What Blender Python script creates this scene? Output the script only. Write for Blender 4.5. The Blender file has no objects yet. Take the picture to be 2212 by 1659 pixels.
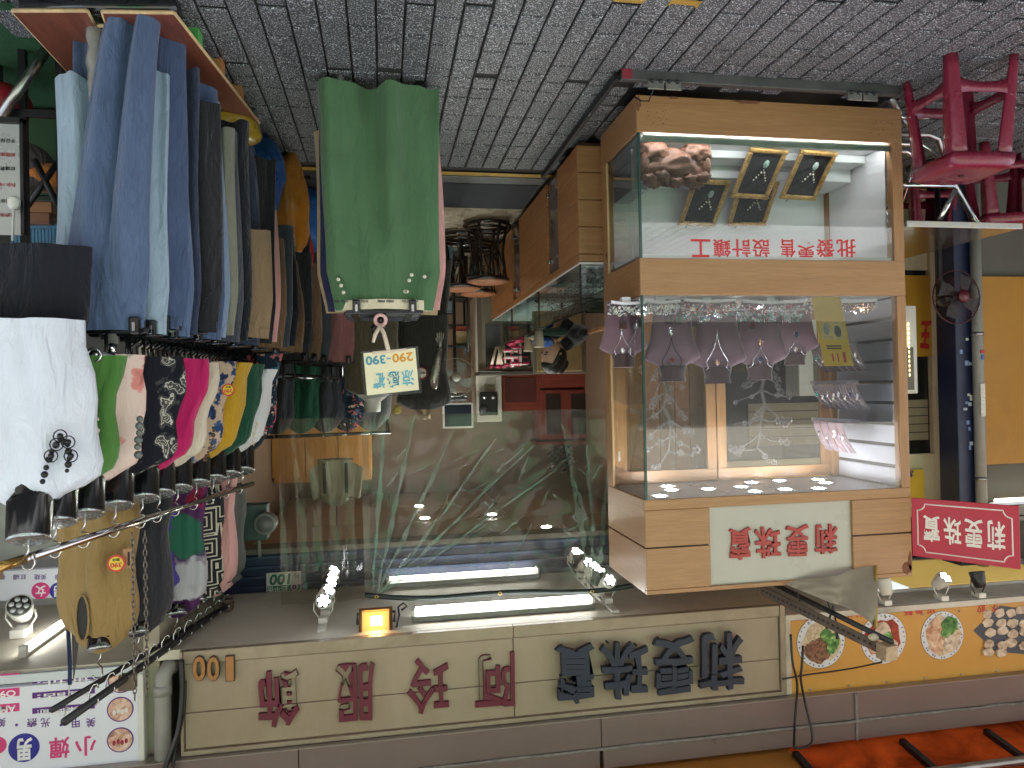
import bpy, math, random
from mathutils import Vector, Matrix, noise
RAD = math.radians
sc = bpy.context.scene
COL = sc.collection
random.seed(7)

# ------------------------------------------------------------------ camera, sky, sun, exposure
CAMZ = 1.3
cam_d = bpy.data.cameras.new('camera'); cam = bpy.data.objects.new('camera', cam_d); COL.objects.link(cam)
cam_d.sensor_width = 36.0; cam_d.lens = 36.0 * 1565.0 / 2212.0
cam_d.clip_start = 0.05; cam_d.clip_end = 400.0
# the phone was held upside down: the camera is rolled by about half a turn
CR = (Matrix.Rotation(RAD(10.083), 3, 'Z') @ Matrix.Rotation(RAD(90 - 0.469), 3, 'X') @ Matrix.Rotation(RAD(178.855), 3, 'Z'))
cam.matrix_world = Matrix.Translation((0, 0, CAMZ)) @ CR.to_4x4()
sc.camera = cam
w = bpy.data.worlds.new('World'); sc.world = w; w.use_nodes = True
wn = w.node_tree; sky = wn.nodes.new('ShaderNodeTexSky'); sky.sky_type = 'NISHITA'; sky.sun_disc = False
SUN_EL, SUN_AZ = 76.0, 20.0      # high sun, a little behind the shop
sky.sun_elevation = RAD(SUN_EL); sky.sun_rotation = RAD(SUN_AZ)
bg = wn.nodes['Background']; bg.inputs['Strength'].default_value = 0.055
hz = wn.nodes.new('ShaderNodeHueSaturation'); hz.inputs['Saturation'].default_value = 0.45     # pale hazy city sky
wn.links.new(sky.outputs[0], hz.inputs['Color']); wn.links.new(hz.outputs[0], bg.inputs['Color'])
sun_d = bpy.data.lights.new('sun', 'SUN'); sun_d.energy = 5.0; sun_d.angle = RAD(0.6); sun_d.color = (1.0, 0.965, 0.925)
sun = bpy.data.objects.new('sun', sun_d); COL.objects.link(sun); sun.location = (0, 6, 12)
sdir = Vector((math.sin(RAD(SUN_AZ)) * math.cos(RAD(SUN_EL)), math.cos(RAD(SUN_AZ)) * math.cos(RAD(SUN_EL)), math.sin(RAD(SUN_EL))))
sun.rotation_euler = sdir.to_track_quat('Z', 'Y').to_euler()
vs_ = sc.view_settings; vs_.view_transform = 'Standard'; vs_.look = 'None'; vs_.gamma = 1.0; vs_.use_curve_mapping = False
vs_.exposure = 3.12
sc.render.engine = 'CYCLES'
cy = sc.cycles; cy.use_denoising = True; cy.max_bounces = 10; cy.diffuse_bounces = 4; cy.glossy_bounces = 5
cy.transparent_max_bounces = 24; cy.sample_clamp_indirect = 6.0; cy.caustics_reflective = False; cy.caustics_refractive = False

# ------------------------------------------------------------------ helpers
def ray(x, y):
    return CR @ Vector(((x - 1106.0) / 1565.0, -(y - 829.5) / 1565.0, -1.0))
def at(x, y, Y):                    # a point of the place seen at (x, y), at depth Y
    d = ray(x, y); return Vector((0, 0, CAMZ)) + d * (Y / d.y)
def atz(x, y, Z):
    d = ray(x, y); return Vector((0, 0, CAMZ)) + d * ((Z - CAMZ) / d.z)
def atx(x, y, X):
    d = ray(x, y); return Vector((0, 0, CAMZ)) + d * (X / d.x)
WL = {}
def tag(o, label=None, cat=None, group=None, kind=None):
    if label: o['label'] = label
    if cat: o['category'] = cat
    if group: o['group'] = group
    if kind: o['kind'] = kind
    return o
def thing(name, base, label, cat, group=None):
    o = bpy.data.objects.new(name, None); COL.objects.link(o); o.location = base; o.empty_display_size = 0.05
    WL[o.name] = Vector(base); return tag(o, label, cat, group)
def copy_tree(o, parent=None):
    c = o.copy(); COL.objects.link(c); c.parent = parent
    for ch in list(o.children): copy_tree(ch, c)
    return c
class MB:
    def __init__(s): s.v = []; s.f = []; s.mi = []; s.sm = []
    def add(s, vs, fs, m=0, sm=False):
        o = len(s.v); s.v += [tuple(p) for p in vs]
        for f in fs: s.f.append([i + o for i in f]); s.mi.append(m); s.sm.append(sm)
        return s
    def box(s, a, b, m=0):
        x0, x1 = sorted((a[0], b[0])); y0, y1 = sorted((a[1], b[1])); z0, z1 = sorted((a[2], b[2]))
        return s.add([(x0,y0,z0),(x1,y0,z0),(x1,y1,z0),(x0,y1,z0),(x0,y0,z1),(x1,y0,z1),(x1,y1,z1),(x0,y1,z1)],
            [(3,2,1,0),(4,5,6,7),(0,1,5,4),(1,2,6,5),(2,3,7,6),(3,0,4,7)], m)
    def obox(s, c, u, v, w_, m=0):     # centre and three half-vectors
        c, u, v, w_ = Vector(c), Vector(u), Vector(v), Vector(w_)
        P = [c + u*a + v*b + w_*d for d in (-1, 1) for a, b in ((-1,-1),(1,-1),(1,1),(-1,1))]
        return s.add(P, [(3,2,1,0),(4,5,6,7),(0,1,5,4),(1,2,6,5),(2,3,7,6),(3,0,4,7)], m)
    def tube(s, pts, r, n=8, closed=False, m=0):
        pts = [Vector(p) for p in pts]; k = len(pts); rs = r if isinstance(r, (list, tuple)) else [r] * k
        vs, fs = [], []
        up = None
        for i, p in enumerate(pts):
            a = pts[(i - 1) % k] if (closed or i > 0) else p; b = pts[(i + 1) % k] if (closed or i < k - 1) else p
            t = (b - a); t = t.normalized() if t.length > 1e-9 else Vector((0, 0, 1))
            if up is None:
                up = Vector((0, 0, 1)) if abs(t.z) < 0.9 else Vector((1, 0, 0))
            x = t.cross(up)
            if x.length < 1e-6: x = t.orthogonal()
            x.normalize(); y = x.cross(t).normalized(); up = y
            for j in range(n):
                an = 2 * math.pi * j / n; vs.append(p + (x * math.cos(an) + y * math.sin(an)) * rs[i])
        for i in range(k if closed else k - 1):
            for j in range(n):
                a0, b0 = i * n, ((i + 1) % k) * n; j2 = (j + 1) % n
                fs.append((a0 + j, a0 + j2, b0 + j2, b0 + j))
        if not closed:
            fs.append(tuple(reversed(range(n)))); fs.append(tuple(range((k - 1) * n, k * n)))
        return s.add(vs, fs, m, True)
    def loft(s, rings, cap0=False, cap1=False, m=0, close=True):
        n = len(rings[0]); vs = [p for r in rings for p in r]; fs = []
        for i in range(len(rings) - 1):
            for j in range(n if close else n - 1):
                j2 = (j + 1) % n; fs.append((i*n + j, i*n + j2, (i+1)*n + j2, (i+1)*n + j))
        if cap0: fs.append(tuple(reversed(range(n))))
        if cap1: fs.append(tuple(range((len(rings)-1)*n, len(rings)*n)))
        return s.add(vs, fs, m, True)
    def lathe(s, prof, c, n=24, ax='z', m=0, cap=True):
        c = Vector(c); rings = []
        for r, h in prof:
            R_ = []
            for j in range(n):
                a = 2 * math.pi * j / n; x, y = r * math.cos(a), r * math.sin(a)
                R_.append(c + (Vector((x, y, h)) if ax == 'z' else Vector((x, h, y)) if ax == 'y' else Vector((h, x, y))))
            rings.append(R_)
        return s.loft(rings, cap, cap, m)
    def ball(s, c, r, nu=12, nv=8, m=0, fn=None):
        r = Vector((r, r, r)) if not hasattr(r, '__len__') else Vector(r); c = Vector(c); rings = []
        for i in range(nv + 1):
            t = math.pi * min(max(i / nv, 0.02), 0.98); R_ = []
            for j in range(nu):
                a = 2 * math.pi * j / nu; d = Vector((math.sin(t) * math.cos(a), math.sin(t) * math.sin(a), math.cos(t)))
                k = fn(d) if fn else 1.0
                R_.append(c + Vector((d.x * r.x, d.y * r.y, d.z * r.z)) * k)
            rings.append(R_)
        return s.loft(rings, True, True, m)
    def octa(s, c, r, m=0):
        c = Vector(c); P = [c + Vector(d) * r for d in ((1,0,0),(0,1,0),(-1,0,0),(0,-1,0),(0,0,1),(0,0,-1))]
        return s.add(P, [(0,1,4),(1,2,4),(2,3,4),(3,0,4),(1,0,5),(2,1,5),(3,2,5),(0,3,5)], m)
    def prism(s, poly, o, u, v, w_, m=0, sm=False):   # 2D outline (a, b) -> o + u a + v b, thick along w
        o, u, v, w_ = Vector(o), Vector(u), Vector(v), Vector(w_); n = len(poly)
        P = [o + u*a + v*b for a, b in poly] + [o + u*a + v*b + w_ for a, b in poly]
        fs = [tuple(range(n)), tuple(reversed(range(n, 2*n)))] + [(i, i + n, (i+1) % n + n, (i+1) % n) for i in range(n)]
        return s.add(P, fs, m, sm)
    def grid(s, fn, nu, nv, m=0):
        vs = [fn(i / nu, j / nv) for j in range(nv + 1) for i in range(nu + 1)]
        fs = [(j*(nu+1)+i, j*(nu+1)+i+1, (j+1)*(nu+1)+i+1, (j+1)*(nu+1)+i) for j in range(nv) for i in range(nu)]
        return s.add(vs, fs, m, True)
    def build(s, name, mat, parent=None, base=None, bev=0, seg=2):
        org = Vector(base) if base is not None else (WL[parent.name] if parent else Vector((0, 0, 0)))
        me = bpy.data.meshes.new(name); me.from_pydata([tuple(Vector(p) - org) for p in s.v], [], s.f)
        for q in (mat if isinstance(mat, (list, tuple)) else [mat]): me.materials.append(q)
        me.polygons.foreach_set('material_index', s.mi); me.polygons.foreach_set('use_smooth', s.sm); me.update()
        o = bpy.data.objects.new(name, me); COL.objects.link(o)
        if parent:
            o.parent = parent; o.location = org - WL[parent.name]
        else: o.location = org
        WL[o.name] = org
        if bev:
            b = o.modifiers.new('edge', 'BEVEL'); b.width = bev; b.segments = seg; b.limit_method = 'ANGLE'; b.angle_limit = RAD(40)
        return o
def bx(name, a, b, mat, parent=None, bev=0.002, **k):
    return MB().box(a, b).build(name, mat, parent, bev=bev, **k)
def struct(o, label=None):
    return tag(o, label, None, None, 'structure')
def glyphs(txt, offset=0.0, shear=0.0, extrude=0.0, res=3):
    cu = bpy.data.curves.new('t', 'FONT'); cu.body = txt; cu.size = 1.0; cu.offset = offset; cu.shear = shear; cu.extrude = extrude
    cu.resolution_u = res; cu.fill_mode = 'BOTH' if extrude else 'FRONT'
    o = bpy.data.objects.new('t', cu); me = bpy.data.meshes.new_from_object(o)
    vs = [v.co.copy() for v in me.vertices]; fs = [tuple(p.vertices) for p in me.polygons]
    bpy.data.objects.remove(o); bpy.data.curves.remove(cu); bpy.data.meshes.remove(me)
    return vs, fs
def letter(txt, o, u, v, w_, mat, parent, offset=0.0, shear=0.0, name='lettering', wob=0.0, keep=False):
    """text fitted into the parallelogram o + u a + v b (a, b in 0..1), standing proud by w_"""
    vs, fs = glyphs(txt, offset, shear, 0.5)
    x0 = min(p.x for p in vs); x1 = max(p.x for p in vs); y0 = min(p.y for p in vs); y1 = max(p.y for p in vs)
    o, u, v, w_ = Vector(o), Vector(u), Vector(v), Vector(w_); P = []
    if keep:
        s_ = v.length / (y1 - y0); wid = (x1 - x0) * s_; u = u.normalized() * wid
    for p in vs:
        a, b = (p.x - x0) / (x1 - x0), (p.y - y0) / (y1 - y0)
        if wob:
            n_ = noise.noise_vector(Vector((a * 3, b * 3, len(WL) * 1.7))); a += n_.x * wob; b += n_.y * wob
        P.append(o + u * a + v * b + w_ * (p.z + 0.5))
    m = MB(); m.add(P, fs); return m.build(name, mat, parent)
def put_text(txt, x0, x1, y0, y1, Y, mat, parent, depth=0.004, **k):
    """flat text on a wall at depth Y; (x0..x1, y0..y1) its box as measured on the photograph, which stands on its head"""
    a = at(x1, y0, Y); r = at(x0, y0, Y); t = at(x1, y1, Y)
    return letter(txt, a, Vector((r.x - a.x, 0, 0)), Vector((0, 0, t.z - a.z)), (0, -depth, 0), mat, parent, **k)

# ------------------------------------------------------------------ materials
def c(r, g, b):
    f = lambda v: (v / 255 / 12.92) if v <= 10 else ((v / 255 + 0.055) / 1.055) ** 2.4
    return (f(r), f(g), f(b), 1.0)
def nd(nt, t, ins=None, **k):
    n = nt.nodes.new(t)
    for a, b in k.items(): setattr(n, a, b)
    for a, b in (ins or {}).items(): n.inputs[a].default_value = b
    return n
def coords(nt, scale=(1, 1, 1), rot=(0, 0, 0)):
    t = nd(nt, 'ShaderNodeTexCoord'); mp = nd(nt, 'ShaderNodeMapping'); mp.inputs['Scale'].default_value = scale; mp.inputs['Rotation'].default_value = rot
    nt.links.new(t.outputs['Object'], mp.inputs['Vector']); return mp.outputs[0]
def ramp(nt, fac, stops, const=False):
    r = nd(nt, 'ShaderNodeValToRGB'); cr = r.color_ramp
    if const: cr.interpolation = 'CONSTANT'
    while len(cr.elements) > 2: cr.elements.remove(cr.elements[-1])
    for i, (p, q) in enumerate(stops):
        e = cr.elements[i] if i < 2 else cr.elements.new(p)
        e.position = p; e.color = q
    nt.links.new(fac, r.inputs[0]); return r.outputs[0]
def mixc(nt, fac, a, b, mode='MIX'):
    m = nd(nt, 'ShaderNodeMix', data_type='RGBA', blend_type=mode)
    for sock, v in ((m.inputs[0], fac), (m.inputs[6], a), (m.inputs[7], b)):
        if hasattr(v, 'default_value') or hasattr(v, 'is_linked'): nt.links.new(v, sock)
        else: sock.default_value = v
    return m.outputs[2]
def newmat(name):
    m = bpy.data.materials.new(name); m.use_nodes = True; return m, m.node_tree, m.node_tree.nodes['Principled BSDF']
def addbump(nt, b, fac, strength, dist=0.01):
    n = nd(nt, 'ShaderNodeBump', {'Strength': strength, 'Distance': dist}); nt.links.new(fac, n.inputs['Height']); nt.links.new(n.outputs[0], b.inputs['Normal'])
def M(name, col, rough=0.5, metal=0.0, var=0.12, vs=6.0, bump=0.0, bs=60.0, scale=(1, 1, 1), spec=0.5, coat=0.0, sheen=0.0, dirt=0.0, dcol=(0.03, 0.025, 0.02, 1), ds=2.5):
    m, nt, b = newmat(name); v = coords(nt, scale)
    n = nd(nt, 'ShaderNodeTexNoise', {'Scale': vs, 'Detail': 6.0, 'Roughness': 0.6}); nt.links.new(v, n.inputs[0])
    lo = tuple(x * (1 - var) for x in col[:3]) + (1,); hi = tuple(min(1, x * (1 + var)) for x in col[:3]) + (1,)
    out = ramp(nt, n.outputs[0], [(0.3, lo), (0.7, hi)])
    if dirt:
        n3 = nd(nt, 'ShaderNodeTexNoise', {'Scale': ds, 'Detail': 8.0, 'Roughness': 0.7, 'Distortion': 0.6}); nt.links.new(v, n3.inputs[0])
        f = ramp(nt, n3.outputs[0], [(0.48, (0, 0, 0, 1)), (0.75, (dirt, dirt, dirt, 1))]); out = mixc(nt, f, out, dcol)
    nt.links.new(out, b.inputs['Base Color'])
    rr = ramp(nt, n.outputs[0], [(0.25, (max(0, rough - 0.08),) * 3 + (1,)), (0.75, (min(1, rough + 0.08),) * 3 + (1,))]); nt.links.new(rr, b.inputs['Roughness'])
    b.inputs['Metallic'].default_value = metal; b.inputs['Specular IOR Level'].default_value = spec
    b.inputs['Coat Weight'].default_value = coat; b.inputs['Coat Roughness'].default_value = 0.15; b.inputs['Sheen Weight'].default_value = sheen
    if bump:
        n2 = nd(nt, 'ShaderNodeTexNoise', {'Scale': bs, 'Detail': 4.0}); nt.links.new(v, n2.inputs[0]); addbump(nt, b, n2.outputs[0], bump)
    return m
def wood(name, c1, c2, ax='x', rough=0.42, sc_=1.0, coat=0.15):
    m, nt, b = newmat(name)
    s = {'x': (1.2, 14, 26), 'y': (14, 1.2, 26), 'z': (14, 26, 1.2)}[ax]; v = coords(nt, tuple(q * sc_ for q in s))
    n = nd(nt, 'ShaderNodeTexNoise', {'Scale': 1.6, 'Detail': 8.0, 'Roughness': 0.62, 'Distortion': 1.1}); nt.links.new(v, n.inputs[0])
    n2 = nd(nt, 'ShaderNodeTexNoise', {'Scale': 9.0, 'Detail': 3.0}); nt.links.new(v, n2.inputs[0])
    a = ramp(nt, n.outputs[0], [(0.3, c1), (0.7, c2)]); d = ramp(nt, n2.outputs[0], [(0.35, (0.72, 0.72, 0.72, 1)), (0.6, (1, 1, 1, 1))])
    nt.links.new(mixc(nt, 0.55, a, d, 'MULTIPLY'), b.inputs['Base Color']); b.inputs['Roughness'].default_value = rough
    b.inputs['Coat Weight'].default_value = coat; b.inputs['Coat Roughness'].default_value = 0.25
    addbump(nt, b, n2.outputs[0], 0.08, 0.004); return m
def emit(name, col, s):
    m, nt, b = newmat(name); b.inputs['Base Color'].default_value = col; b.inputs['Emission Color'].default_value = col; b.inputs['Emission Strength'].default_value = s; return m
def glass(name, tint=(0.965, 0.975, 0.97, 1), ior=1.5, rough=0.0, haze=0.0, bump=0.0, bs=5.0, hcol=(0.7, 0.75, 0.72, 1), gl=(1, 1, 1, 1)):
    m, nt, b = newmat(name); nt.nodes.remove(b); out = nt.nodes['Material Output']
    tr = nd(nt, 'ShaderNodeBsdfTransparent'); tr.inputs[0].default_value = tint
    g = nd(nt, 'ShaderNodeBsdfGlossy', {'Roughness': rough}); g.inputs[0].default_value = gl
    fr = nd(nt, 'ShaderNodeFresnel', {'IOR': ior}); mx = nd(nt, 'ShaderNodeMixShader')
    nt.links.new(fr.outputs[0], mx.inputs[0]); nt.links.new(tr.outputs[0], mx.inputs[1]); nt.links.new(g.outputs[0], mx.inputs[2])
    last = mx
    if haze:
        d = nd(nt, 'ShaderNodeBsdfDiffuse'); d.inputs[0].default_value = hcol; m2 = nd(nt, 'ShaderNodeMixShader'); m2.inputs[0].default_value = haze
        nt.links.new(mx.outputs[0], m2.inputs[1]); nt.links.new(d.outputs[0], m2.inputs[2]); last = m2
    if bump:
        v = coords(nt, (1, 1, 0.22), (0, RAD(14), 0)); n = nd(nt, 'ShaderNodeTexNoise', {'Scale': bs, 'Detail': 3.0, 'Distortion': 0.3}); nt.links.new(v, n.inputs[0])
        bm = nd(nt, 'ShaderNodeBump', {'Strength': bump, 'Distance': 0.03}); nt.links.new(n.outputs[0], bm.inputs['Height'])
        nt.links.new(bm.outputs[0], g.inputs['Normal']); nt.links.new(bm.outputs[0], fr.inputs['Normal'])
    nt.links.new(last.outputs[0], out.inputs[0]); return m
def cloth(name, col, var=0.08, weave=900.0, rough=0.9, streak=0.0):
    m, nt, b = newmat(name); v = coords(nt)
    n = nd(nt, 'ShaderNodeTexNoise', {'Scale': 5.0, 'Detail': 5.0}); nt.links.new(v, n.inputs[0])
    out = ramp(nt, n.outputs[0], [(0.3, tuple(x * (1 - var) for x in col[:3]) + (1,)), (0.7, tuple(min(1, x * (1 + var)) for x in col[:3]) + (1,))])
    if streak:
        v2 = coords(nt, (260, 260, 14)); n2 = nd(nt, 'ShaderNodeTexNoise', {'Scale': 1.0, 'Detail': 3.0}); nt.links.new(v2, n2.inputs[0])
        out = mixc(nt, streak, out, ramp(nt, n2.outputs[0], [(0.35, (0.6, 0.6, 0.62, 1)), (0.65, (1, 1, 1, 1))]), 'MULTIPLY')
        v3 = coords(nt, (9, 9, 1.2)); n3 = nd(nt, 'ShaderNodeTexNoise', {'Scale': 1.0, 'Detail': 2.0}); nt.links.new(v3, n3.inputs[0])
        out = mixc(nt, 0.5, out, ramp(nt, n3.outputs[0], [(0.35, (0.68, 0.69, 0.72, 1)), (0.65, (1, 1, 1, 1))]), 'MULTIPLY')
    nt.links.new(out, b.inputs['Base Color']); b.inputs['Roughness'].default_value = rough; b.inputs['Sheen Weight'].default_value = 0.25; b.inputs['Specular IOR Level'].default_value = 0.2
    v5 = coords(nt, (15, 15, 5)); n4 = nd(nt, 'ShaderNodeTexNoise', {'Scale': 1.0, 'Detail': 6.0, 'Roughness': 0.55, 'Distortion': 0.8}); nt.links.new(v5, n4.inputs[0]); addbump(nt, b, n4.outputs[0], 0.85, 0.035); return m
def floral(name, ground, petals, scale=9.0, size=0.42, line=False, rough=0.85):
    m, nt, b = newmat(name); v0 = coords(nt)
    nz = nd(nt, 'ShaderNodeTexNoise', {'Scale': scale * 1.3, 'Detail': 3.0}); nt.links.new(v0, nz.inputs[0])
    ad = nd(nt, 'ShaderNodeMix', data_type='RGBA', blend_type='LINEAR_LIGHT'); ad.inputs[0].default_value = 0.09
    nt.links.new(v0, ad.inputs[6]); nt.links.new(nz.outputs[1], ad.inputs[7])
    vo = nd(nt, 'ShaderNodeTexVoronoi', {'Scale': scale}); nt.links.new(ad.outputs[2], vo.inputs[0])
    f = ramp(nt, vo.outputs[0], [(size * 0.8, (1, 1, 1, 1)), (size, (0, 0, 0, 1))])
    if line:
        ws = nd(nt, 'ShaderNodeMath', operation='SINE'); mu = nd(nt, 'ShaderNodeMath', {1: 46.0}, operation='MULTIPLY'); nt.links.new(vo.outputs[0], mu.inputs[0]); nt.links.new(mu.outputs[0], ws.inputs[0])
        f = mixc(nt, 1.0, f, ramp(nt, ws.outputs[0], [(0.25, (0.12, 0.12, 0.12, 1)), (0.6, (1, 1, 1, 1))]), 'MULTIPLY')
    sep = nd(nt, 'ShaderNodeSeparateColor'); nt.links.new(vo.outputs['Color'], sep.inputs[0])
    pc = ramp(nt, sep.outputs[0], [(i / len(petals), p) for i, p in enumerate(petals)], True)
    inner = ramp(nt, vo.outputs[0], [(0.08, (0.5, 0.5, 0.45, 1)), (0.25, (1, 1, 1, 1))])
    pc = mixc(nt, 0.7, pc, inner, 'MULTIPLY')
    nt.links.new(mixc(nt, f, ground, pc), b.inputs['Base Color']); b.inputs['Roughness'].default_value = rough; b.inputs['Specular IOR Level'].default_value = 0.25
    v5 = coords(nt, (15, 15, 5)); n4 = nd(nt, 'ShaderNodeTexNoise', {'Scale': 1.0, 'Detail': 6.0, 'Distortion': 0.8}); nt.links.new(v5, n4.inputs[0]); addbump(nt, b, n4.outputs[0], 0.6, 0.03); return m
def multi(name, stops, scale=12.0, detail=5.0, rough=0.6, dist=1.0, bump=0.0, const=False):
    m, nt, b = newmat(name); v = coords(nt); n = nd(nt, 'ShaderNodeTexNoise', {'Scale': scale, 'Detail': detail, 'Distortion': dist}); nt.links.new(v, n.inputs[0])
    nt.links.new(ramp(nt, n.outputs[0], stops, const), b.inputs['Base Color']); b.inputs['Roughness'].default_value = rough
    if bump: addbump(nt, b, n.outputs[0], bump, 0.01)
    return m
WH = (1, 1, 1, 1)
wood_h = wood('case_wood', c(160, 118, 76), c(174, 132, 88), 'x')
wood_d = wood('case_wood_side', c(154, 112, 72), c(168, 126, 84), 'y')
wood_v = wood('case_wood_upright', c(158, 116, 75), c(172, 130, 87), 'z')
wood_c = wood('counter_wood', c(176, 116, 66), c(196, 136, 82), 'y')
steel = M('brushed_steel', c(170, 170, 168), 0.32, 1.0, 0.15, 20, dirt=0.3)
chrome = M('chrome', c(205, 205, 205), 0.12, 1.0, 0.05, 8)
dark_steel = M('dark_steel', c(62, 62, 64), 0.5, 0.6, 0.25, 12, 0.1, dirt=0.4)
black_pl = M('black_plastic', c(28, 28, 30), 0.35, 0, 0.2)
black_gl = M('glossy_black_plastic', c(22, 24, 26), 0.16, 0, 0.15, coat=0.4)
white_pl = M('white_plastic', c(222, 220, 214), 0.4, 0, 0.05, dirt=0.15)
cream_pl = M('cream_plastic', c(226, 208, 186), 0.4, 0, 0.06)
rubber = M('black_rubber', c(24, 24, 25), 0.7, 0, 0.2)
paper = M('paper', c(238, 234, 220), 0.7, 0, 0.03)
ink = M('black_ink', c(30, 28, 30), 0.6, 0, 0.1)
pane = glass('case_glass', ior=1.9)
led = emit('led_white', (0.92, 0.96, 1.0, 1), 3.0); led_c = emit('led_case', (0.95, 0.96, 1.0, 1), 20.0)
tube_l = emit('fluorescent_glow', (0.98, 1.0, 0.96, 1), 2.2)
# ------------------------------------------------------------------ the ground
def paver_mat():
    m, nt, b = newmat('granite_paver'); t = nd(nt, 'ShaderNodeTexCoord'); g = nd(nt, 'ShaderNodeNewGeometry')
    oi = nd(nt, 'ShaderNodeObjectInfo')
    n1 = nd(nt, 'ShaderNodeTexNoise', {'Scale': 190.0, 'Detail': 2.0, 'Roughness': 0.6}); nt.links.new(g.outputs['Position'], n1.inputs[0])
    n2 = nd(nt, 'ShaderNodeTexNoise', {'Scale': 2.2, 'Detail': 6.0, 'Roughness': 0.7}); nt.links.new(g.outputs['Position'], n2.inputs[0])
    vo = nd(nt, 'ShaderNodeTexVoronoi', {'Scale': 4.9}); nt.links.new(g.outputs['Position'], vo.inputs[0])
    sep = nd(nt, 'ShaderNodeSeparateColor'); nt.links.new(vo.outputs['Color'], sep.inputs[0])
    base = ramp(nt, n2.outputs[0], [(0.3, c(56, 57, 59)), (0.7, c(78, 79, 81))])
    base = mixc(nt, ramp(nt, sep.outputs[0], [(0.72, (0, 0, 0, 1)), (0.95, (0.22, 0.22, 0.22, 1))]), base, c(88, 84, 84))
    sp = ramp(nt, n1.outputs[0], [(0.555, (0, 0, 0, 1)), (0.62, WH)])
    nt.links.new(mixc(nt, sp, base, c(208, 211, 214)), b.inputs['Base Color'])
    nt.links.new(ramp(nt, n2.outputs[0], [(0.3, (0.42,) * 3 + (1,)), (0.7, (0.58,) * 3 + (1,))]), b.inputs['Roughness'])
    addbump(nt, b, n1.outputs[0], 0.35, 0.002); return m
paver_m = paver_mat()
joint_m = M('paving_joint', c(54, 53, 52), 0.9, 0, 0.35, 30, 0.3, 200, dirt=0.35, dcol=c(120, 114, 104))
pav = struct(MB().add([(-60, -60, -0.007), (60, -60, -0.007), (60, 60, -0.007), (-60, 60, -0.007)], [(0, 1, 2, 3)]).build('pavement', joint_m), 'grey speckled granite paving with dark joints')
def paver_mesh(wx, wy):
    e = 0.004; t = 0.0
    vs = [(-wx, -wy, -0.008), (wx, -wy, -0.008), (wx, wy, -0.008), (-wx, wy, -0.008), (-wx, -wy, t - 0.003), (wx, -wy, t - 0.003), (wx, wy, t - 0.003), (-wx, wy, t - 0.003),
          (-wx + e, -wy + e, t), (wx - e, -wy + e, t), (wx - e, wy - e, t), (-wx + e, wy - e, t)]
    fs = [(0, 1, 5, 4), (1, 2, 6, 5), (2, 3, 7, 6), (3, 0, 4, 7), (4, 5, 9, 8), (5, 6, 10, 9), (6, 7, 11, 10), (7, 4, 8, 11), (8, 9, 10, 11)]
    return vs, fs
tiles = []
cw = 0.098
for i in range(-48, 27):
    x = i * cw + 0.05
    y = -3.0 + (0.1 if i % 2 else 0.0) + (hash((i * 37) % 11) % 5) * 0.012
    while y < 4.16:
        if y < 2.97 <= y + 0.2:
            if 2.97 - y > 0.05: tiles.append((x, (y + 2.97) / 2, (2.97 - y) / 2))
            for k in range(2): tiles.append((x, 3.02 + 0.1 * k, 0.05))
            y = 3.17; continue
        e = min(0.2, 4.25 - y); tiles.append((x, y + e / 2, e / 2)); y += e
CRI = CR.inverted()
def seen(p):
    v = CRI @ (Vector(p) - Vector((0, 0, CAMZ)))
    if v.z > -0.1: return None
    return 1106 + 1565 * v.x / -v.z, 829.5 - 1565 * v.y / -v.z, -v.z
vis, rest = [], []
for t in tiles:
    s = seen((t[0], t[1], 0)); ok = s and -20 < s[0] < 2232 and -15 < s[1] < 500 and not (s[0] < 380 and s[1] > 60) and not (s[0] > 1340 and t[1] > 2.9)
    (vis if ok else rest).append(((s[2] if s else 99), t))
vis.sort(); rest += vis[300:]; vis = vis[:300]
pm = {}
for d_, (x, y, h) in vis:
    key = round(h, 3)
    if key not in pm:
        vs, fs = paver_mesh(cw / 2 - 0.0042, h - 0.0045); pm[key] = bpy.data.meshes.new('paver'); pm[key].from_pydata(vs, [], fs); pm[key].materials.append(paver_m)
    o = bpy.data.objects.new('paver', pm[key]); COL.objects.link(o); o.parent = pav; o.location = (x, y, 0.007 + random.uniform(-0.0015, 0.0012))
    o.rotation_euler = (random.uniform(-1, 1) * 0.006, random.uniform(-1, 1) * 0.008, random.uniform(-1, 1) * 0.008)
mb = MB()
for d_, (x, y, h) in rest:
    vs, fs = paver_mesh(cw / 2 - 0.0042, h - 0.0045); z = random.uniform(-0.0015, 0.0012); a = random.uniform(-0.008, 0.008)
    mb.add([(x + p[0], y + p[1], p[2] + z + p[0] * a) for p in vs], fs)
tag(mb.build('pavers', paver_m, pav), None, None, None, 'stuff')
yel_paint = M('yellow_paint', c(186, 146, 50), 0.6, 0, 0.15, 10, dirt=0.5, dcol=c(70, 62, 50), ds=14)
struct(MB().add([(-4.8, 4.262, 0.004), (1.6, 4.262, 0.004), (1.6, 4.325, 0.004), (-4.8, 4.325, 0.004)], [(0, 1, 2, 3)]).build('painted_line', yel_paint), 'yellow line painted along the shop fronts')
a = atz(1400, 2, 0)
struct(MB().add([(a.x - 0.25, a.y - 0.03, 0.0045), (a.x + 0.12, a.y - 0.03, 0.0045), (a.x + 0.12, a.y + 0.012, 0.0045), (a.x - 0.25, a.y + 0.012, 0.0045)], [(0, 1, 2, 3)]).build('paint_mark', yel_paint), 'short yellow paint mark on the paving')
struct(bx('threshold_strip', (-4.8, 4.33, -0.005), (1.6, 4.46, 0.012), M('threshold_metal', c(112, 112, 110), 0.45, 0.7, 0.2, 20, dirt=0.4), bev=0.003), 'grey metal threshold strip at the shop opening')
tl_m = M('beige_floor_tile', c(178, 164, 142), 0.28, 0, 0.08, 5, dirt=0.25, dcol=c(120, 106, 88))
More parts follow.
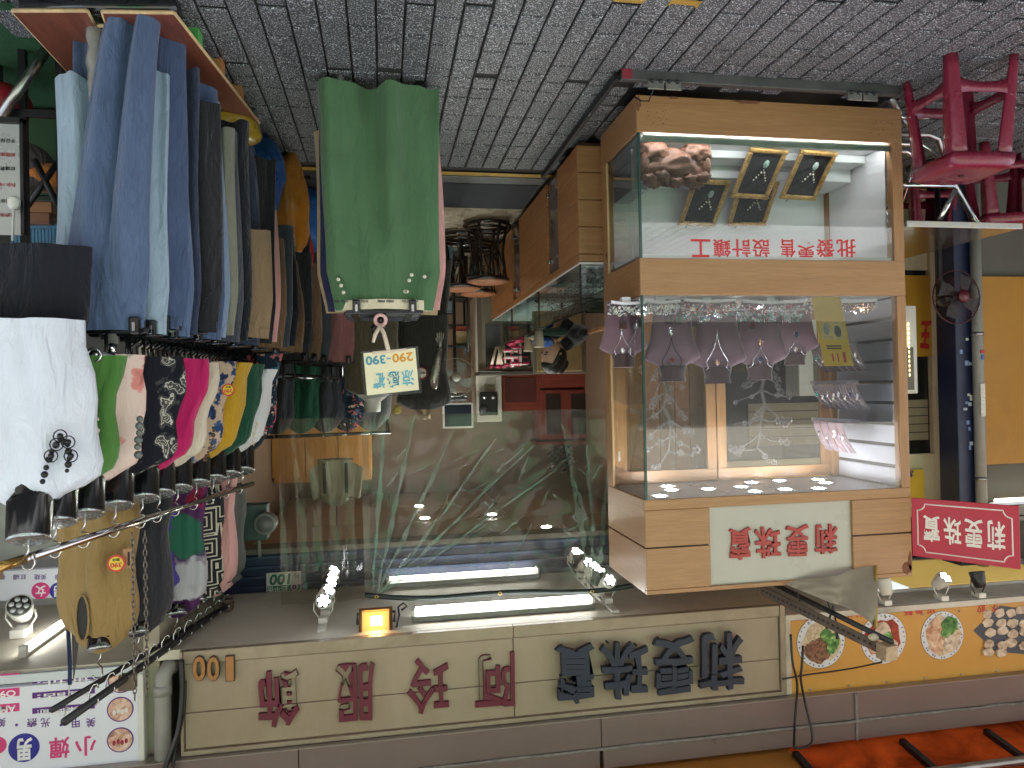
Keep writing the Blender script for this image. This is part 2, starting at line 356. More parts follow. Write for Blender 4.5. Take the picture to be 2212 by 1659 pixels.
fl = struct(bx('shop_floor', (-4.8, 4.465, -0.03), (1.6, 8.2, -0.004), M('grout', c(96, 88, 78), 0.8), bev=0), 'beige tiled floor inside the shops')
for i in range(-6, 4):
    for j in range(6):
        x, y = i * 0.5 - 0.1, 5.1 + j * 0.5; o = bx('floor_tile', (x + 0.002, y + 0.002, -0.004), (x + 0.498, y + 0.498, 0.002), tl_m, fl, bev=0.001)
mat_o = tag(bx('floor_mat', (-1.0, 4.48, -0.003), (0.8, 5.08, 0.010), M('charcoal_mat', c(52, 54, 58), 0.95, 0, 0.15, 60, 0.5, 400), bev=0.004), 'charcoal mat lying inside the yellow line of the open shop', 'mat')

# ------------------------------------------------------------------ shop shell
brown_w = M('brown_panel', c(130, 106, 86), 0.55, 0, 0.12, 3, dirt=0.25)
ceil_m = M('ceiling_panel', c(168, 146, 124), 0.5, 0, 0.06, 3, dirt=0.2)
dark_w = M('dark_wall', c(96, 86, 78), 0.7, 0, 0.15, 3)
cream_w = M('cream_paint', c(222, 206, 172), 0.5, 0, 0.05, 3, dirt=0.3, dcol=c(150, 132, 104))
struct(bx('back_wall', (-4.8, 8.0, 0), (1.6, 8.1, 3.1), brown_w), 'brown back wall of the open shop')
struct(bx('side_wall', (1.0, 4.46, 0), (1.07, 8.0, 3.1), brown_w), 'brown side wall behind the clothes racks')
struct(bx('partition_wall', (-2.2, 4.46, 0), (-2.1, 8.0, 3.1), brown_w), 'brown partition wall behind the counter')
ce = struct(bx('shop_ceiling', (-2.1, 4.46, 2.42), (0.99, 8.0, 2.5), dark_w, bev=0), 'brown panelled ceiling of the open shop')
for i in range(3):
    for j in range(4):
        x0, y0 = -2.09 + i * 1.026, 4.47 + j * 0.88; bx('ceiling_panel', (x0 + 0.003, y0 + 0.003, 2.405), (x0 + 1.02, y0 + 0.875, 2.42), ceil_m, ce, bev=0.002)
struct(bx('building_mass', (-12, 3.55, 3.02), (12, 9, 7.5), M('facade', c(168, 150, 132), 0.8), bev=0), 'upper storeys of the building above the shop fronts')
for sgn, x0, x1 in ((-1, -12, -4.8), (1, 2.6, 12)): struct(bx('neighbour_mass', (x0, 3.5, 0), (x1, 9, 3.02), dark_w, bev=0), 'dark neighbouring shop front beyond the frame')
# soffit over the recess
soff = M('soffit_paint', c(222, 215, 198), 0.55, 0, 0.06, 3, dirt=0.35, dcol=c(140, 124, 98))
struct(bx('soffit', (-2.0, 3.42, 2.417), (0.998, 4.30, 2.46), soff, bev=0.002), 'cream soffit above the shop entrance')
struct(bx('soffit', (-4.8, 3.42, 2.47), (-2.003, 4.30, 2.5), M('grey_soffit', c(196, 196, 190), 0.6, 0, 0.08, 3, dirt=0.3), bev=0.002), 'grey soffit of the noodle shop')
struct(bx('soffit', (1.05, 3.42, 2.45), (2.6, 4.6, 2.5), M('pale_soffit', c(200, 192, 176), 0.6, 0, 0.05, 3, dirt=0.2), bev=0.002), 'pale soffit of the nail salon')
beam = struct(bx('lintel_beam', (-2.1, 4.30, 2.2), (0.99, 4.44, 2.416), M('navy_paint', c(40, 52, 84), 0.45, 0.2, 0.15, 6, dirt=0.4, dcol=c(90, 90, 96)), bev=0.004), 'navy roller shutter lintel over the entrance')
for k in range(4): bx('ledge', (-2.1, 4.285 - 0.004 * k, 2.2 + 0.055 * k + 0.012), (0.985, 4.299, 2.2 + 0.055 * k + 0.026), M('navy_ledge', c(56, 70, 104), 0.4, 0.3, 0.1), beam, bev=0.002)
bx('ledge', (-2.1, 4.27, 2.168), (0.985, 4.42, 2.198), M('grey_ledge', c(116, 108, 98), 0.6, 0, 0.2, 8, dirt=0.5), beam, bev=0.003)
struct(bx('pillar', (1.0, 3.46, 0), (1.068, 4.46, 3.02), M('pillar_paint', c(196, 188, 168), 0.7, 0, 0.08, 4, dirt=0.35, dcol=c(120, 108, 90)), bev=0.003), 'cream pillar between the open shop and the nail salon')
struct(bx('ceiling_hatch', (-0.95, 3.72, 2.410), (-0.55, 3.98, 2.4165), soff, bev=0.002), 'square service hatch in the cream soffit')

# ------------------------------------------------------------------ main signboard
beige = M('signboard_beige', c(164, 148, 128), 0.42, 0, 0.06, 2.2, 0.03, 30, dirt=0.38, dcol=c(128, 100, 66), ds=1.6, scale=(1.6, 1, 0.5))
trim_m = M('signboard_trim', c(162, 147, 127), 0.45, 0.1, 0.1, 8, dirt=0.5, dcol=c(110, 88, 66), ds=4)
SY = 3.40
sg = thing('shop_signboard', (-0.53, SY, 2.42), 'long beige panelled signboard with red and dark blue Chinese letters over the entrance', 'sign')
xs = [-1.955, -0.585, 0.885]; zm = at(830, 1502, SY).z
for i in range(2):
    for z0, z1 in ((2.476, zm), (zm, 2.852)):
        bx('panel', (xs[i] + 0.0015, SY, z0 + 0.0015), (xs[i+1] - 0.0015, SY + 0.04, z1 - 0.0015), beige, sg, bev=0.003)
    bx('lower_lip', (xs[i] + 0.001, SY - 0.012, 2.418), (xs[i+1] - 0.001, SY + 0.04, 2.474), trim_m, sg, bev=0.004)
bx('backing', (-1.96, SY + 0.042, 2.42), (0.885, SY + 0.12, 2.9), dark_w, sg)
bx('top_rail', (-1.965, SY - 0.014, 2.854), (0.892, SY + 0.04, 2.874), trim_m, sg, bev=0.003)
bx('side_rail', (0.887, SY - 0.012, 2.418), (0.9, SY + 0.05, 2.874), trim_m, sg, bev=0.003); bx('side_rail', (-1.985, SY - 0.012, 2.418), (-1.957, SY + 0.05, 2.874), trim_m, sg, bev=0.003)
navy_l = M('navy_letter', c(38, 44, 62), 0.55, 0, 0.2, 8, dirt=0.2, dcol=c(80, 84, 96)); red_l = M('maroon_letter', c(104, 28, 52), 0.5, 0, 0.12, 6, dirt=0.2, dcol=c(90, 50, 60))
for ch, x0, x1, y0, y1 in (('莉', 1506, 1600, 1360, 1482), ('雯', 1407, 1494, 1369, 1489), ('珠', 1293, 1395, 1377, 1497), ('寶', 1198, 1281, 1384, 1511)):
    put_text(ch, x0, x1, y0, y1, SY - 0.03, navy_l, sg, 0.03, offset=0.02, wob=0.04, name='letter')
    for fx, fy in ((0.2, 0.1), (0.8, 0.15), (0.25, 0.85)):      # stand-off pins
        p = at(x0 + (x1 - x0) * fx, y0 + (y1 - y0) * fy, SY - 0.03); MB().tube([p, (p.x, SY, p.z)], 0.005, 6).build('pin', dark_steel, sg)
for ch, x0, x1, y0, y1, of in (('阿', 1024, 1109, 1407, 1521, 0.014), ('玲', 877, 967, 1415, 1534, 0.014), ('服', 725, 809, 1427, 1552, 0.02), ('飾', 557, 645, 1442, 1563, 0.02)):
    put_text(ch, x0, x1, y0, y1, SY - 0.001, red_l, sg, 0.018, offset=of, wob=0.03, name='letter')
orange_l = M('orange_number', c(164, 112, 62), 0.45, 0, 0.12, 10)
for ch, x0, x1 in (('1', 487, 507), ('0', 446, 476), ('0', 415, 446)):
    put_text(ch, x0, x1, 1414, 1470, SY - 0.014, M('number_back', c(48, 44, 46), 0.6), sg, 0.006, offset=0.04, name='number_backing')
    put_text(ch, x0 + 2, x1 - 2, 1416, 1468, SY - 0.0205, orange_l, sg, 0.012, offset=0.02, name='number')

# ------------------------------------------------------------------ awning fascia and roof over the pavement
fas = M('fascia_paint', c(130, 114, 110), 0.32, 0.1, 0.1, 1.6, 0.05, 12, dirt=0.5, dcol=c(104, 98, 100), ds=1.3, scale=(0.6, 1, 1.6))
aw = thing('awning_fascia', (-1, 3.36, 2.9), 'weathered pinkish brown metal awning box running above all the signs', 'awning')
for x0, x1 in ((-4.8, -2.35), (-2.347, -1.0), (-0.997, 0.4), (0.403, 2.6)):
    bx('lower_plate', (x0, 3.362, 2.882), (x1, 3.55, 3.022), fas, aw, bev=0.004)
    bx('upper_plate', (x0 + 0.01, 3.352, 3.03), (x1 - 0.004, 3.55, 3.12), fas, aw, bev=0.004)
seal = M('sealant', c(132, 126, 122), 0.8, 0, 0.25, 30, 0.5, 60)
MB().tube([(-4.8 + i * 0.1, 3.356 + random.uniform(-0.004, 0.002), 3.026 + random.uniform(-0.003, 0.003)) for i in range(75)], 0.008, 6).build('sealant_bead', seal, aw)
MB().tube([(-2.35, 3.357, 2.885 + i * 0.02) for i in range(13)], 0.009, 6).build('sealant_bead', seal, aw)
bx('drip_edge', (-4.8, 3.354, 2.876), (2.6, 3.42, 2.8815), M('drip_metal', c(160, 152, 146), 0.35, 0.6, 0.1), aw, bev=0.002)
def orange_mat():
    m, nt, b = newmat('orange_sheet'); nt.nodes.remove(b); v = coords(nt); n = nd(nt, 'ShaderNodeTexNoise', {'Scale': 3.0, 'Detail': 7.0, 'Distortion': 0.8}); nt.links.new(v, n.inputs[0])
    cl = ramp(nt, n.outputs[0], [(0.35, c(110, 40, 18)), (0.62, c(214, 92, 36))]); t = nd(nt, 'ShaderNodeBsdfTranslucent'); d = nd(nt, 'ShaderNodeBsdfDiffuse'); mx = nd(nt, 'ShaderNodeMixShader'); mx.inputs[0].default_value = 0.86
    nt.links.new(cl, t.inputs[0]); nt.links.new(cl, d.inputs[0]); nt.links.new(t.outputs[0], mx.inputs[1]); nt.links.new(d.outputs[0], mx.inputs[2]); nt.links.new(mx.outputs[0], nt.nodes['Material Output'].inputs[0]); return m
or_m = orange_mat()
rf = thing('awning_roof', (-1, 3.3, 3.2), 'orange awning roof with black ribs, seen from below above the fascia', 'awning')
def roofz(y): return 3.17 + (3.35 - y) * 0.13
xs_ = [-6.5, -3.35, -2.9, -2.0, -0.8, 0.6, 3.2]
for i in range(6):
    x0, x1 = xs_[i], xs_[i+1]
    MB().add([(x0, 3.60, roofz(3.60)), (x1, 3.60, roofz(3.60)), (x1, 1.3, roofz(1.3)), (x0, 1.3, roofz(1.3))], [(0, 1, 2, 3)]).build('roof_sheet', or_m if i < 3 else M('tan_sheet', c(176, 118, 52), 0.6), rf)
for x in (-4.2, -3.1, -2.6, -2.0, -0.8, 0.6):
    MB().obox((x, 2.35, roofz(2.35) - 0.018), (0.016, 0, 0), (0, 1.0, -1.0 * 0.13), (0, 0, 0.014)).build('rib', black_pl, rf)
MB().tube([(-6.5, 3.05, roofz(3.05) - 0.06), (3.2, 3.05, roofz(3.05) - 0.06)], 0.022, 10).build('cross_pipe', steel, rf)
# the far side of the street, behind the viewer: only mirrored in the glass
ob = thing('opposite_building', (0, -8, 0), 'pale building across the street, seen only as reflections', 'building')
bx('wall', (-14, -8.6, 0), (14, -8, 9.0), M('pale_render', c(176, 172, 160), 0.8), ob)
bx('green_awning', (-4.5, -8.0, 2.2), (1.5, -6.6, 2.9), M('green_canvas', c(84, 150, 104), 0.7), ob)
bx('green_hoarding', (-5, -8.0, 3.2), (1.8, -7.9, 6.2), M('green_net', c(120, 176, 136), 0.8, 0, 0.5, 1.2), ob)
for k in range(5): bx('shop_opening', (-14 + k * 5.6, -8.0, 0), (-8.42 + k * 5.6, -7.97, 2.15), M('opening_dark', c(66, 66, 66), 0.5), ob)
# ------------------------------------------------------------------ jewellery display case
CX0, CX1, CY0, CY1 = -2.366, -1.09, 2.95, 3.47
Z0, Z1, Z2, Z3, Z4, Z5 = 0.045, 0.204, 0.746, 0.905, 1.783, 2.187
white_l = M('white_laminate', c(240, 239, 240), 0.35, 0, 0.03, 3)
grey_l = M('grey_laminate', c(196, 200, 208), 0.4, 0, 0.04, 3)
green_edge = M('glass_edge', c(44, 74, 68), 0.15, 0, 0.1)
chip = M('chipped_board', c(118, 76, 52), 0.85, 0, 0.3, 40, 0.4, 90)
case = thing('display_case', ((CX0 + CX1) / 2, CY0, Z0), 'tall wooden jewellery display case with two glazed compartments and red letters on its header', 'display case')
def front(name, z0, z1, mat=wood_h, x0=CX0, x1=CX1, y=CY0, t=0.018, **k): return bx(name, (x0, y, z0), (x1, y + t, z1), mat, case, bev=0.0025, **k)
def side(name, z0, z1, x=CX1, mat=wood_d): return bx(name, (x - 0.018, CY0 + 0.0185, z0), (x, CY1, z1), mat, case, bev=0.0025)
front('base_panel', Z0, Z1); side('base_panel', Z0, Z1); side('base_panel', Z0, Z1, CX0 + 0.018)
front('middle_band', Z2, Z3); side('middle_band', Z2, Z3); side('middle_band', Z2, Z3, CX0 + 0.018)
gz = 1.988; px0, px1 = -2.07, -1.384; pz0, pz1 = 1.828, 2.168
front('header_panel', Z4, pz0 - 0.001); front('header_panel', pz1 + 0.001, Z5)
for x0, x1 in ((CX0, px0), (px1, CX1)):
    front('header_panel', pz0, gz - 0.003, x0=x0, x1=x1); front('header_panel', gz + 0.003, pz1, x0=x0, x1=x1)
    bx('shadow_gap', (x0 + 0.004, CY0 + 0.010, gz - 0.004), (x1 - 0.004, CY0 + 0.017, gz + 0.004), black_pl, case)
side('header_panel', Z4, gz - 0.003); side('header_panel', gz + 0.003, Z5); side('header_panel', Z4, Z5, CX0 + 0.018)
bx('shadow_gap', (CX1 - 0.014, CY0 + 0.02, gz - 0.004), (CX1 - 0.008, CY1 - 0.01, gz + 0.004), black_pl, case)
bx('top_board', (CX0 + 0.02, CY0 + 0.02, Z5 - 0.03), (CX1 - 0.02, CY1, Z5 - 0.012), wood_d, case)
sp = bx('sign_panel', (px0 - 0.004, CY0 + 0.016, pz0 - 0.004), (px1 + 0.004, CY0 + 0.026, pz1 + 0.004), M('sign_acrylic', c(178, 176, 164), 0.3, 0, 0.03), case)
red_k = M('red_acrylic', c(164, 50, 46), 0.35, 0, 0.08)
for ch, x0, x1, y0, y1 in (('寶', 1572, 1620, 1138, 1207), ('珠', 1627, 1684, 1136, 1204), ('雯', 1696, 1744, 1133, 1199), ('莉', 1758, 1806, 1130, 1193)):
    put_text(ch, x0, x1, y0, y1, CY0 + 0.0155, red_k, sp, 0.011, offset=0.018, wob=0.04, name='letter')
# left stile, back stile
bx('corner_post', (CX0, CY0, Z1 + 0.0005), (CX0 + 0.052, CY0 + 0.04, Z2 - 0.0005), wood_v, case, bev=0.0025); bx('corner_post', (CX0, CY0, Z3 + 0.0005), (CX0 + 0.045, CY0 + 0.04, Z4 - 0.0005), wood_v, case, bev=0.0025)
for z0, z1 in ((Z1, Z2), (Z3, Z4)):
    bx('back_post', (CX1 - 0.035, CY1 - 0.075, z0 + 0.0005), (CX1 - 0.001, CY1, z1 - 0.0005), wood_v, case, bev=0.0025)
    bx('back_post', (CX0 + 0.02, CY1 - 0.05, z0 + 0.0005), (CX0 + 0.07, CY1, z1 - 0.0005), wood_v, case, bev=0.0025)
    bx('glass_trim', (CX1 - 0.012, CY1 - 0.088, z0 + 0.0005), (CX1 - 0.002, CY1 - 0.076, z1 - 0.0005), M('pale_trim', c(206, 178, 128), 0.5), case)
    MB().add([(CX0 + 0.045, CY0 + 0.008, z0), (CX1 - 0.008, CY0 + 0.008, z0), (CX1 - 0.008, CY0 + 0.008, z1), (CX0 + 0.045, CY0 + 0.008, z1)], [(0, 1, 2, 3)]).build('front_glass', pane, case)
    MB().add([(CX1 - 0.006, CY0 + 0.012, z0), (CX1 - 0.006, CY1 - 0.08, z0), (CX1 - 0.006, CY1 - 0.08, z1), (CX1 - 0.006, CY0 + 0.012, z1)], [(0, 1, 2, 3)]).build('side_glass', pane, case)
    bx('glass_edge', (CX1 - 0.014, CY0 + 0.002, z0), (CX1 - 0.003, CY0 + 0.0105, z1), green_edge, case, bev=0.001)
# lower compartment: white stepped lining
bx('lining', (CX0 + 0.02, CY0 + 0.022, Z1 - 0.015), (CX1 - 0.02, CY1 - 0.005, Z1 + 0.004), white_l, case)
bx('lining', (CX0 + 0.045, CY0 + 0.014, Z1 + 0.006), (CX1 - 0.03, CY0 + 0.022, Z1 + 0.034), M('pale_green_glass', c(206, 222, 216), 0.2), case)
bx('added_fill_strip', (CX0 + 0.06, CY0 + 0.024, Z1 + 0.0045), (CX1 - 0.04, CY0 + 0.034, Z1 + 0.0095), emit('added_fill_strip', (0.97, 0.98, 1.0, 1), 3.2), case, bev=0)  # added glowing strip behind the base panel, brightens the lower compartment
bx('lining', (CX0 + 0.06, CY1 - 0.02, Z1 + 0.005), (CX1 - 0.05, CY1 - 0.008, Z2), white_l, case); bx('lining', (CX0 + 0.053, CY0 + 0.045, Z1 + 0.005), (CX0 + 0.060, CY1 - 0.05, Z2), white_l, case)
for k, (y0, z1) in enumerate(((3.12, 0.245), (3.23, 0.305))): bx('display_step', (CX0 + 0.065, y0, Z1 + 0.005), (CX1 - 0.12, CY1 - 0.022 - 0.001 * k, z1), white_l, case, bev=0.003)
bx('side_box', (CX1 - 0.115, 3.14, Z1 + 0.005), (CX1 - 0.04, 3.39, 0.40), grey_l, case, bev=0.002)
bx('lining', (CX0 + 0.02, CY0 + 0.022, Z2 - 0.02), (CX1 - 0.02, CY1 - 0.005, Z2 - 0.004), white_l, case)
red_v = M('red_vinyl', c(200, 52, 52), 0.45, 0, 0.06)
chars = '批發零售設計鑲工'; bxs = [(1804, 1848), (1757, 1803), (1725, 1772), (1690, 1724), (1623, 1665), (1583, 1622), (1533, 1580), (1492, 1532)]
bxs = [(1806, 1848), (1762, 1803), (1722, 1759), (1686, 1718), (1624, 1662), (1581, 1621), (1540, 1578), (1492, 1534)]
for ch, (x0, x1) in zip(chars, bxs): put_text(ch, x0, x1, 517, 556, CY0 + 0.0075, red_v, case, 0.0008, offset=0.014, name='letter')
# main compartment
bx('counter_board', (CX0 + 0.02, CY0 + 0.02, Z3 - 0.02), (CX1 - 0.02, CY1 - 0.005, Z3 - 0.002), white_l, case)
cb = bx('light_board', (CX0 + 0.02, CY0 + 0.018, Z4 + 0.0005), (CX1 - 0.019, CY1 - 0.005, Z4 + 0.016), grey_l, case)
sw = bx('slat_wall', (CX0 + 0.02, CY0 + 0.042, Z3), (CX0 + 0.030, CY1 - 0.051, Z4), grey_l, case)
gr = M('slat_groove', c(88, 90, 92), 0.4, 0.5)
for k in range(9):
    z = Z3 + 0.0 + k * 0.098; bx('slat', (CX0 + 0.030, CY0 + 0.042, z + 0.008), (CX0 + 0.040, CY1 - 0.052, z + 0.090), grey_l, sw, bev=0.002)
    bx('groove', (CX0 + 0.030, CY0 + 0.043, z - 0.007), (CX0 + 0.033, CY1 - 0.053, z + 0.007), gr, sw, bev=0)
ring_m = M('lamp_ring', c(210, 210, 208), 0.3, 0.3)
pucks = [(1390, 1053, 0), (1440, 1058, 1), (1452, 1072, 1), (1510, 1048, 0), (1512, 1058, 1), (1520, 1069, 0), (1578, 1050, 1), (1585, 1067, 1), (1635, 1046, 0), (1645, 1055, 1), (1650, 1065, 0), (1702, 1048, 1), (1710, 1062, 1), (1768, 1046, 1), (1785, 1057, 1), (1840, 1058, 0)]
for k, (x, y, on) in enumerate(pucks):
    p = Vector((CX1 - 0.10 - (x - 1390) / 450 * 1.08, 3.03 + (k * 7 % 3) * 0.14 + 0.02 * (k % 2), Z4))
    pk = MB().lathe([(0.044, 0), (0.044, -0.003), (0.034, -0.005), (0.032, -0.001), (0.012, -0.0005)], p, 20).build('puck_light', ring_m, case)
    d = MB()
    for q in range(7):
        r_, a_ = (0.0 if q == 6 else 0.019), q * math.pi / 3; d.lathe([(0.0065, -0.002), (0.005, -0.0055)], (p.x + r_ * math.cos(a_), p.y + r_ * math.sin(a_), Z4), 8)
    d.build('led_lens', led_c if (on or k in (0, 8)) else M('dead_lens', c(220, 220, 210), 0.2), pk)
# rear doors with etched blossom glass
etch_g = glass('rear_glass', (0.80, 0.84, 0.80, 1), haze=0.04, hcol=(0.35, 0.33, 0.27, 1)); etch = glass('etched_frost', (0.9, 0.9, 0.9, 1), 1.3, 0.3, 0.45, 0, 5, (0.25, 0.24, 0.235, 1))
dy = CY1 - 0.03
for x0, x1 in ((CX1 - 0.045, -1.66), (-1.665, CX0 + 0.072)):
    xa, xb = min(x0, x1), max(x0, x1); st = 0.05
    dr = bx('door_frame', (xa, dy, Z3 + 0.01), (xb, dy + 0.022, Z3 + 0.06), wood_h, case, bev=0.002)
    bx('door_rail', (xa, dy, Z4 - 0.065), (xb, dy + 0.022, Z4 - 0.006), wood_h, dr, bev=0.002)
    bx('door_stile', (xa, dy + 0.001, Z3 + 0.0605), (xa + st, dy + 0.021, Z4 - 0.0655), wood_v, dr, bev=0.002); bx('door_stile', (xb - st, dy + 0.001, Z3 + 0.0605), (xb, dy + 0.021, Z4 - 0.0655), wood_v, dr, bev=0.002)
    MB().add([(xa + st, dy + 0.011, Z3 + 0.06), (xb - st, dy + 0.011, Z3 + 0.06), (xb - st, dy + 0.011, Z4 - 0.065), (xa + st, dy + 0.011, Z4 - 0.065)], [(0, 1, 2, 3)]).build('door_glass', etch_g, dr)
    rnd = random.Random(int(-xa * 1000)); e = MB(); lo = xa + st + 0.02; hi = xb - st - 0.02; cx = lo + (hi - lo) * 0.45
    def strip(pts, r0, r1):
        n = len(pts); L_, R_ = [], []
        for i, p in enumerate(pts):
            a = pts[max(0, i - 1)]; b = pts[min(n - 1, i + 1)]; t = Vector((b[0] - a[0], b[1] - a[1])).normalized(); r = r0 + (r1 - r0) * i / (n - 1)
            L_.append((p[0] - t.y * r, dy + 0.0095, p[1] + t.x * r)); R_.append((p[0] + t.y * r, dy + 0.0095, p[1] - t.x * r))
        e.add(L_ + R_, [(i, i + 1, n + i + 1, n + i) for i in range(n - 1)])
    def clampx(v): return min(hi, max(lo, v))
    def blossom(x, z, r):
        ph = rnd.uniform(0, 6.28)
        for q in range(5):
            a = ph + q * 1.2566; ccx, ccz = clampx(x + math.cos(a) * r * 0.62), z + math.sin(a) * r * 0.62
            e.add([(ccx + math.cos(t * 0.785) * r * 0.36, dy + 0.0093 - 0.0002 * q, ccz + math.sin(t * 0.785) * r * 0.36) for t in range(8)], [tuple(range(8))])
    trunk = []; x = cx + 0.03
    for i in range(9):
        trunk.append((clampx(x), Z3 + 0.12 + i * 0.075)); x += rnd.uniform(-0.035, 0.03)
    strip(trunk, 0.014, 0.004)
    for i in range(1, 9):
        for sgn in (-1, 1):
            bx_, bz_ = trunk[i]; pts = [(bx_, bz_)]; an = math.pi / 2 + sgn * rnd.uniform(0.5, 1.3)
            for k in range(5):
                bx_ = clampx(bx_ + math.cos(an) * 0.032); bz_ += math.sin(an) * 0.032; an += rnd.uniform(-0.35, 0.35); pts.append((bx_, min(bz_, Z4 - 0.08)))
            strip(pts, 0.005, 0.001)
            for q in rnd.sample(pts[2:], 2): blossom(q[0], q[1], rnd.uniform(0.014, 0.026))
    e.build('etched_blossom', etch, dr)
bx('hinge', (CX1 - 0.052, dy - 0.02, Z4 - 0.17), (CX1 - 0.04, dy, Z4 - 0.12), steel, case); bx('hinge', (CX0 + 0.07, dy - 0.02, Z4 - 0.17), (CX0 + 0.105, dy - 0.001, Z4 - 0.145), steel, case); bx('hinge', (CX0 + 0.07, dy - 0.02, Z3 + 0.13), (CX0 + 0.105, dy - 0.001, Z3 + 0.155), steel, case)
bx('lock', (CX1 - 0.0355, CY1 - 0.07, Z2 - 0.11), (CX1 - 0.0005, CY1 - 0.045, Z2 - 0.04), M('brass_lock', c(150, 130, 96), 0.3, 0.8), case)
# chips and holes in the veneer
def blob(cx, cz, rx, rz, seed, n=11, flat_to=None):
    r = random.Random(seed); P = [(cx + math.cos(6.283 * k / n) * rx * r.uniform(0.7, 1.1), cz + math.sin(6.283 * k / n) * rz * r.uniform(0.6, 1.1)) for k in range(n)]
    return P
for cx_, cz_, rx_, rz_, s_ in ((CX1 - 0.008, 0.085, 0.013, 0.035, 1), (CX1 - 0.51, Z0 + 0.006, 0.075, 0.010, 2), (CX0 + 0.03, 2.15, 0.026, 0.03, 3), (CX0 + 0.012, 2.12, 0.011, 0.05, 4), (CX1 - 0.17, Z0 + 0.004, 0.02, 0.006, 5)):
    P = [(min(CX1, max(CX0, a)), max(Z0, min(Z5, b))) for a, b in blob(cx_, cz_, rx_, rz_, s_)]
    MB().prism(P, (0, CY0 - 0.0015, 0), (1, 0, 0), (0, 0, 1), (0, 0.003, 0)).build('veneer_chip', chip, case)
hole = MB(); rr = random.Random(5)
for k in range(22):
    xx = (CX1 - rr.uniform(0.05, 0.14)) if k < 11 else (CX0 + rr.uniform(0.02, 0.16)); zz = rr.uniform(0.10, 0.17); hole.lathe([(0.0022, -0.001), (0.0022, 0.001)], (xx, CY0, zz), 6, 'y')
tag(hole.build('screw_holes', ink, case), None, None, None, 'stuff')
for x, y in ((CX1 - 0.05, 3.36), (CX0 + 0.08, 3.36), (CX1 - 0.12, 3.06), (CX0 + 0.12, 3.06)):
    wh = MB().lathe([(0.001, -0.012), (0.036, -0.012), (0.04, -0.006), (0.04, 0.006), (0.036, 0.012), (0.001, 0.012)], (x, y, 0.041), 16, 'x').build('caster_wheel', rubber, case)
    MB().lathe([(0.02, -0.014), (0.02, 0.014)], (x, y, 0.041), 12, 'x').build('hub', steel, wh)
# steel underframe on the pavement
fr = thing('steel_underframe', (-1.5, 2.85, 0), 'dark steel underframe on the ground beneath the display case', 'frame')
bx('front_bar', (-2.25, 2.80, 0.002), (-0.975, 2.83, 0.048), M('worn_steel', c(96, 96, 96), 0.5, 0.6, 0.2, 14, dirt=0.5), fr, bev=0.003)
bx('red_end', (-1.02, 2.797, 0.006), (-0.976, 2.7998, 0.046), M('faded_red', c(128, 40, 52), 0.6), fr, bev=0)
MB().add([(-0.976, 2.802, 0.001), (-0.976, 4.24, 0.001), (-0.945, 4.24, 0.05), (-0.945, 2.802, 0.05)], [(0, 1, 2, 3), (3, 2, 1, 0)]).build('side_rail', dark_steel, fr)
bx('side_rail', (-0.975, 2.832, 0.0), (-0.955, 4.24, 0.04), dark_steel, fr, bev=0.003); bx('base_sheet', (-2.3, 2.84, 0.001), (-0.98, 4.22, 0.006), black_pl, fr)
for x in (-1.16, -2.06):
    b = MB(); [b.box((x + s * 0.075 - 0.068, 2.792, 0.05), (x + s * 0.075, 2.80, 0.085)) for s in (0, 1)]; h = b.build('hinge_bracket', M('bracket_steel', c(158, 156, 150), 0.4, 0.8, 0.2, 20, dirt=0.4), fr, bev=0.002)
    for k in range(4): MB().ball((x - 0.05 + k * 0.036, 2.79, 0.052), 0.009, 8, 6).build('bolt', dark_steel, h)
MB().tube([(-1.11, 2.80, 0.082), (-1.10, 2.83, 0.12), (-1.085, 2.88, 0.1), (-1.08, 2.94, 0.06)], 0.003, 6).build('wire', dark_steel, fr)

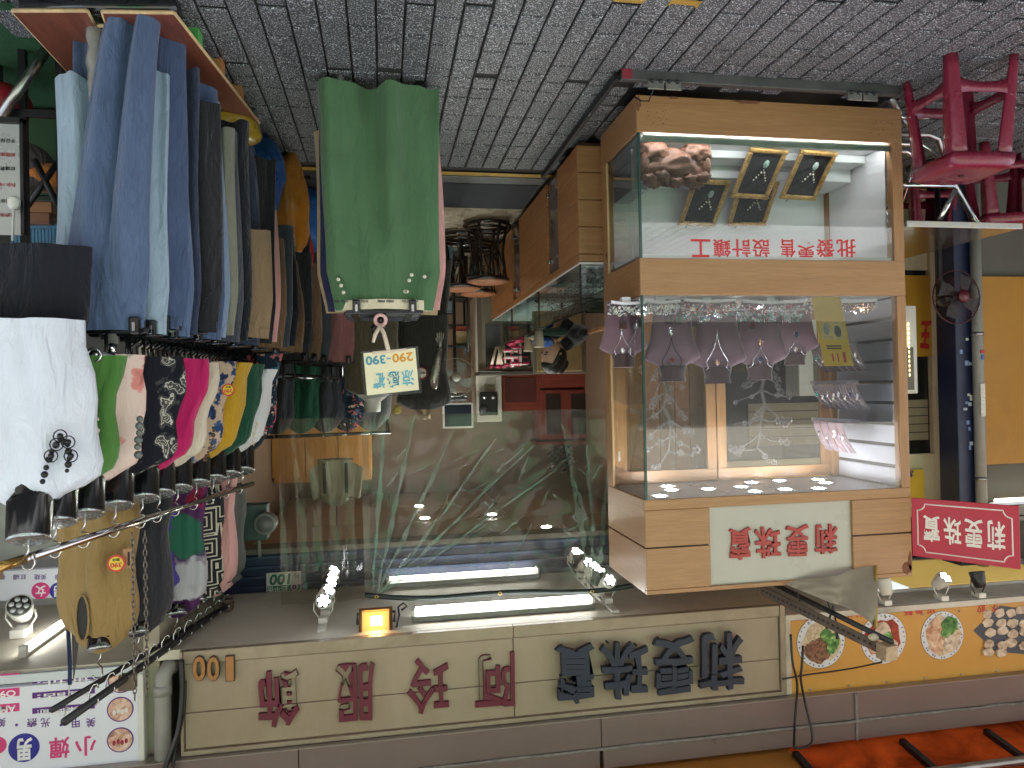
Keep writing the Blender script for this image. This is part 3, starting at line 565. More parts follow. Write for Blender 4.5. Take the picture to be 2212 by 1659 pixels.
# ------------------------------------------------------------------ things in the lower compartment
gold = M('gilt_frame', c(214, 174, 108), 0.32, 0.6, 0.3, 60, 0.5, 160, dirt=0.4, dcol=c(70, 48, 24), ds=40); velvet = M('black_velvet', c(40, 42, 44), 0.95, 0, 0.2)
jade = [M('jade_pale', c(170, 206, 190), 0.2), M('jade_white', c(196, 214, 210), 0.2), M('jade_green', c(126, 206, 162), 0.2), M('jade_clear', c(150, 166, 164), 0.2)]
pearl = M('pearl', c(232, 224, 206), 0.15, 0, 0.05); silver = M('polished_silver', c(226, 228, 234), 0.1, 1.0, 0.05)
def frame_obj(cx, cy, cz, w, h, lean, rz, jm, label):
    t = thing('picture_frame', (cx, cy, cz), label, 'picture frame', 'gilt frames in the display case')
    U = Vector((math.cos(rz), math.sin(rz), 0)); V = Vector((-math.sin(rz) * math.sin(lean), math.cos(rz) * math.sin(lean), math.cos(lean))); W = U.cross(V)   # W faces the viewer
    O = Vector((cx, cy, cz)) - U * w / 2; b = 0.022
    for k, (a0, a1, b0, b1) in enumerate(((0, w, 0, b), (0, w, h - b, h), (0, b, b, h - b), (w - b, w, b, h - b))):
        q = MB(); cc = O + U * (a0 + a1) / 2 + V * (b0 + b1) / 2 + W * 0.011; q.obox(cc, U * (a1 - a0) / 2, V * (b1 - b0) / 2, W * 0.009)
        pr = q.build('moulding', gold, t, bev=0.005)
        L = max(a1 - a0, b1 - b0); n = int(L / 0.011); o2 = MB()
        for i in range(n):
            f = (i + 0.5) / n; p = O + U * (a0 + (a1 - a0) * (f if a1 - a0 > b1 - b0 else 0.5)) + V * (b0 + (b1 - b0) * (f if b1 - b0 >= a1 - a0 else 0.5)) + W * 0.020
            o2.octa(p, 0.0075)
        o2.build('ornament', gold, pr)
    MB().obox(O + U * w / 2 + V * h / 2 + W * 0.004, U * (w / 2 - 0.01), V * (h / 2 - 0.01), W * 0.004).build('backing', velvet, t)
    g = O + U * w * 0.42 + V * h * 0.30 + W * 0.012; o3 = MB()
    rings = []
    for i, k in enumerate((0.3, 0.85, 1.0, 0.85, 0.2)):
        rings.append([g + (U * math.cos(6.283 * j / 12) * 0.016 + V * math.sin(6.283 * j / 12) * 0.021) * k + W * (i - 2) * 0.003 for j in range(12)])
    o3.loft(rings, True, True); o3.build('jade_pendant', jm, t)
    for s_ in (-1, 1):
        o4 = MB()
        for i in range(5): o4.ball(g + U * (0.001 + s_ * 0.008 * i) + V * (0.028 + 0.013 * i) + W * 0.001, 0.0035 + 0.002 * (i % 2), 6, 4)
        o4.build('bead_drop', pearl, t)
    MB().tube([O + U * w * 0.75 + V * h + W * 0.014, O + U * w * 0.74 + V * (h + 0.02), O + U * w * 0.72 + V * (h - 0.03) + W * 0.022], 0.0018, 5).build('tie', black_pl, t)
for (x, y, Y, w_, h_, ln, rz, jm, lb) in (
    (1768, 310, 3.06, 0.20, 0.25, 0.75, -0.10, jade[1], 'gilt frame with a pale oval pendant, nearest the stool side'),
    (1660, 308, 3.06, 0.20, 0.25, 0.75, -0.10, jade[0], 'gilt frame with a pale square-ended jade, in the front row beside the carving'),
    (1640, 396, 3.24, 0.20, 0.25, 0.80, 0.10, jade[2], 'gilt frame in the back row with a bright green jade pendant'),
    (1538, 376, 3.24, 0.20, 0.25, 0.75, -0.08, jade[3], 'gilt frame in the back row with a clear grey pendant, behind the wood carving')):
    p = at(x, y, Y); frame_obj(p.x, Y, Z1 + 0.006 if Y < 3.1 else 0.307, w_, h_, ln, rz, jm, lb)
carve_m = wood('carved_wood', c(110, 70, 54), c(156, 112, 88), 'x', 0.5, 3.0, 0.15)
p = at(1455, 300, 3.06); cvb = Vector((p.x, 3.06, Z1 + 0.004))
cv = thing('wood_carving', cvb, 'polished brown root wood carving on two feet at the end of the lower compartment', 'carving')
def bark(d): return 1.0 + 0.30 * noise.noise(d * 2.2 + Vector((3, 1, 2))) + 0.22 * (0.5 - abs(noise.noise(d * 4.5 + Vector((1, 5, 2))))) + 0.08 * noise.noise(d * 11)
MB().ball(cvb + Vector((0.0, 0.02, 0.105)), (0.15, 0.06, 0.078), 48, 30, fn=bark).build('trunk', carve_m, cv)
for sx in (-0.10, 0.095):
    MB().ball(cvb + Vector((sx, 0.0, 0.04)), (0.062, 0.042, 0.046), 30, 20, fn=lambda d, sx=sx: 1.0 + 0.38 * noise.noise(d * 2.0 + Vector((sx * 40, 0, 3))) + 0.25 * (0.5 - abs(noise.noise(d * 4 + Vector((sx * 9, 2, 3))))) + 0.1 * noise.noise(d * 9)).build('foot', carve_m, cv)
for k in range(9):
    a = k / 8; MB().ball(cvb + Vector((-0.13 + 0.26 * a, -0.02 + 0.02 * (k % 2), 0.155 + 0.014 * ((k * 5) % 3))), (0.034, 0.03, 0.022), 18, 12, fn=lambda d, k=k: 1 + 0.5 * noise.noise(d * 2.5 + Vector((k, 0, 0)))).build('carved_leaf', carve_m, cv)
for sx in (-0.15, 0.14): MB().ball(cvb + Vector((sx, 0.0, 0.10)), (0.022, 0.03, 0.05), 12, 8, fn=bark).build('carved_leaf', carve_m, cv)

# ------------------------------------------------------------------ jewellery in the main compartment
mauve = M('mauve_suede', c(124, 97, 109), 0.9, 0, 0.06, 4, sheen=0.4); mauve_l = M('mauve_suede_light', c(206, 170, 182), 0.9, 0, 0.04, sheen=0.3); mauve_d = M('brown_suede', c(80, 62, 64), 0.9, 0, 0.1, sheen=0.4)
gems = [M('diamond_silver', c(232, 234, 240), 0.08, 1.0, 0.03), M('gem_blue', c(60, 90, 150), 0.08), M('gem_green', c(40, 160, 140), 0.08), M('gem_red', c(170, 30, 50), 0.08), M('gem_clear', c(220, 228, 236), 0.06), pearl, M('rose_gold', c(226, 170, 140), 0.15, 1.0), M('gem_purple', c(90, 60, 130), 0.08)]
cord_m = M('dark_cord', c(34, 28, 40), 0.7)
def bust(x, y0, Y, hgt, wd, label, style):
    base = at(x, 700, Y); base = Vector((base.x, Y, Z3)); t = thing('necklace_bust', base, label, 'bust', 'mauve necklace busts')
    rings = []; n = 24
    prof = [(0.0, 0.70, 0.30, 0.00), (0.25, 0.72, 0.28, 0.005), (0.48, 0.82, 0.26, 0.015), (0.62, 0.98, 0.22, 0.03), (0.70, 1.06, 0.19, 0.038), (0.745, 0.92, 0.2, 0.045), (0.80, 0.54, 0.28, 0.05), (0.92, 0.46, 0.30, 0.054), (1.0, 0.50, 0.32, 0.056)]
    yw_ = 0.42; cy_, sy_ = math.cos(yw_), math.sin(yw_)
    def rz2(v): return Vector((v.x * cy_ - v.y * sy_, v.x * sy_ + v.y * cy_, v.z))
    for tt, rx, ry, oy in prof:
        rings.append([base + rz2(Vector((math.cos(6.283 * k / n) * rx * wd / 2, oy + math.sin(6.283 * k / n) * ry * wd * 0.5 - 0.02 * math.sin(math.pi * min(1, tt)), tt * hgt))) for k in range(n)])
    MB().loft(rings[:7], True, False).build('chest', mauve, t); MB().loft(rings[6:], False, False).build('neck', mauve_d, t)
    top = rings[-1]; m = MB(); m.add([p + Vector((0, 0, 0.0008)) for p in top], [tuple(range(n))]); m.build('neck_cap', mauve_l, t)
    def fp(u, v):      # point on the front of the bust; u -1..1, v 0..1
        for i in range(len(prof) - 1):
            if prof[i][0] <= v <= prof[i+1][0]: break
        f = (v - prof[i][0]) / (prof[i+1][0] - prof[i][0]); rx = prof[i][1] + (prof[i+1][1] - prof[i][1]) * f; ry = prof[i][2] + (prof[i+1][2] - prof[i][2]) * f; oy = prof[i][3] + (prof[i+1][3] - prof[i][3]) * f
        s_ = max(-0.98, min(0.98, u)); return base + rz2(Vector((s_ * rx * wd / 2, oy - math.sqrt(1 - s_ * s_) * ry * wd * 0.5 - 0.02 * math.sin(math.pi * min(1, v)) - 0.003, v * hgt)))
    def chain(pts, mat, r=0.0016, beads=False):
        m = MB()
        if beads:
            for p_ in pts: m.ball(p_, r * 1.6, 6, 4)
        else: m.tube(pts, r, 5)
        m.build('necklace_chain', mat, t)
    drop = 0.42 if style in (0, 1) else 0.36 if style == 2 else 0.55
    chain([fp(-0.85 + 0.85 * math.sin(k / 20 * math.pi / 2) , 0.84 - (0.84 - drop) * (1 - math.cos(k / 20 * math.pi / 2)) ** 0.8) for k in range(21)], cord_m if style in (1,) else silver, 0.0018, style in (3, 4))
    chain([fp(0.85 - 0.85 * math.sin(k / 20 * math.pi / 2), 0.84 - (0.84 - drop) * (1 - math.cos(k / 20 * math.pi / 2)) ** 0.8) for k in range(21)], cord_m if style in (1,) else silver, 0.0018, style in (3, 4))
    chain([fp(-0.9 + 1.8 * k / 12, 0.86 - 0.05 * math.sin(math.pi * k / 12)) for k in range(13)], cord_m, 0.0014)
    for v, g, s_ in ((drop - 0.03, style, 1.0), (0.74, style + 1, 0.8)):
        if style == 2 and s_ == 1.0: continue
        p_ = fp(0.0, v); m = MB(); q = 0.010 * s_
        m.ball(p_, (q, 0.004, q * 1.5), 12, 8); m.build('pendant_stone', gems[(4, 0, 3, 6, 1, 0)[g % 6]], t)
        m = MB()
        for k in range(12): a_ = k * math.pi / 6; m.octa(p_ + Vector((math.cos(a_) * q * 1.25, -0.001, math.sin(a_) * q * 1.7)), 0.0035)
        m.octa(p_ + Vector((0, 0, q * 2.1)), 0.004); m.build('pendant_setting', gems[0], t)
busts = [(1344, 3.16, 0.30, 0.205, '', 0), (1450, 3.15, 0.37, 0.24, '', 1), (1548, 3.12, 0.385, 0.245, '', 2), (1641, 3.15, 0.37, 0.235, '', 3), (1718, 3.20, 0.30, 0.20, '', 4)]
bl = ['short mauve bust beside the glass corner with a pale blue stone pendant', 'tall mauve bust with a silver square pendant on a dark cord', 'tallest mauve bust, in the middle, with a plain silver loop necklace', 'tall mauve bust with a dark drop pendant and brown stone necklace', 'short mauve bust nearest the slat wall with a silver cluster pendant']
for (x, Y, h_, wd, _, st), lb in zip(busts, bl): bust(x, 0, Y, h_, wd, lb, st)
# low curved trays crowded with small jewellery
riser = M('white_riser', c(236, 232, 242), 0.3, 0, 0.02)
def tray(x0, x1, Y, z, label, seed, cols, n=70):
    n = int(n * 1.6)
    a, b = at(x0, 640, Y).x, at(x1, 640, Y).x; t = thing('jewellery_tray', ((a + b) / 2, Y, Z3), label, 'tray', 'jewellery trays along the front glass'); rnd = random.Random(seed)
    MB().grid(lambda u, v: Vector((b + (a - b) * u, Y + 0.07 * v + 0.012 * math.sin(u * math.pi), z + 0.006 * math.sin(u * math.pi))), 12, 2).build('shelf_top', riser, t)
    MB().grid(lambda u, v: Vector((b + (a - b) * u, Y + 0.012 * math.sin(u * math.pi), z - 0.012 + 0.012 * v + 0.006 * math.sin(u * math.pi))), 12, 1).build('shelf_edge', riser, t)
    MB().grid(lambda u, v: Vector((b + (a - b) * u, Y + 0.01 + 0.055 * v + 0.012 * math.sin(u * math.pi), z + 0.002 + 0.022 * math.sin(v * math.pi * 0.6) + 0.006 * math.sin(u * math.pi))), 14, 5).build('suede_pad', mauve_d, t)
    ms = {}
    for k in range(n):
        u, v = rnd.random(), rnd.random() ** 1.4; p = Vector((b + (a - b) * u, Y + 0.006 + 0.055 * v, z + 0.010 + 0.026 * math.sin(v * math.pi * 0.6) + rnd.uniform(0, 0.012))); g = rnd.choice(cols)
        m = ms.setdefault(g, MB()); r = rnd.uniform(0.0025, 0.0065)
        if g == 5: m.ball(p, r * 1.1, 8, 6)
        elif rnd.random() < 0.4: m.tube([p + Vector((math.cos(q * 0.785) * r * 1.5, 0.3 * r * math.sin(q), math.sin(q * 0.785) * r * 1.5)) for q in range(8)], 0.0011, 4, True); m.octa(p + Vector((0, -0.002, r * 1.5)), r * 0.6)
        else: m.octa(p, r)
    for g, m in ms.items(): tag(m.build('small_jewellery', gems[g], t), None, None, None, 'stuff')
    MB().box(((a + b) / 2 - 0.02, Y + 0.03, Z3), ((a + b) / 2 + 0.02, Y + 0.06, z - 0.001)).build('support', riser, t)
tray(1320, 1395, 2.99, 0.935, 'tray of silver bangles and pearl rings at the glass corner', 1, [0, 0, 5, 4], 60)
tray(1395, 1470, 2.985, 0.930, 'tray of pearl rings at the front between the glass corner and the next tray', 2, [0, 5, 0, 4], 80)
tray(1478, 1590, 2.985, 0.925, 'tray with black stone and pearl rings in front of the middle bust', 3, [0, 1, 6, 5, 3], 80)
tray(1480, 1640, 3.05, 0.955, 'raised tray with green and blue gem rings behind the middle front tray', 4, [0, 2, 1, 4], 110)
tray(1605, 1740, 2.985, 0.930, 'front tray with red gem pieces beside the yellow leaflet', 5, [0, 0, 3, 4], 90)
tray(1640, 1740, 3.05, 0.958, 'raised tray with clear crystal brooches below the slat wall bust', 6, [0, 4, 2], 100)
tray(1745, 1895, 2.99, 0.925, 'tray under the yellow leaflet with gold and blue pieces', 7, [6, 0, 1, 6, 5], 90)
# earrings on little black stands
ear_c = [6, 0, 7, 2, 0, 3, 0, 0, 2]
ear_l = ['gold hoop drop', 'grey lattice diamond', 'dark blue flower', 'green fan-shaped', 'long pearl drop', 'red drop', 'tiny clear drop', 'round silver filigree', 'square clear crystal']
for k, (x, y) in enumerate(((1346, 705), (1380, 700), (1444, 695), (1466, 695), (1502, 700), (1623, 705), (1655, 693), (1685, 695), (1716, 690))):
    p = at(x, y, 3.07); t = thing('earring_stand', (p.x, 3.07, Z3), 'small dark stand holding a pair of ' + ear_l[k] + ' earrings', 'earring stand', 'earring stands')
    MB().box((p.x - 0.018, 3.07, p.z - 0.03), (p.x + 0.018, 3.072, p.z + 0.012)).build('card', mauve_d, t, bev=0.003); MB().tube([(p.x, 3.072, Z3), (p.x, 3.072, p.z)], 0.002, 6).build('post', black_pl, t)
    for s_ in (-1, 1):
        m = MB()
        for q in range(5): m.octa((p.x + s_ * 0.011, 3.066, p.z - 0.004 - q * 0.006 + 0.012), 0.003 + 0.0015 * math.sin(q * 1.3 + k))
        m.build('earring', gems[ear_c[k]], t)
# pendant pads on three clear shelves along the slat wall
acr = glass('acrylic', (0.86, 0.88, 0.92, 1), 1.49, haze=0.12, hcol=(0.7, 0.7, 0.76, 1))
rows = [(930, 3, 'top', [0, 0, 6, 0]), (845, 2, 'middle', [2, 0, 0, 5, 4, 0, 7, 4]), (752, 1, 'lowest', [2, 0, 3, 4, 6, 0, 5])]
rowz = {'lowest': 1.118, 'middle': 1.302, 'top': 1.486}
for y, q, nm, cl in rows:
    z = rowz[nm]; t = thing('acrylic_shelf', (CX0 + 0.04, 3.2, z), 'clear acrylic shelf on the slat wall, ' + nm + ' of the three', 'shelf', 'acrylic shelves')
    xw = CX0 + 0.0415; MB().box((xw, 3.01, z), (xw + 0.17, 3.39, z + 0.004)).build('plate', acr, t); MB().box((xw + 0.165, 3.01, z - 0.016), (xw + 0.17, 3.39, z - 0.0005)).build('front_lip', acr, t)
    n = len(cl)
    for k in range(n):
        u = (k + 0.5) / n; xx = xw + 0.178; yy = 3.385 - 0.36 * u * (0.7 if nm == 'top' else 1.0)
        base = Vector((xx - 0.014, yy, z + 0.0045)); g = cl[k]; gn = ['silver cluster', 'blue', 'green', 'red', 'clear', 'pearl white', 'gold', 'purple'][g]
        b_ = thing('pendant_pad', base, 'brown suede pad with %s pendant, %s from the door on the %s shelf' % (gn, ['first', 'second', 'third', 'fourth', 'fifth', 'sixth', 'seventh', 'eighth'][k], nm), 'pendant pad', 'pendant pads on the slat wall shelves')
        wv = 0.36 / max(n, 6) * 0.44; hp_ = 0.15 if nm == 'top' else 0.12
        def ps(u_, v_): return base + Vector((-0.075 * v_ ** 1.6, (u_ - 0.5) * 2 * wv, hp_ * v_))
        MB().grid(ps, 3, 8).build('suede_strip', mauve_d if nm != 'top' else mauve, b_)
        pp = ps(0.5, 0.38 + 0.06 * (k % 2)) + Vector((0.005, -0.002, 0)); m = MB(); m.ball(pp, (0.004, 0.008, 0.013), 8, 6); m.build('stone', gems[g], b_)
        m = MB(); [m.octa(pp + Vector((0.001, math.cos(i) * 0.009, math.sin(i) * 0.014)), 0.003) for i in range(6)]
        for sg in (-1, 1): m.tube([pp + Vector((0, 0, 0.014)), ps(0.5 + sg * 0.3, 0.95) + Vector((0.003, 0, 0))], 0.001, 4)
        m.build('chain', gems[0], b_)
        if k % 2: MB().box((pp.x + 0.004, pp.y - 0.008, pp.z + 0.010), (pp.x + 0.0045, pp.y + 0.005, pp.z + 0.020)).build('price_tag', paper, b_)
# yellow leaflet leaning against the front glass
yl = M('yellow_card', c(222, 178, 56), 0.5, 0, 0.05); a = at(1832, 785, 3.0); t = thing('leaflet', (a.x + 0.05, 3.0, Z3), 'yellow printed leaflet in a clear sleeve standing tilted behind the front glass', 'leaflet')
o, u, v = at(1838, 792, 2.992), None, None
q00, q10, q01 = at(1815, 640, 2.97), at(1752, 640, 2.97), at(1843, 790, 2.985)
q00.z = max(q00.z, Z3 + 0.002); q10.z = max(q10.z, Z3 + 0.002); U = q10 - q00; V = q01 - q00; W = U.cross(V).normalized() * (1 if U.cross(V).y < 0 else -1)
MB().obox(q00 + U / 2 + V / 2, U / 2, V / 2, W * 0.0008).build('card', yl, t)
def lf(u0, v0, u1, v1, mat, nm): MB().obox(q00 + U * (u0 + u1) / 2 + V * (v0 + v1) / 2 + W * 0.0012, U * (u1 - u0) / 2, V * (v1 - v0) / 2, W * 0.0004).build(nm, mat, t)
lf(0.1, 0.36, 0.9, 0.62, M('tan_print', c(214, 186, 130), 0.5, 0, 0.2, 40), 'photo')
MB().prism([(0.32 + 0.12 * math.cos(k * 0.52), 0.5 + 0.085 * math.sin(k * 0.52)) for k in range(12)], q00 + W * 0.0018, U, V, W * 0.0004).build('photo_stone', M('agate_print', c(92, 92, 84), 0.4, 0, 0.5, 80), t)
MB().prism([(0.7 + 0.10 * math.cos(k * 0.52), 0.47 + 0.085 * math.sin(k * 0.52)) for k in range(12)], q00 + W * 0.0018, U, V, W * 0.0004).build('photo_stone', M('shell_print', c(150, 150, 140), 0.4, 0, 0.5, 80), t)
lf(0.3, 0.70, 0.8, 0.72, ink, 'print_line'); lf(0.3, 0.735, 0.8, 0.755, ink, 'print_line')
rd = M('red_print', c(196, 50, 44), 0.5); lf(0.2, 0.80, 0.3, 0.95, rd, 'print_mark'); lf(0.45, 0.82, 0.5, 0.94, rd, 'print_mark'); lf(0.62, 0.82, 0.68, 0.93, rd, 'print_mark')
# round red board on the end of the case
red_b = M('red_board', c(184, 30, 52), 0.4, 0, 0.05); rs = thing('red_sign', (-2.49, 2.8, 1.85), 'red board with white letters and border, fixed to the end of the display case', 'sign')
A, B = Vector((-2.374, 2.955, 1.83)), Vector((-2.620, 2.63, 1.868)); V = Vector((0, 0, 0.265)); U = B - A; U.z = 0; W = Vector((U.y, -U.x, 0)).normalized(); W = W if W.y < 0 else -W
MB().obox(A + U / 2 + V / 2, U / 2, V / 2, W * 0.006).build('board', red_b, rs, bev=0.001)
O = B.copy(); O.z = A.z; R_ = -U            # left edge as the reader sees it
wl = M('white_letter', c(238, 230, 220), 0.45, 0, 0.03)
brd = MB()
pts = [(0.07, 0.10)] ; cr_ = 0.075
def arc(cx, cy, a0, a1): return [(cx + math.cos(a0 + (a1 - a0) * k / 6) * cr_, cy + math.sin(a0 + (a1 - a0) * k / 6) * cr_ * 1.5) for k in range(7)]
H = math.pi / 2
loop = arc(0.06, 0.09, H, 0) + arc(0.94, 0.09, 2 * H, H) + arc(0.94, 0.91, 3 * H, 2 * H) + arc(0.06, 0.91, 4 * H, 3 * H)
def onb(a_, b_, h=0.0075): return O + R_ * a_ + V * b_ + W * h
brd.tube([onb(a_, b_, 0.0065) for a_, b_ in loop], 0.0032, 5, True); brd.build('border_line', wl, rs)
for k, ch in enumerate('莉雯珠寶'):
    a_ = 0.12 + k * 0.2; letter(ch, onb(a_, 0.27), R_ * 0.165, V * 0.46, W * 0.0015, wl, rs, offset=0.016, wob=0.04, name='letter')
# ------------------------------------------------------------------ plastic stools
red_s = M('maroon_plastic', c(126, 28, 54), 0.28, 0, 0.08, 5, coat=0.3, dirt=0.12, dcol=c(90, 30, 44))
def stool(base, rz, label, mat=red_s, h=0.45, group='red plastic stools'):
    t = thing('plastic_stool', (0, 0, 0), label, 'stool', group)
    def sq(s_, z, r=0.28, n=40, bow=0.0):
        P = []
        for k in range(n):
            a = 2 * math.pi * k / n; ca, sa = math.cos(a), math.sin(a); e = 1.0 / max(abs(ca), abs(sa)); q = (1 - r) * e + r * 1.12
            P.append(Vector((ca * s_ * q, sa * s_ * q, z + bow * (min(1, (abs(ca * sa) * 2)) ** 2))))
        return P
    MB().loft([sq(0.004, h - 0.006), sq(0.03, h - 0.003), sq(0.10, h, 0.4), sq(0.128, h - 0.004, 0.4), sq(0.138, h - 0.016, 0.35), sq(0.141, h - 0.035, 0.3), sq(0.143, h - 0.058, 0.28), sq(0.139, h - 0.057, 0.28), sq(0.13, h - 0.02, 0.35)], True, False).build('seat', mat, t)
    MB().lathe([(0.014, h - 0.0045), (0.011, h - 0.001)], (0, 0, 0), 12).build('seat_hole', M('hole_dark', c(60, 16, 26), 0.6), t)
    for sx in (-1, 1):
        for sy in (-1, 1):
            m = MB(); R_ = []
            for k in range(9):
                f = k / 8; z = (h - 0.045) * (1 - f); o_ = 0.128 + 0.024 * f; wd = 0.062 - 0.026 * f; th = 0.007
                cxy = Vector((sx * o_, sy * o_, z)); a1 = cxy + Vector((-sx * wd, 0, 0)); a2 = cxy + Vector((-sx * 0.010, 0, 0)); a3 = cxy + Vector((0, -sy * 0.010, 0)); a4 = cxy + Vector((0, -sy * wd, 0))
                ins = Vector((-sx * th, -sy * th, 0)); R_.append([a1, a2, a3, a4, a4 + ins, a3 + ins, a2 + ins, a1 + ins])
            m.loft(R_, True, True); m.build('leg', mat, t)
    zc = 0.125
    for k in range(4):
        a = k * math.pi / 2; d = Vector((math.cos(a), math.sin(a), 0)); e = Vector((-d.y, d.x, 0)); o_ = 0.1425
        R_ = []
        for i in range(9):
            u = (i / 8 - 0.5) * 2; hh = 0.020 + 0.022 * abs(u) ** 4; cc = d * o_ + e * (u * 0.118) + Vector((0, 0, zc + 0.008 * (1 - u * u)))
            R_.append([cc + Vector((0, 0, hh)), cc - Vector((0, 0, hh)), cc - Vector((0, 0, hh)) - d * 0.006, cc + Vector((0, 0, hh)) - d * 0.006])
        MB().loft(R_, True, True).build('stretcher', mat, t)
    t.location = base; t.rotation_euler = (0, 0, rz); return t
st0 = stool((-2.378, 2.625, 0.003), 0.09, 'glossy maroon plastic stool standing alone in front of the steel table')
def more_stool(p, rz, label):
    s_ = copy_tree(st0); s_.location = p; s_.rotation_euler = (0, 0, rz); s_['label'] = label; return s_
p = at(2165, 450, 3.5); more_stool((p.x, 3.5, 0.003), 0.4, 'maroon plastic stool in shadow behind the steel table, partly out of frame')
p = at(1990, 585, 4.15); more_stool((p.x, 4.12, 0.0), 0.2, 'maroon plastic stool tucked close behind the end of the display case')
# ------------------------------------------------------------------ steel folding table
tz = 0.585; tb = thing('steel_table', (-2.7, 3.3, 0), 'folding table with a worn stainless steel top beside the display case', 'table')
top_m = M('worn_stainless', c(196, 192, 184), 0.14, 0.95, 0.12, 5, 0.10, 7, dirt=0.12, dcol=c(212, 200, 170), ds=9)
MB().prism([(-2.375 - 0.01, 2.955), (-2.99, 2.955), (-2.99, 4.02), (-2.385, 4.02)], (0, 0, tz - 0.022), (1, 0, 0), (0, 1, 0), (0, 0, 0.022)).build('table_top', top_m, tb, bev=0.006)
ed = M('peeling_edge', c(190, 190, 186), 0.35, 0.4, 0.1, 14, dirt=1.0, dcol=c(206, 186, 138), ds=14)
bx('edge_band', (-2.995, 2.945, tz - 0.026), (-2.38, 2.9545, tz + 0.002), ed, tb, bev=0.003)
for y in (3.12, 3.84):
    s_ = 1 if y < 3.5 else -1
    MB().tube([(-2.44, y, tz - 0.03), (-2.44, y + s_ * 0.26, 0.12), (-2.45, y + s_ * 0.30, 0.06), (-2.50, y + s_ * 0.305, 0.03), (-2.86, y + s_ * 0.305, 0.03), (-2.92, y + s_ * 0.30, 0.06), (-2.93, y + s_ * 0.26, 0.12), (-2.93, y, tz - 0.03)], 0.013, 10).build('leg_frame', chrome, tb)
    MB().tube([(-2.44, y + s_ * 0.14, 0.30), (-2.93, y + s_ * 0.14, 0.30)], 0.010, 8).build('cross_bar', chrome, tb)
# ------------------------------------------------------------------ steel chair beyond the table, in tube
ch = thing('tube_chair', (-2.6, 3.3, 0), 'grey steel tube stand under the table beside the maroon stool', 'stand')
g1, g2 = atz(1935, 215, 0.012), atz(2080, 330, 0.0)
MB().tube([atz(1925, 212, 0.015), at(1950, 262, 3.05), at(2000, 300, 3.2)], 0.014, 10).build('leg', steel, ch)
MB().tube([at(1935, 290, 3.0), at(2005, 291, 3.0), at(2026, 300, 3.0), at(2040, 340, 3.05), at(2062, 400, 3.1), at(2100, 470, 3.12)], 0.013, 10).build('bent_leg', steel, ch)
MB().tube([at(1940, 253, 2.99), at(2040, 253, 2.99)], 0.012, 10).build('lower_bar', chrome, ch)
MB().tube([at(1945, 400, 3.02), at(2058, 398, 3.02), at(2064, 410, 3.02), at(2030, 475, 3.02)], 0.012, 10).build('upper_bar', chrome, ch)
MB().ball(atz(1927, 213, 0.012), 0.016, 10, 8).build('rubber_foot', rubber, ch)

# ------------------------------------------------------------------ noodle shop front
blue_p = M('blue_paint', c(26, 34, 66), 0.4, 0, 0.12, 6, dirt=0.25, dcol=c(80, 90, 130)); grey_pvc = M('grey_pvc', c(150, 148, 144), 0.4, 0, 0.08, 5, dirt=0.3, dcol=c(100, 92, 84))
yw = M('yellow_wall', c(176, 124, 32), 0.5, 0, 0.07, 2.5, dirt=0.3, dcol=c(120, 76, 20))
jp = thing('shop_doorway', (-3.6, 4.3, 0), 'cream door frame with dark glass of the noodle shop', 'doorway')
x_a, x_b = at(2012, 900, 4.3).x, at(2066, 900, 4.3).x
bx('frame', (x_b, 4.28, 0.0), (x_a, 4.36, 2.2), cream_w, jp, bev=0.004); bx('frame_bead', (x_b + 0.02, 4.272, 0.0), (x_b + 0.035, 4.28, 2.2), cream_w, jp, bev=0.002)
bx('lower_panel', (x_a, 4.30, 0.0), (-2.1, 4.34, 0.55), cream_w, jp); bx('transom', (x_a, 4.285, 1.78), (-2.1, 4.36, 2.2), cream_w, jp, bev=0.004)
bx('door_glass', (x_a, 4.32, 0.55), (-2.1, 4.325, 1.78), M('dark_glass', c(40, 40, 40), 0.08, 0, 0.1), jp, bev=0)
for k in range(5): bx('blind_slat', (x_a + 0.02, 4.306, 1.42 + 0.055 * k), (-2.3, 4.312, 1.47 + 0.055 * k), M('beige_slat', c(150, 138, 116), 0.6), jp, bev=0.001)
bc = thing('blue_column', (-3.62, 3.98, 0), 'dark blue painted column covered in small stickers', 'column')
xb0, xb1 = at(2066, 800, 3.96).x, at(2104, 800, 3.96).x
bx('shaft', (xb1, 3.96, 0), (xb0, 4.12, 2.47), blue_p, bc, bev=0.006)
rr = random.Random(4)
for k in range(13):
    x = rr.uniform(xb1 + 0.015, xb0 - 0.03); z = rr.uniform(0.95, 1.75); w_ = rr.uniform(0.014, 0.03); h_ = rr.uniform(0.012, 0.035)
    bx('sticker', (x, 3.9585, z), (x + w_, 3.9598, z + h_), M('sticker_paper', rr.choice([c(214, 214, 206), c(190, 200, 214), c(120, 150, 200), c(206, 190, 180)]), 0.6, 0, 0.3, 150), bc, bev=0)
pp = thing('drain_pipe', (-3.7, 3.92, 0), 'vertical grey plastic drain pipe beside the dark blue column', 'pipe'); xp = at(2113, 800, 3.93).x
MB().tube([(xp, 3.93, 0), (xp, 3.93, 2.47)], 0.032, 16).build('pipe', grey_pvc, pp)
for z in (1.0, 1.9): MB().tube([(xp, 3.93, z), (xp, 3.93, z + 0.02)], 0.036, 16).build('collar', steel, pp)
bx('notice_strip', (xp - 0.012, 3.893, 1.32), (xp + 0.02, 3.8965, 1.52), M('notice', c(216, 214, 206), 0.6, 0, 0.3, 120), pp, bev=0); bx('red_sticker', (xp - 0.015, 3.894, 1.11), (xp + 0.012, 3.8968, 1.13), M('sticker_red', c(190, 50, 50), 0.6), pp, bev=0); bx('blue_sticker', (xp - 0.012, 3.894, 1.14), (xp + 0.006, 3.8968, 1.17), M('sticker_blue', c(70, 110, 190), 0.6), pp, bev=0)
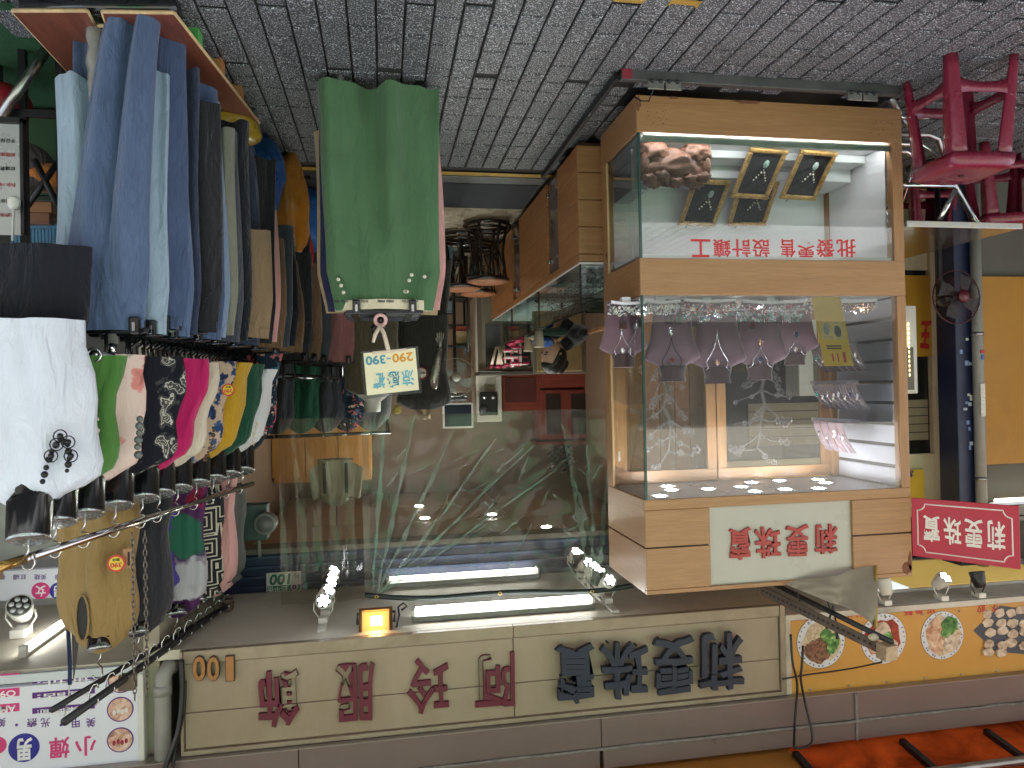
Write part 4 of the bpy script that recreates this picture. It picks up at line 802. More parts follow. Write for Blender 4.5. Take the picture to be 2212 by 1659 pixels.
yx = at(2119, 800, 4.0).x
yp = thing('yellow_wall_panel', (yx - 0.5, 4.0, 0.5), 'large plain mustard yellow wall panel at the edge of the frame', 'panel')
bx('sheet', (-4.8, 4.0, at(2150, 597, 4.0).z), (yx, 4.03, at(2150, 1003, 4.0).z), yw, yp, bev=0.002)
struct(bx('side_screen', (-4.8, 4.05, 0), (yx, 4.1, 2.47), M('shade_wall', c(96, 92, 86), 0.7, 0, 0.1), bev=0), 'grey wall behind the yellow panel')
ln = thing('strip_lamp', (-3.9, 3.95, 1.93), 'lit fluorescent strip lamp above the yellow wall panel', 'lamp', 'lamps'); z_ = at(2170, 1080, 3.95).z
bx('housing', (-4.6, 3.95, z_ + 0.012), (-3.72, 3.99, z_ + 0.035), steel, ln); MB().tube([(-4.6, 3.945, z_), (-3.76, 3.945, z_)], 0.012, 8).build('tube', emit('warm_tube', (1, 0.93, 0.7, 1), 0.8), ln)
for z0, z1, d_ in ((z_ + 0.04, z_ + 0.10, 3.93), (z_ + 0.10, z_ + 0.13, 3.91)): bx('ledge', (-4.8, d_, z0), (-3.7, 4.0, z1 - 0.002), M('ledge_grey', c(128, 122, 116), 0.5, 0.3, 0.1, dirt=0.3), ln)
# posters and box between the case and the doorway
pz = at(2000, 770, 4.25).z
po = thing('yellow_poster', (-3.45, 4.26, 0.6), 'yellow poster with red brush character behind the end of the display case', 'poster')
bx('sheet', (at(2012, 700, 4.262).x, 4.262, at(2000, 595, 4.262).z), (-2.3, 4.268, at(2000, 770, 4.262).z), M('poster_yellow', c(196, 146, 44), 0.5, 0, 0.05), po, bev=0)
put_text('王', 1985, 2012, 693, 752, 4.2605, rd, po, 0.0012, offset=0.04, shear=0.3, wob=0.08, name='brush_character')
po2 = thing('small_yellow_notice', (-3.4, 4.26, 1.6), 'small yellow notice with a blue character above the glass', 'notice')
bx('sheet', (at(1997, 1040, 4.262).x, 4.262, at(1990, 1014, 4.262).z), (-2.3, 4.268, at(1990, 1078, 4.262).z), M('notice_yellow', c(236, 186, 66), 0.5, 0, 0.05), po2, bev=0)
put_text('友', 1958, 1974, 1016, 1031, 4.2605, M('blue_print', c(40, 50, 130), 0.5), po2, 0.0012, offset=0.03, name='character')
wb = thing('white_cabinet', (-3.2, 4.1, 0.9), 'white cabinet with a row of small yellow lights beside the display case', 'cabinet'); x1 = at(1980, 700, 4.05).x
bx('body', (x1, 4.05, at(1970, 660, 4.05).z), (-2.5, 4.2, at(1970, 850, 4.05).z), white_pl, wb, bev=0.006); bx('dark_window', (x1 + 0.03, 4.046, at(1970, 750, 4.05).z), (-2.6, 4.0498, at(1970, 842, 4.05).z), M('cab_glass', c(110, 108, 98), 0.2), wb, bev=0)
yl_e = emit('amber_led', (1.0, 0.8, 0.35, 1), 0.6)
for k in range(12): MB().ball((at(1963, 690, 4.04).x, 4.043, at(1963, 700 + k * 10, 4.04).z), (0.004, 0.003, 0.010), 6, 4).build('small_light', yl_e, wb)
# ------------------------------------------------------------------ standing fan with red hub
f_m = M('fan_red', c(92, 24, 36), 0.35); wire_m = M('fan_wire', c(70, 34, 38), 0.4, 0.4)
def fan(base, hub, R_, label, hubm, wirem, blade_m, nw=40, group=None):
    t = thing('standing_fan', base, label, 'fan', group); hub = Vector(hub)
    m = MB()
    for k in range(nw):
        a = 2 * math.pi * k / nw; m.tube([hub + Vector((math.cos(a) * R_ * 0.2, -0.055, math.sin(a) * R_ * 0.2)), hub + Vector((math.cos(a + 0.1) * R_ * 0.7, -0.045, math.sin(a + 0.1) * R_ * 0.7)), hub + Vector((math.cos(a + 0.16) * R_, -0.0, math.sin(a + 0.16) * R_))], 0.0011, 4)
    tag(m.build('front_grille', wirem, t), None, None, None, 'stuff')
    for r_, y_ in ((1.0, 0.0), (0.72, -0.045), (0.45, -0.052)): MB().tube([hub + Vector((math.cos(k * 0.2618) * R_ * r_, y_, math.sin(k * 0.2618) * R_ * r_)) for k in range(24)], 0.004 if r_ == 1 else 0.0014, 6, True).build('grille_ring', wirem, t)
    MB().lathe([(0.001, -0.066), (R_ * 0.22, -0.062), (R_ * 0.24, -0.05), (R_ * 0.2, -0.045)], hub, 20, 'y').build('hub_cap', hubm, t)
    for k in range(4):
        a = k * math.pi / 2 + 0.4; P = []
        for i in range(7): f = i / 6; P.append((math.cos(a + 0.5 * f) * R_ * (0.15 + 0.75 * f), math.sin(a + 0.5 * f) * R_ * (0.15 + 0.75 * f)))
        for i in range(7): f = 1 - i / 6; P.append((math.cos(a + 0.9 + 0.25 * f) * R_ * (0.15 + 0.72 * f), math.sin(a + 0.9 + 0.25 * f) * R_ * (0.15 + 0.72 * f)))
        MB().prism(P, hub + Vector((0, -0.02, 0)), (1, 0, 0), (0, 0, 1), (0, 0.004, 0)).build('blade', blade_m, t)
    MB().lathe([(0.001, 0.02), (0.05, 0.03), (0.055, 0.08), (0.04, 0.12), (0.001, 0.125)], hub, 16, 'y').build('motor', black_pl, t)
    MB().tube([hub + Vector((0, 0.07, -0.02)), Vector((base[0], base[1] + 0.07, hub.z - 0.12)), Vector((base[0], base[1] + 0.07, base[2] + 0.03))], 0.016, 8).build('pole', black_pl, t)
    MB().lathe([(0.001, 0.04), (0.05, 0.035), (0.16, 0.012), (0.165, 0.0)], (base[0], base[1] + 0.07, base[2]), 24).build('base', black_pl, t)
    return t
h = at(2066, 642, 3.75); fan((h.x + 0.05, 3.75, 0), h, 0.158, 'black standing fan with a red hub in front of the dark blue column', f_m, wire_m, M('fan_blade', c(48, 48, 52), 0.3), group='fans')
# ------------------------------------------------------------------ noodle shop signboard
NY = 3.40; or_y = M('sign_yellow', c(206, 152, 68), 0.45, 0, 0.04, 1.5, dirt=0.2, dcol=c(170, 110, 40))
ns = thing('noodle_signboard', (-3.2, NY, 2.48), 'yellow noodle shop signboard with pictures of food dishes and red lettering', 'sign')
bx('board', (-4.8, NY, 2.505), (-2.02, NY + 0.03, 2.878), or_y, ns, bev=0.002); bx('bottom_rail', (-4.8, NY - 0.008, 2.472), (-1.99, NY + 0.03, 2.503), M('rail_white', c(206, 200, 188), 0.5, 0.1, 0.1, dirt=0.5), ns, bev=0.003); bx('edge_strip', (-2.018, NY - 0.006, 2.48), (-1.988, NY + 0.03, 2.876), M('strip_white', c(206, 198, 180), 0.5, 0.1, 0.1, dirt=0.4), ns, bev=0.003)
china = M('plate_print', c(222, 222, 228), 0.45, 0, 0.03); china_b = M('plate_blue', c(110, 120, 156), 0.5); rim = M('plate_rim', c(60, 52, 56), 0.5)
foods = {'meat': multi('mince_print', [(0.3, c(70, 40, 30)), (0.5, c(126, 84, 62)), (0.7, c(170, 126, 96))], 60, 4), 'green': multi('greens_print', [(0.35, c(36, 84, 40)), (0.55, c(96, 146, 70)), (0.7, c(180, 206, 140))], 22, 3), 'noodle': multi('noodle_print', [(0.3, c(170, 142, 110)), (0.6, c(224, 206, 178))], 34, 4), 'broth': multi('broth_print', [(0.35, c(110, 30, 22)), (0.6, c(176, 66, 40))], 16, 3), 'ham': multi('meat_print', [(0.3, c(176, 116, 92)), (0.5, c(214, 168, 138)), (0.7, c(236, 206, 180))], 26, 4), 'dump': multi('dumpling_print', [(0.3, c(150, 122, 104)), (0.5, c(206, 182, 160)), (0.7, c(236, 220, 202))], 20, 3), 'tray': M('tray_print', c(70, 76, 88), 0.5)}
def disc(o, r, y, n=28, sq_=1.0, ph=0.0): return [(o.x + r * math.cos(6.2832 * k / n), o.z + r * sq_ * math.sin(6.2832 * k / n)) for k in range(n)]
def flat(P, y, mat, nm, par, t=0.001): return MB().prism(P, (0, y, 0), (1, 0, 0), (0, 0, 1), (0, t, 0)).build(nm, mat, par)
def plate(x, y, r_d, bits, seed):
    o = at(x, y, NY); e = at(x + r_d, y, NY); r = abs(e.x - o.x); par = flat(disc(o, r, 0), NY - 0.0012, rim, 'dish', ns); flat(disc(o, r * 0.985, 0), NY - 0.0024, china, 'plate_face', par)
    rr = random.Random(seed)
    for k in range(26):
        a = 6.283 * k / 26 + rr.uniform(-0.08, 0.08); cx_, cz_ = o.x + math.cos(a) * r * 0.9, o.z + math.sin(a) * r * 0.9; flat([(cx_ + math.cos(a + q * 1.05) * r * rr.uniform(0.02, 0.055), cz_ + math.sin(a + q * 1.05) * r * rr.uniform(0.02, 0.05)) for q in range(6)], NY - 0.0032, china_b, 'plate_flower', par, 0.0006)
    for j, (fx, fz, fr, kind) in enumerate(bits):
        n = 18; P = [(o.x + (fx + fr * math.cos(6.283 * k / n) * rr.uniform(0.82, 1.1)) * r, o.z + (fz + fr * math.sin(6.283 * k / n) * rr.uniform(0.8, 1.1)) * r) for k in range(n)]
        flat(P, NY - 0.0042 - 0.0009 * j, foods[kind], 'food_picture', par)
plate(1773, 1386, 52, [(0, 0, 0.8, 'noodle'), (0.1, 0.35, 0.5, 'meat'), (0.32, 0.3, 0.38, 'meat'), (-0.5, 0.0, 0.3, 'green'), (-0.2, -0.25, 0.25, 'green'), (-0.42, 0.28, 0.22, 'green')], 1)
plate(1908, 1379, 49, [(0, 0, 0.82, 'broth'), (0.3, 0.2, 0.42, 'ham'), (0.05, -0.3, 0.35, 'dump'), (-0.3, 0.3, 0.3, 'dump'), (-0.15, -0.05, 0.22, 'green')], 2)
plate(2035, 1372, 46, [(0, 0, 0.84, 'noodle'), (0.35, -0.1, 0.45, 'ham'), (0.25, 0.4, 0.36, 'ham'), (-0.4, 0.3, 0.4, 'dump'), (-0.35, -0.4, 0.4, 'green'), (-0.1, -0.1, 0.2, 'green'), (0.3, -0.5, 0.25, 'ham')], 3)
flat([(at(x, y, NY).x, at(x, y, NY).z) for x, y in ((2102, 1362), (2160, 1308), (2240, 1318), (2240, 1415), (2150, 1408))], NY - 0.0014, foods['tray'], 'dish', ns)
rr = random.Random(8)
for k in range(22):
    o = at(2135 + (k % 5) * 24 + rr.uniform(-5, 5), 1322 + (k // 5) * 22 + rr.uniform(-5, 5), NY); n = 14; r = 0.034
    P = [(o.x + math.cos(6.283 * q / n) * r * rr.uniform(0.75, 1.15), o.z + math.sin(6.283 * q / n) * r * 0.7 * rr.uniform(0.8, 1.15)) for q in range(n)]
    flat(P, NY - 0.0026 - 0.0006 * k, foods['dump'], 'dumpling_picture', ns, 0.0005 + 0.0006 * k)
rp = M('red_sign_print', c(200, 40, 60), 0.5)
for s_, x0, x1, y0, y1 in (('水', 2140, 2156, 1306, 1322), ('餃', 2110, 2128, 1306, 1324), ('招', 2003, 2020, 1304, 1325), ('牌', 1977, 1993, 1306, 1326), ('麵', 1952, 1972, 1308, 1329), ('紅', 1905, 1918, 1310, 1330), ('油', 1846, 1862, 1314, 1334), ('抄', 1828, 1842, 1315, 1335), ('手', 1808, 1823, 1318, 1336), ('炸', 1757, 1770, 1320, 1336), ('醬', 1736, 1750, 1322, 1340), ('麵', 1708, 1722, 1324, 1342)):
    put_text(s_, x0, x1, y0, y1, NY - 0.0004, rp, ns, 0.0016, offset=0.004, wob=0.04, name='letter')
for k in range(7):
    for z in (2.525, 2.862):
        MB().lathe([(0.006, -0.004), (0.006, 0.0)], (-2.12 - k * 0.22, NY, z), 8, 'y').build('screw', steel, ns)
# ------------------------------------------------------------------ ceiling lamps over the entrance
def tube_fix(name, p0, p1, z, label, two=True):
    t = thing('fluorescent_fixture', ((p0.x + p1.x) / 2, (p0.y + p1.y) / 2, z), label, 'lamp', 'fluorescent lamps'); y = (p0.y + p1.y) / 2; a, b = sorted((p0.x, p1.x))
    bx('housing', (a, y - 0.045, z - 0.03), (b, y + 0.045, z - 0.001), M('lamp_housing', c(120, 124, 116), 0.4), t, bev=0.004)
    for s_ in ((-1, 1) if two else (0,)):
        MB().tube([(a + 0.02, y + s_ * 0.028, z - 0.048), (b - 0.02, y + s_ * 0.028, z - 0.048)], 0.009, 10).build('tube', tube_l, t)
    for x in (a, b - 0.012): bx('end_cap', (x, y - 0.042, z - 0.062), (x + 0.012, y + 0.042, z - 0.0305), white_pl, t, bev=0.002)
Zs = 2.416
tube_fix('a', atz(890, 1340, Zs), atz(1280, 1312, Zs), Zs, 'twin fluorescent lamp on the soffit just behind the signboard')
tube_fix('b', atz(835, 1272, Zs), atz(1160, 1243, Zs), Zs, 'fluorescent lamp on the soffit seen through the plastic curtain', False)
spot_w = M('spot_white', c(226, 224, 216), 0.35, 0, 0.04); spot_b = M('spot_black', c(40, 40, 42), 0.35)
ordn = ['first', 'second', 'third', 'fourth', 'fifth', 'sixth', 'seventh']
def spot(p, aim, label, body=spot_w, on=True, s_=1.0, group=None, hang=0.10):
    p = Vector(p); aim = Vector(aim).normalized(); t = thing('spotlight', p, label, 'spotlight', group)
    MB().box(p + Vector((-0.022, -0.03, -0.028)) * s_, p + Vector((0.022, 0.03, -0.001)) * s_).build('mount', spot_w, t, bev=0.003)
    hc = p + Vector((0, 0, -hang)) * s_; ux = aim.orthogonal().normalized(); uy = aim.cross(ux)
    prof = [(0.018, -0.05), (0.026, -0.045), (0.034, -0.01), (0.038, 0.03), (0.038, 0.036), (0.034, 0.034)]
    MB().loft([[hc + aim * h_ * s_ + (ux * math.cos(6.283 * k / 16) + uy * math.sin(6.283 * k / 16)) * r_ * s_ for k in range(16)] for r_, h_ in prof], True, True).build('head', body, t)
    MB().loft([[hc + aim * (0.0365 + e) * s_ + (ux * math.cos(6.283 * k / 16) + uy * math.sin(6.283 * k / 16)) * 0.0335 * s_ for k in range(16)] for e in (-0.003, 0.0003)], True, True).build('face_plate', M('face_plate', c(58, 58, 60), 0.4), t)
    m = MB()
    for q in range(7):
        r_, a_ = (0 if q == 6 else 0.0215), q * math.pi / 3; cc = hc + aim * 0.0375 * s_ + (ux * math.cos(a_) + uy * math.sin(a_)) * r_ * s_
        m.loft([[cc + aim * e * s_ + (ux * math.cos(6.283 * k / 10) + uy * math.sin(6.283 * k / 10)) * 0.0085 * s_ for k in range(10)] for e in (-0.0005, 0.0012)], True, True)
    m.build('led_lens', led if on else M('lens_off', c(200, 202, 206), 0.15), t)
    for sx in (-1, 1): MB().tube([p + Vector((sx * 0.02, 0, -0.02)) * s_, p + Vector((sx * 0.045, 0, -0.06)) * s_, hc + Vector((sx * 0.042, 0, 0)) * s_], 0.003 * s_, 6).build('yoke', body, t)
    return t
tr = tag(bx('track', (-1.135, 3.46, 2.404), (-1.095, 4.28, 2.4165), spot_w), 'white lighting track on the soffit near the display case', 'track', 'lighting tracks')
tr2 = tag(bx('track', (0.285, 3.5, 2.404), (0.325, 4.28, 2.4165), spot_w), 'white lighting track on the soffit near the house number', 'track', 'lighting tracks')
for k, y in enumerate((3.60, 3.74, 3.87, 4.0, 4.13, 4.24)): spot((-1.115, y, 2.404), ((-0.25, -0.75, -0.6), (-0.1, -0.2, -1), (-0.2, -0.5, -0.8), (-0.3, -0.8, -0.5), (0.1, 0.1, -1), (-0.2, -0.6, -0.8))[k], '%s spotlight from the signboard on the track near the display case' % ordn[k], spot_b if k in (1, 4) else spot_w, True, 1.0, 'spotlights on the case side track')
for k, y in enumerate((3.62, 3.75, 3.88, 4.01, 4.14)): spot((0.305, y, 2.404), ((-0.15, -0.9, -0.35), (-0.5, -0.4, -0.6), (-0.55, -0.25, -0.7), (-0.5, -0.35, -0.6), (-0.5, -0.3, -0.7))[k], '%s spotlight from the signboard on the track near the house number' % ordn[k], spot_b if k in (2, 3) else spot_w, True, 1.0, 'spotlights on the number side track')
# amber flood lamp
fp = at(812, 1345, 3.50); fd = thing('flood_lamp', fp, 'square amber flood lamp glowing under the signboard', 'lamp')
al = M('flood_housing', c(120, 78, 40), 0.4, 0.3); aim = Vector((0.02, -0.86, -0.5)).normalized(); ux = Vector((1, 0, 0)); uy = aim.cross(ux) * -1
def fpnt(a, b, h_): return fp + ux * a + uy * b + aim * h_
MB().loft([[fpnt(a * q, b * q, h_) for a, b in ((-0.078, -0.068), (0.078, -0.068), (0.078, 0.068), (-0.078, 0.068))] for q, h_ in ((0.8, -0.03), (1, -0.02), (1, 0.012), (0.82, 0.014), (0.78, -0.004))], True, False).build('housing', al, fd)
MB().add([fpnt(a, b, -0.003) for a, b in ((-0.062, -0.054), (0.062, -0.054), (0.062, 0.054), (-0.062, 0.054))], [(0, 1, 2, 3)]).build('reflector', emit('amber_reflector', (1.0, 0.50, 0.12, 1), 0.12), fd)
MB().add([fpnt(a, b, -0.001) for a, b in ((-0.028, -0.012), (0.024, -0.012), (0.024, 0.03), (-0.028, 0.03))], [(0, 1, 2, 3)]).build('led_chip', emit('amber_chip', (1.0, 0.66, 0.25, 1), 9.0), fd)
MB().loft([[fpnt(a * q, b * q, h_) for a, b in ((-0.065, -0.057), (0.065, -0.057), (0.065, 0.057), (-0.065, 0.057))] for q, h_ in ((1.0, 0.0145), (1.0, 0.018), (0.93, 0.018), (0.93, 0.0145))]).build('lens_frame', M('lens_frame', c(236, 190, 120), 0.3, 0.5), fd)
MB().tube([fpnt(-0.085, 0, 0), fpnt(-0.09, 0.06, -0.06), fpnt(0.09, 0.06, -0.06), fpnt(0.085, 0, 0)], 0.006, 6).build('bracket', dark_steel, fd)
MB().tube([fpnt(-0.09, -0.05, -0.01), fpnt(-0.11, 0.03, -0.01), fpnt(-0.105, 0.07, -0.02), fpnt(-0.13, 0.09, -0.03), fpnt(-0.15, 0.075, -0.03), fpnt(-0.12, 0.06, -0.04)], 0.005, 6).build('power_lead', black_pl, fd)
# house number plate
hn = thing('house_number_plate', (0.575, 4.28, 2.3), 'white and green enamel house number plate reading 100 on the navy lintel', 'number plate')
p0, p1 = at(650, 1234, 4.268), at(575, 1281, 4.268); en = M('white_enamel', c(228, 228, 222), 0.3); gn = M('green_enamel', c(52, 122, 86), 0.3)
bx('plate', (p0.x, 4.272, p0.z), (p1.x, 4.278, p1.z), en, hn, bev=0.003); bx('green_band', (p0.x + 0.004, 4.270, p1.z - 0.036), (p1.x - 0.004, 4.2718, p1.z - 0.004), gn, hn, bev=0.001)
put_text('100', 582, 628, 1238, 1262, 4.2715, gn, hn, 0.0012, offset=0.03, shear=0.15, name='digits')
put_text('四平街', 577, 620, 1265, 1278, 4.2695, en, hn, 0.001, offset=0.006, name='street_name'); put_text('中山', 636, 646, 1238, 1250, 4.2715, ink, hn, 0.001, name='district')
MB().lathe([(0.02, -0.002), (0.02, 0)], (at(636, 1270, 4.27).x, 4.2695, at(636, 1268, 4.27).z), 16, 'y').build('emblem_disc', en, hn)
for k in range(5): MB().lathe([(0.006, -0.002), (0.006, 0)], (at(636, 1270, 4.27).x + 0.009 * math.cos(k * 1.2566 + 0.3), 4.2672, at(636, 1268, 4.27).z + 0.009 * math.sin(k * 1.2566 + 0.3)), 8, 'y').build('emblem_petal', M('plum_print', c(150, 50, 120), 0.4), hn)
# ------------------------------------------------------------------ clear plastic rain curtain
pvc = glass('clear_pvc', (0.84, 0.82, 0.77, 1), 1.38, 0.05, 0.11, 0.16, 24.0, (0.34, 0.34, 0.29, 1))
ct = thing('plastic_curtain', (-0.7, 3.56, 1.42), 'clear wrinkled plastic rain curtain hanging from a strap across the entrance', 'curtain')
xa, xb = 0.105, -1.72
rc = random.Random(12); CREASE = [(0.02, 0.0, 0.06, 1.0, 0.03, 0.010), (0.03, 0.0, 0.14, 1.0, 0.035, 0.009), (0.03, 0.0, 0.24, 0.9, 0.03, 0.008), (0.04, 0.0, 0.36, 0.85, 0.035, 0.007), (0.04, 0.02, 0.46, 0.8, 0.03, 0.007), (0.05, 0.02, 0.56, 0.72, 0.022, 0.006), (0.62, 0.0, 0.55, 0.9, 0.02, 0.009), (0.63, 0.02, 0.62, 0.8, 0.025, 0.010), (0.64, 0.02, 0.68, 0.7, 0.02, 0.009), (0.65, 0.05, 0.58, 0.6, 0.02, 0.007)]
for q_ in range(46):
    u0 = rc.uniform(0, 0.75); v0 = rc.uniform(0.05, 0.95); a_ = rc.uniform(0.3, 1.3) * rc.choice((1, 1, -1)); l_ = rc.uniform(0.02, 0.09); CREASE.append((u0, v0, u0 + math.cos(a_) * l_, v0 + math.sin(a_) * l_ * 2, rc.uniform(-0.012, 0.012), rc.uniform(0.003, 0.008)))
def strap_z(u): return 2.275 + 0.05 * math.sin(u * math.pi * 1.0) ** 1 + 0.012 * math.sin(u * 12)
def curt(u, v):
    x = xa + (xb - xa) * u; zt = strap_z(u) - 0.012; zb = at(800, 897, 3.58).z + 0.004 * math.sin(u * 9)
    # folds fan out from the strap eyelets
    k = 0.0
    for e in (0.0, 0.36, 0.80):
        d = (u - e); k += 0.022 * math.sin(18 * math.atan2(d, 0.15 + v * 0.9) + e * 7) * math.exp(-abs(d) * 1.6) * (0.35 + v * 0.65)
    k += 0.010 * noise.noise(Vector((u * 9, v * 5, 3))) + 0.005 * noise.noise(Vector((u * 26, v * 11, 8)))
    for (u0, v0, u1, v1, am_, wd_) in CREASE:
        du, dv = u1 - u0, v1 - v0; L2 = du * du + dv * dv * 0.25; tt = ((u - u0) * du + (v - v0) * dv * 0.25) / L2
        if -0.02 < tt < 1.02:
            dd = abs((u - u0) * dv * 0.5 - (v - v0) * 0.5 * du) / math.sqrt(L2) + 0.006 * noise.noise(Vector((tt * 9, u0 * 30, 2)))
            k += 0.35 * am_ * math.exp(-(dd / wd_) ** 2) * math.sin(math.pi * min(1, max(0, tt))) ** 0.5
    return Vector((x, 3.58 + k, zt + (zb - zt) * v))
MB().grid(curt, 230, 120).build('sheet', pvc, ct)
crm = glass('crease_glint_paint', (0.9, 0.92, 0.9, 1), 1.5, 0.08, 0.30, 0, 5, (0.26, 0.42, 0.33, 1))  # green reflection streaks along the folds, painted as pale ribbons on the sheet
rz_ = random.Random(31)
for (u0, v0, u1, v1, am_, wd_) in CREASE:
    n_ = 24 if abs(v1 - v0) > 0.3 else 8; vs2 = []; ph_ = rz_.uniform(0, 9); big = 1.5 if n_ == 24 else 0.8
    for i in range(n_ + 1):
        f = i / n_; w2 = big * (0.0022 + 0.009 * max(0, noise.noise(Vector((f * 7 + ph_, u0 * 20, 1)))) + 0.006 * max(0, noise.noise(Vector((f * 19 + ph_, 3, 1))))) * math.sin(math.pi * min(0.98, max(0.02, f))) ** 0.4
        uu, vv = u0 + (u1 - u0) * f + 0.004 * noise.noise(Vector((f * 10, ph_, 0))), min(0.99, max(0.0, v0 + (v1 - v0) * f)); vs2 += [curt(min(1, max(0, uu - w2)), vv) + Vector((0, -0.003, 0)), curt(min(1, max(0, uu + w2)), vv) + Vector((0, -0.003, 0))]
    MB().add(vs2, [(2 * i, 2 * i + 1, 2 * i + 3, 2 * i + 2) for i in range(n_)], 0, True).build('painted_crease_glint', crm, ct)
pvc2 = glass('clear_pvc_side', (0.90, 0.87, 0.80, 1), 1.4, 0.05, 0.10, 0.6, 12.0, (0.40, 0.36, 0.27, 1))
ct2 = thing('door_curtain', (0.35, 3.95, 1.4), 'narrower clear plastic curtain hanging beside the tops, left open at the lamp', 'curtain')
x_l, x_r = at(600, 905, 3.95).x, at(795, 900, 3.95).x
MB().grid(lambda u, v: Vector((x_l + (x_r - x_l) * u, 3.95 + 0.016 * math.sin(u * 17 + v * 2) + 0.01 * noise.noise(Vector((u * 6, v * 5, 1))), 2.40 + (at(700, 903, 3.95).z - 2.40) * v)), 50, 40).build('sheet', pvc2, ct2)
st = thing('curtain_strap', (-0.7, 3.57, 2.3), 'dark webbing strap with brass eyelets carrying the plastic curtain', 'strap')
R_ = []
for i in range(61):
    u = i / 60; x = xa + (xb - xa) * u; z = strap_z(u); R_.append([Vector((x, 3.572, z + 0.012)), Vector((x, 3.566, z)), Vector((x, 3.572, z - 0.014)), Vector((x, 3.577, z))])
MB().loft(R_, True, True).build('webbing', M('dark_webbing', c(44, 52, 52), 0.5, 0, 0.3, 90), st)
for e in (0.03, 0.36, 0.62, 0.86): MB().tube([(xa + (xb - xa) * e + 0.008 * math.cos(q * 0.785), 3.564, strap_z(e) + 0.008 * math.sin(q * 0.785)) for q in range(8)], 0.0025, 6, True).build('eyelet', M('brass', c(196, 160, 96), 0.3, 1), st)
# ------------------------------------------------------------------ rusty awning arm, canvas flap and cables on the left
rust = M('rusty_steel', c(112, 102, 92), 0.7, 0.4, 0.25, 16, 0.25, 60, dirt=0.7, dcol=c(110, 66, 40), ds=9)
arm = thing('awning_bracket', at(1660, 1275, 3.2), 'rusty slotted steel awning arm reaching out above the display case', 'bracket')
A, B = at(1640, 1272, 3.30), at(1918, 1408, 2.55); D = (B - A); Ux = D.normalized(); Vx = Vector((0, 0, 1)); Wx = Ux.cross(Vx).normalized(); Vx = Wx.cross(Ux)
MB().obox((A + B) / 2, D / 2, Vx * 0.022, Wx * 0.003).build('slotted_web', rust, arm, bev=0.001); MB().obox((A + B) / 2 + Vx * 0.022 + Wx * 0.018, D / 2, Vx * 0.0025, Wx * 0.02).build('flange', rust, arm, bev=0.001)
for k in range(26):
    p = A + D * (0.04 + k * 0.037); MB().obox(p + Wx * 0.0034 * (1 if Wx.y < 0 else -1), Ux * 0.007, Vx * 0.004, Wx * 0.0006).build('slot', ink, arm)
MB().tube([A + Vx * -0.05 + Wx * 0.02, B + Vx * -0.035 + Wx * 0.02], 0.012, 8).build('rod', dark_steel, arm)
MB().obox(B + Ux * -0.005, Ux * 0.025, Vx * 0.03, Wx * 0.03).build('end_bracket', M('stained_bracket', c(176, 158, 128), 0.6, 0.4, 0.2, 20, dirt=0.6, dcol=c(110, 70, 40), ds=20), arm, bev=0.003)
MB().ball(B + Ux * -0.07 - Vx * 0.03, (0.022, 0.02, 0.014), 12, 8).build('knob', M('old_cream', c(206, 196, 170), 0.5), arm)
MB().tube([A + D * 0.58 + Vx * 0.03, A + D * 0.585 - Vx * 0.07 + Wx * 0.03, A + D * 0.60 + Vx * 0.02 + Wx * 0.04, A + D * 0.66 + Vx * 0.05], 0.006, 6).build('tie_rope', black_pl, arm)
flap = thing('canvas_flap', at(1850, 1255, 2.9), 'dirty grey canvas flap hanging from the awning arm beside the display case', 'canvas')
fc = M('dirty_canvas', c(150, 140, 124), 0.85, 0, 0.12, 4, 0.2, 14, dirt=0.5, dcol=c(96, 88, 76), ds=3)
q = [at(1695, 1262, 2.93), at(1890, 1222, 2.93), at(1890, 1355, 2.75), at(1790, 1300, 2.85)]
def flapf(u, v):
    e0 = q[0].lerp(q[1], u); e1 = (q[0].lerp(q[3], 1.0) if False else q[3].lerp(q[2], u)); s_ = 0.06 * math.sin(u * math.pi) * v
    p = e0.lerp(e1, v); return p + Vector((0, 0.02 * math.sin(u * 9 + v * 4) + 0.012 * noise.noise(Vector((u * 5, v * 5, 0))), -s_ * 0.3))
MB().grid(flapf, 30, 20).build('cloth', fc, flap)
MB().tube([q[1] + Vector((0.0, -0.005, 0)), q[2] + Vector((0, -0.005, 0))], 0.007, 6).build('hem', M('yellow_hem', c(176, 150, 70), 0.7, dirt=0.4), flap)
for k, (x, y) in enumerate(((1788, 1300), (1722, 1278))): MB().tube([at(x, y, 2.83), at(x + 6, y + 22, 2.83)], 0.003, 5).build('tie', ink, flap)
def cable(pts, r, label, cat='cable', mat=black_pl, name='cable'):
    P = [Vector(p) for p in pts]; out = []
    for i in range(len(P) - 1):
        p0, p1, p2, p3 = P[max(0, i-1)], P[i], P[i+1], P[min(len(P)-1, i+2)]
        for k in range(6):
            t = k / 6; out.append(0.5 * ((2*p1) + (p2-p0)*t + (2*p0-5*p1+4*p2-p3)*t*t + (3*p1-p0-3*p2+p3)*t*t*t))
    out.append(P[-1]); return tag(MB().tube(out, r, 6).build(name, mat), label, cat, 'hanging cables')
cable([at(1708, 1370, 3.33), at(1712, 1430, 3.31), at(1722, 1480, 3.31), at(1717, 1560, 3.30), at(1715, 1615, 3.2)], 0.006, 'straighter of two black cables hanging in front of the noodle signboard')
cable([at(1735, 1395, 3.33), at(1732, 1440, 3.31), at(1730, 1470, 3.31), at(1742, 1530, 3.3), at(1755, 1590, 3.25), at(1745, 1612, 3.22), at(1718, 1616, 3.2)], 0.006, 'looped black cable hanging in front of the noodle signboard')
cable([at(1690, 1467, 3.37), at(1740, 1458, 3.37), at(1800, 1450, 3.36), at(1850, 1442, 3.3), at(1905, 1430, 3.0)], 0.004, 'thin dark wire stretched from the rusty arm to the signboard end', mat=dark_steel)
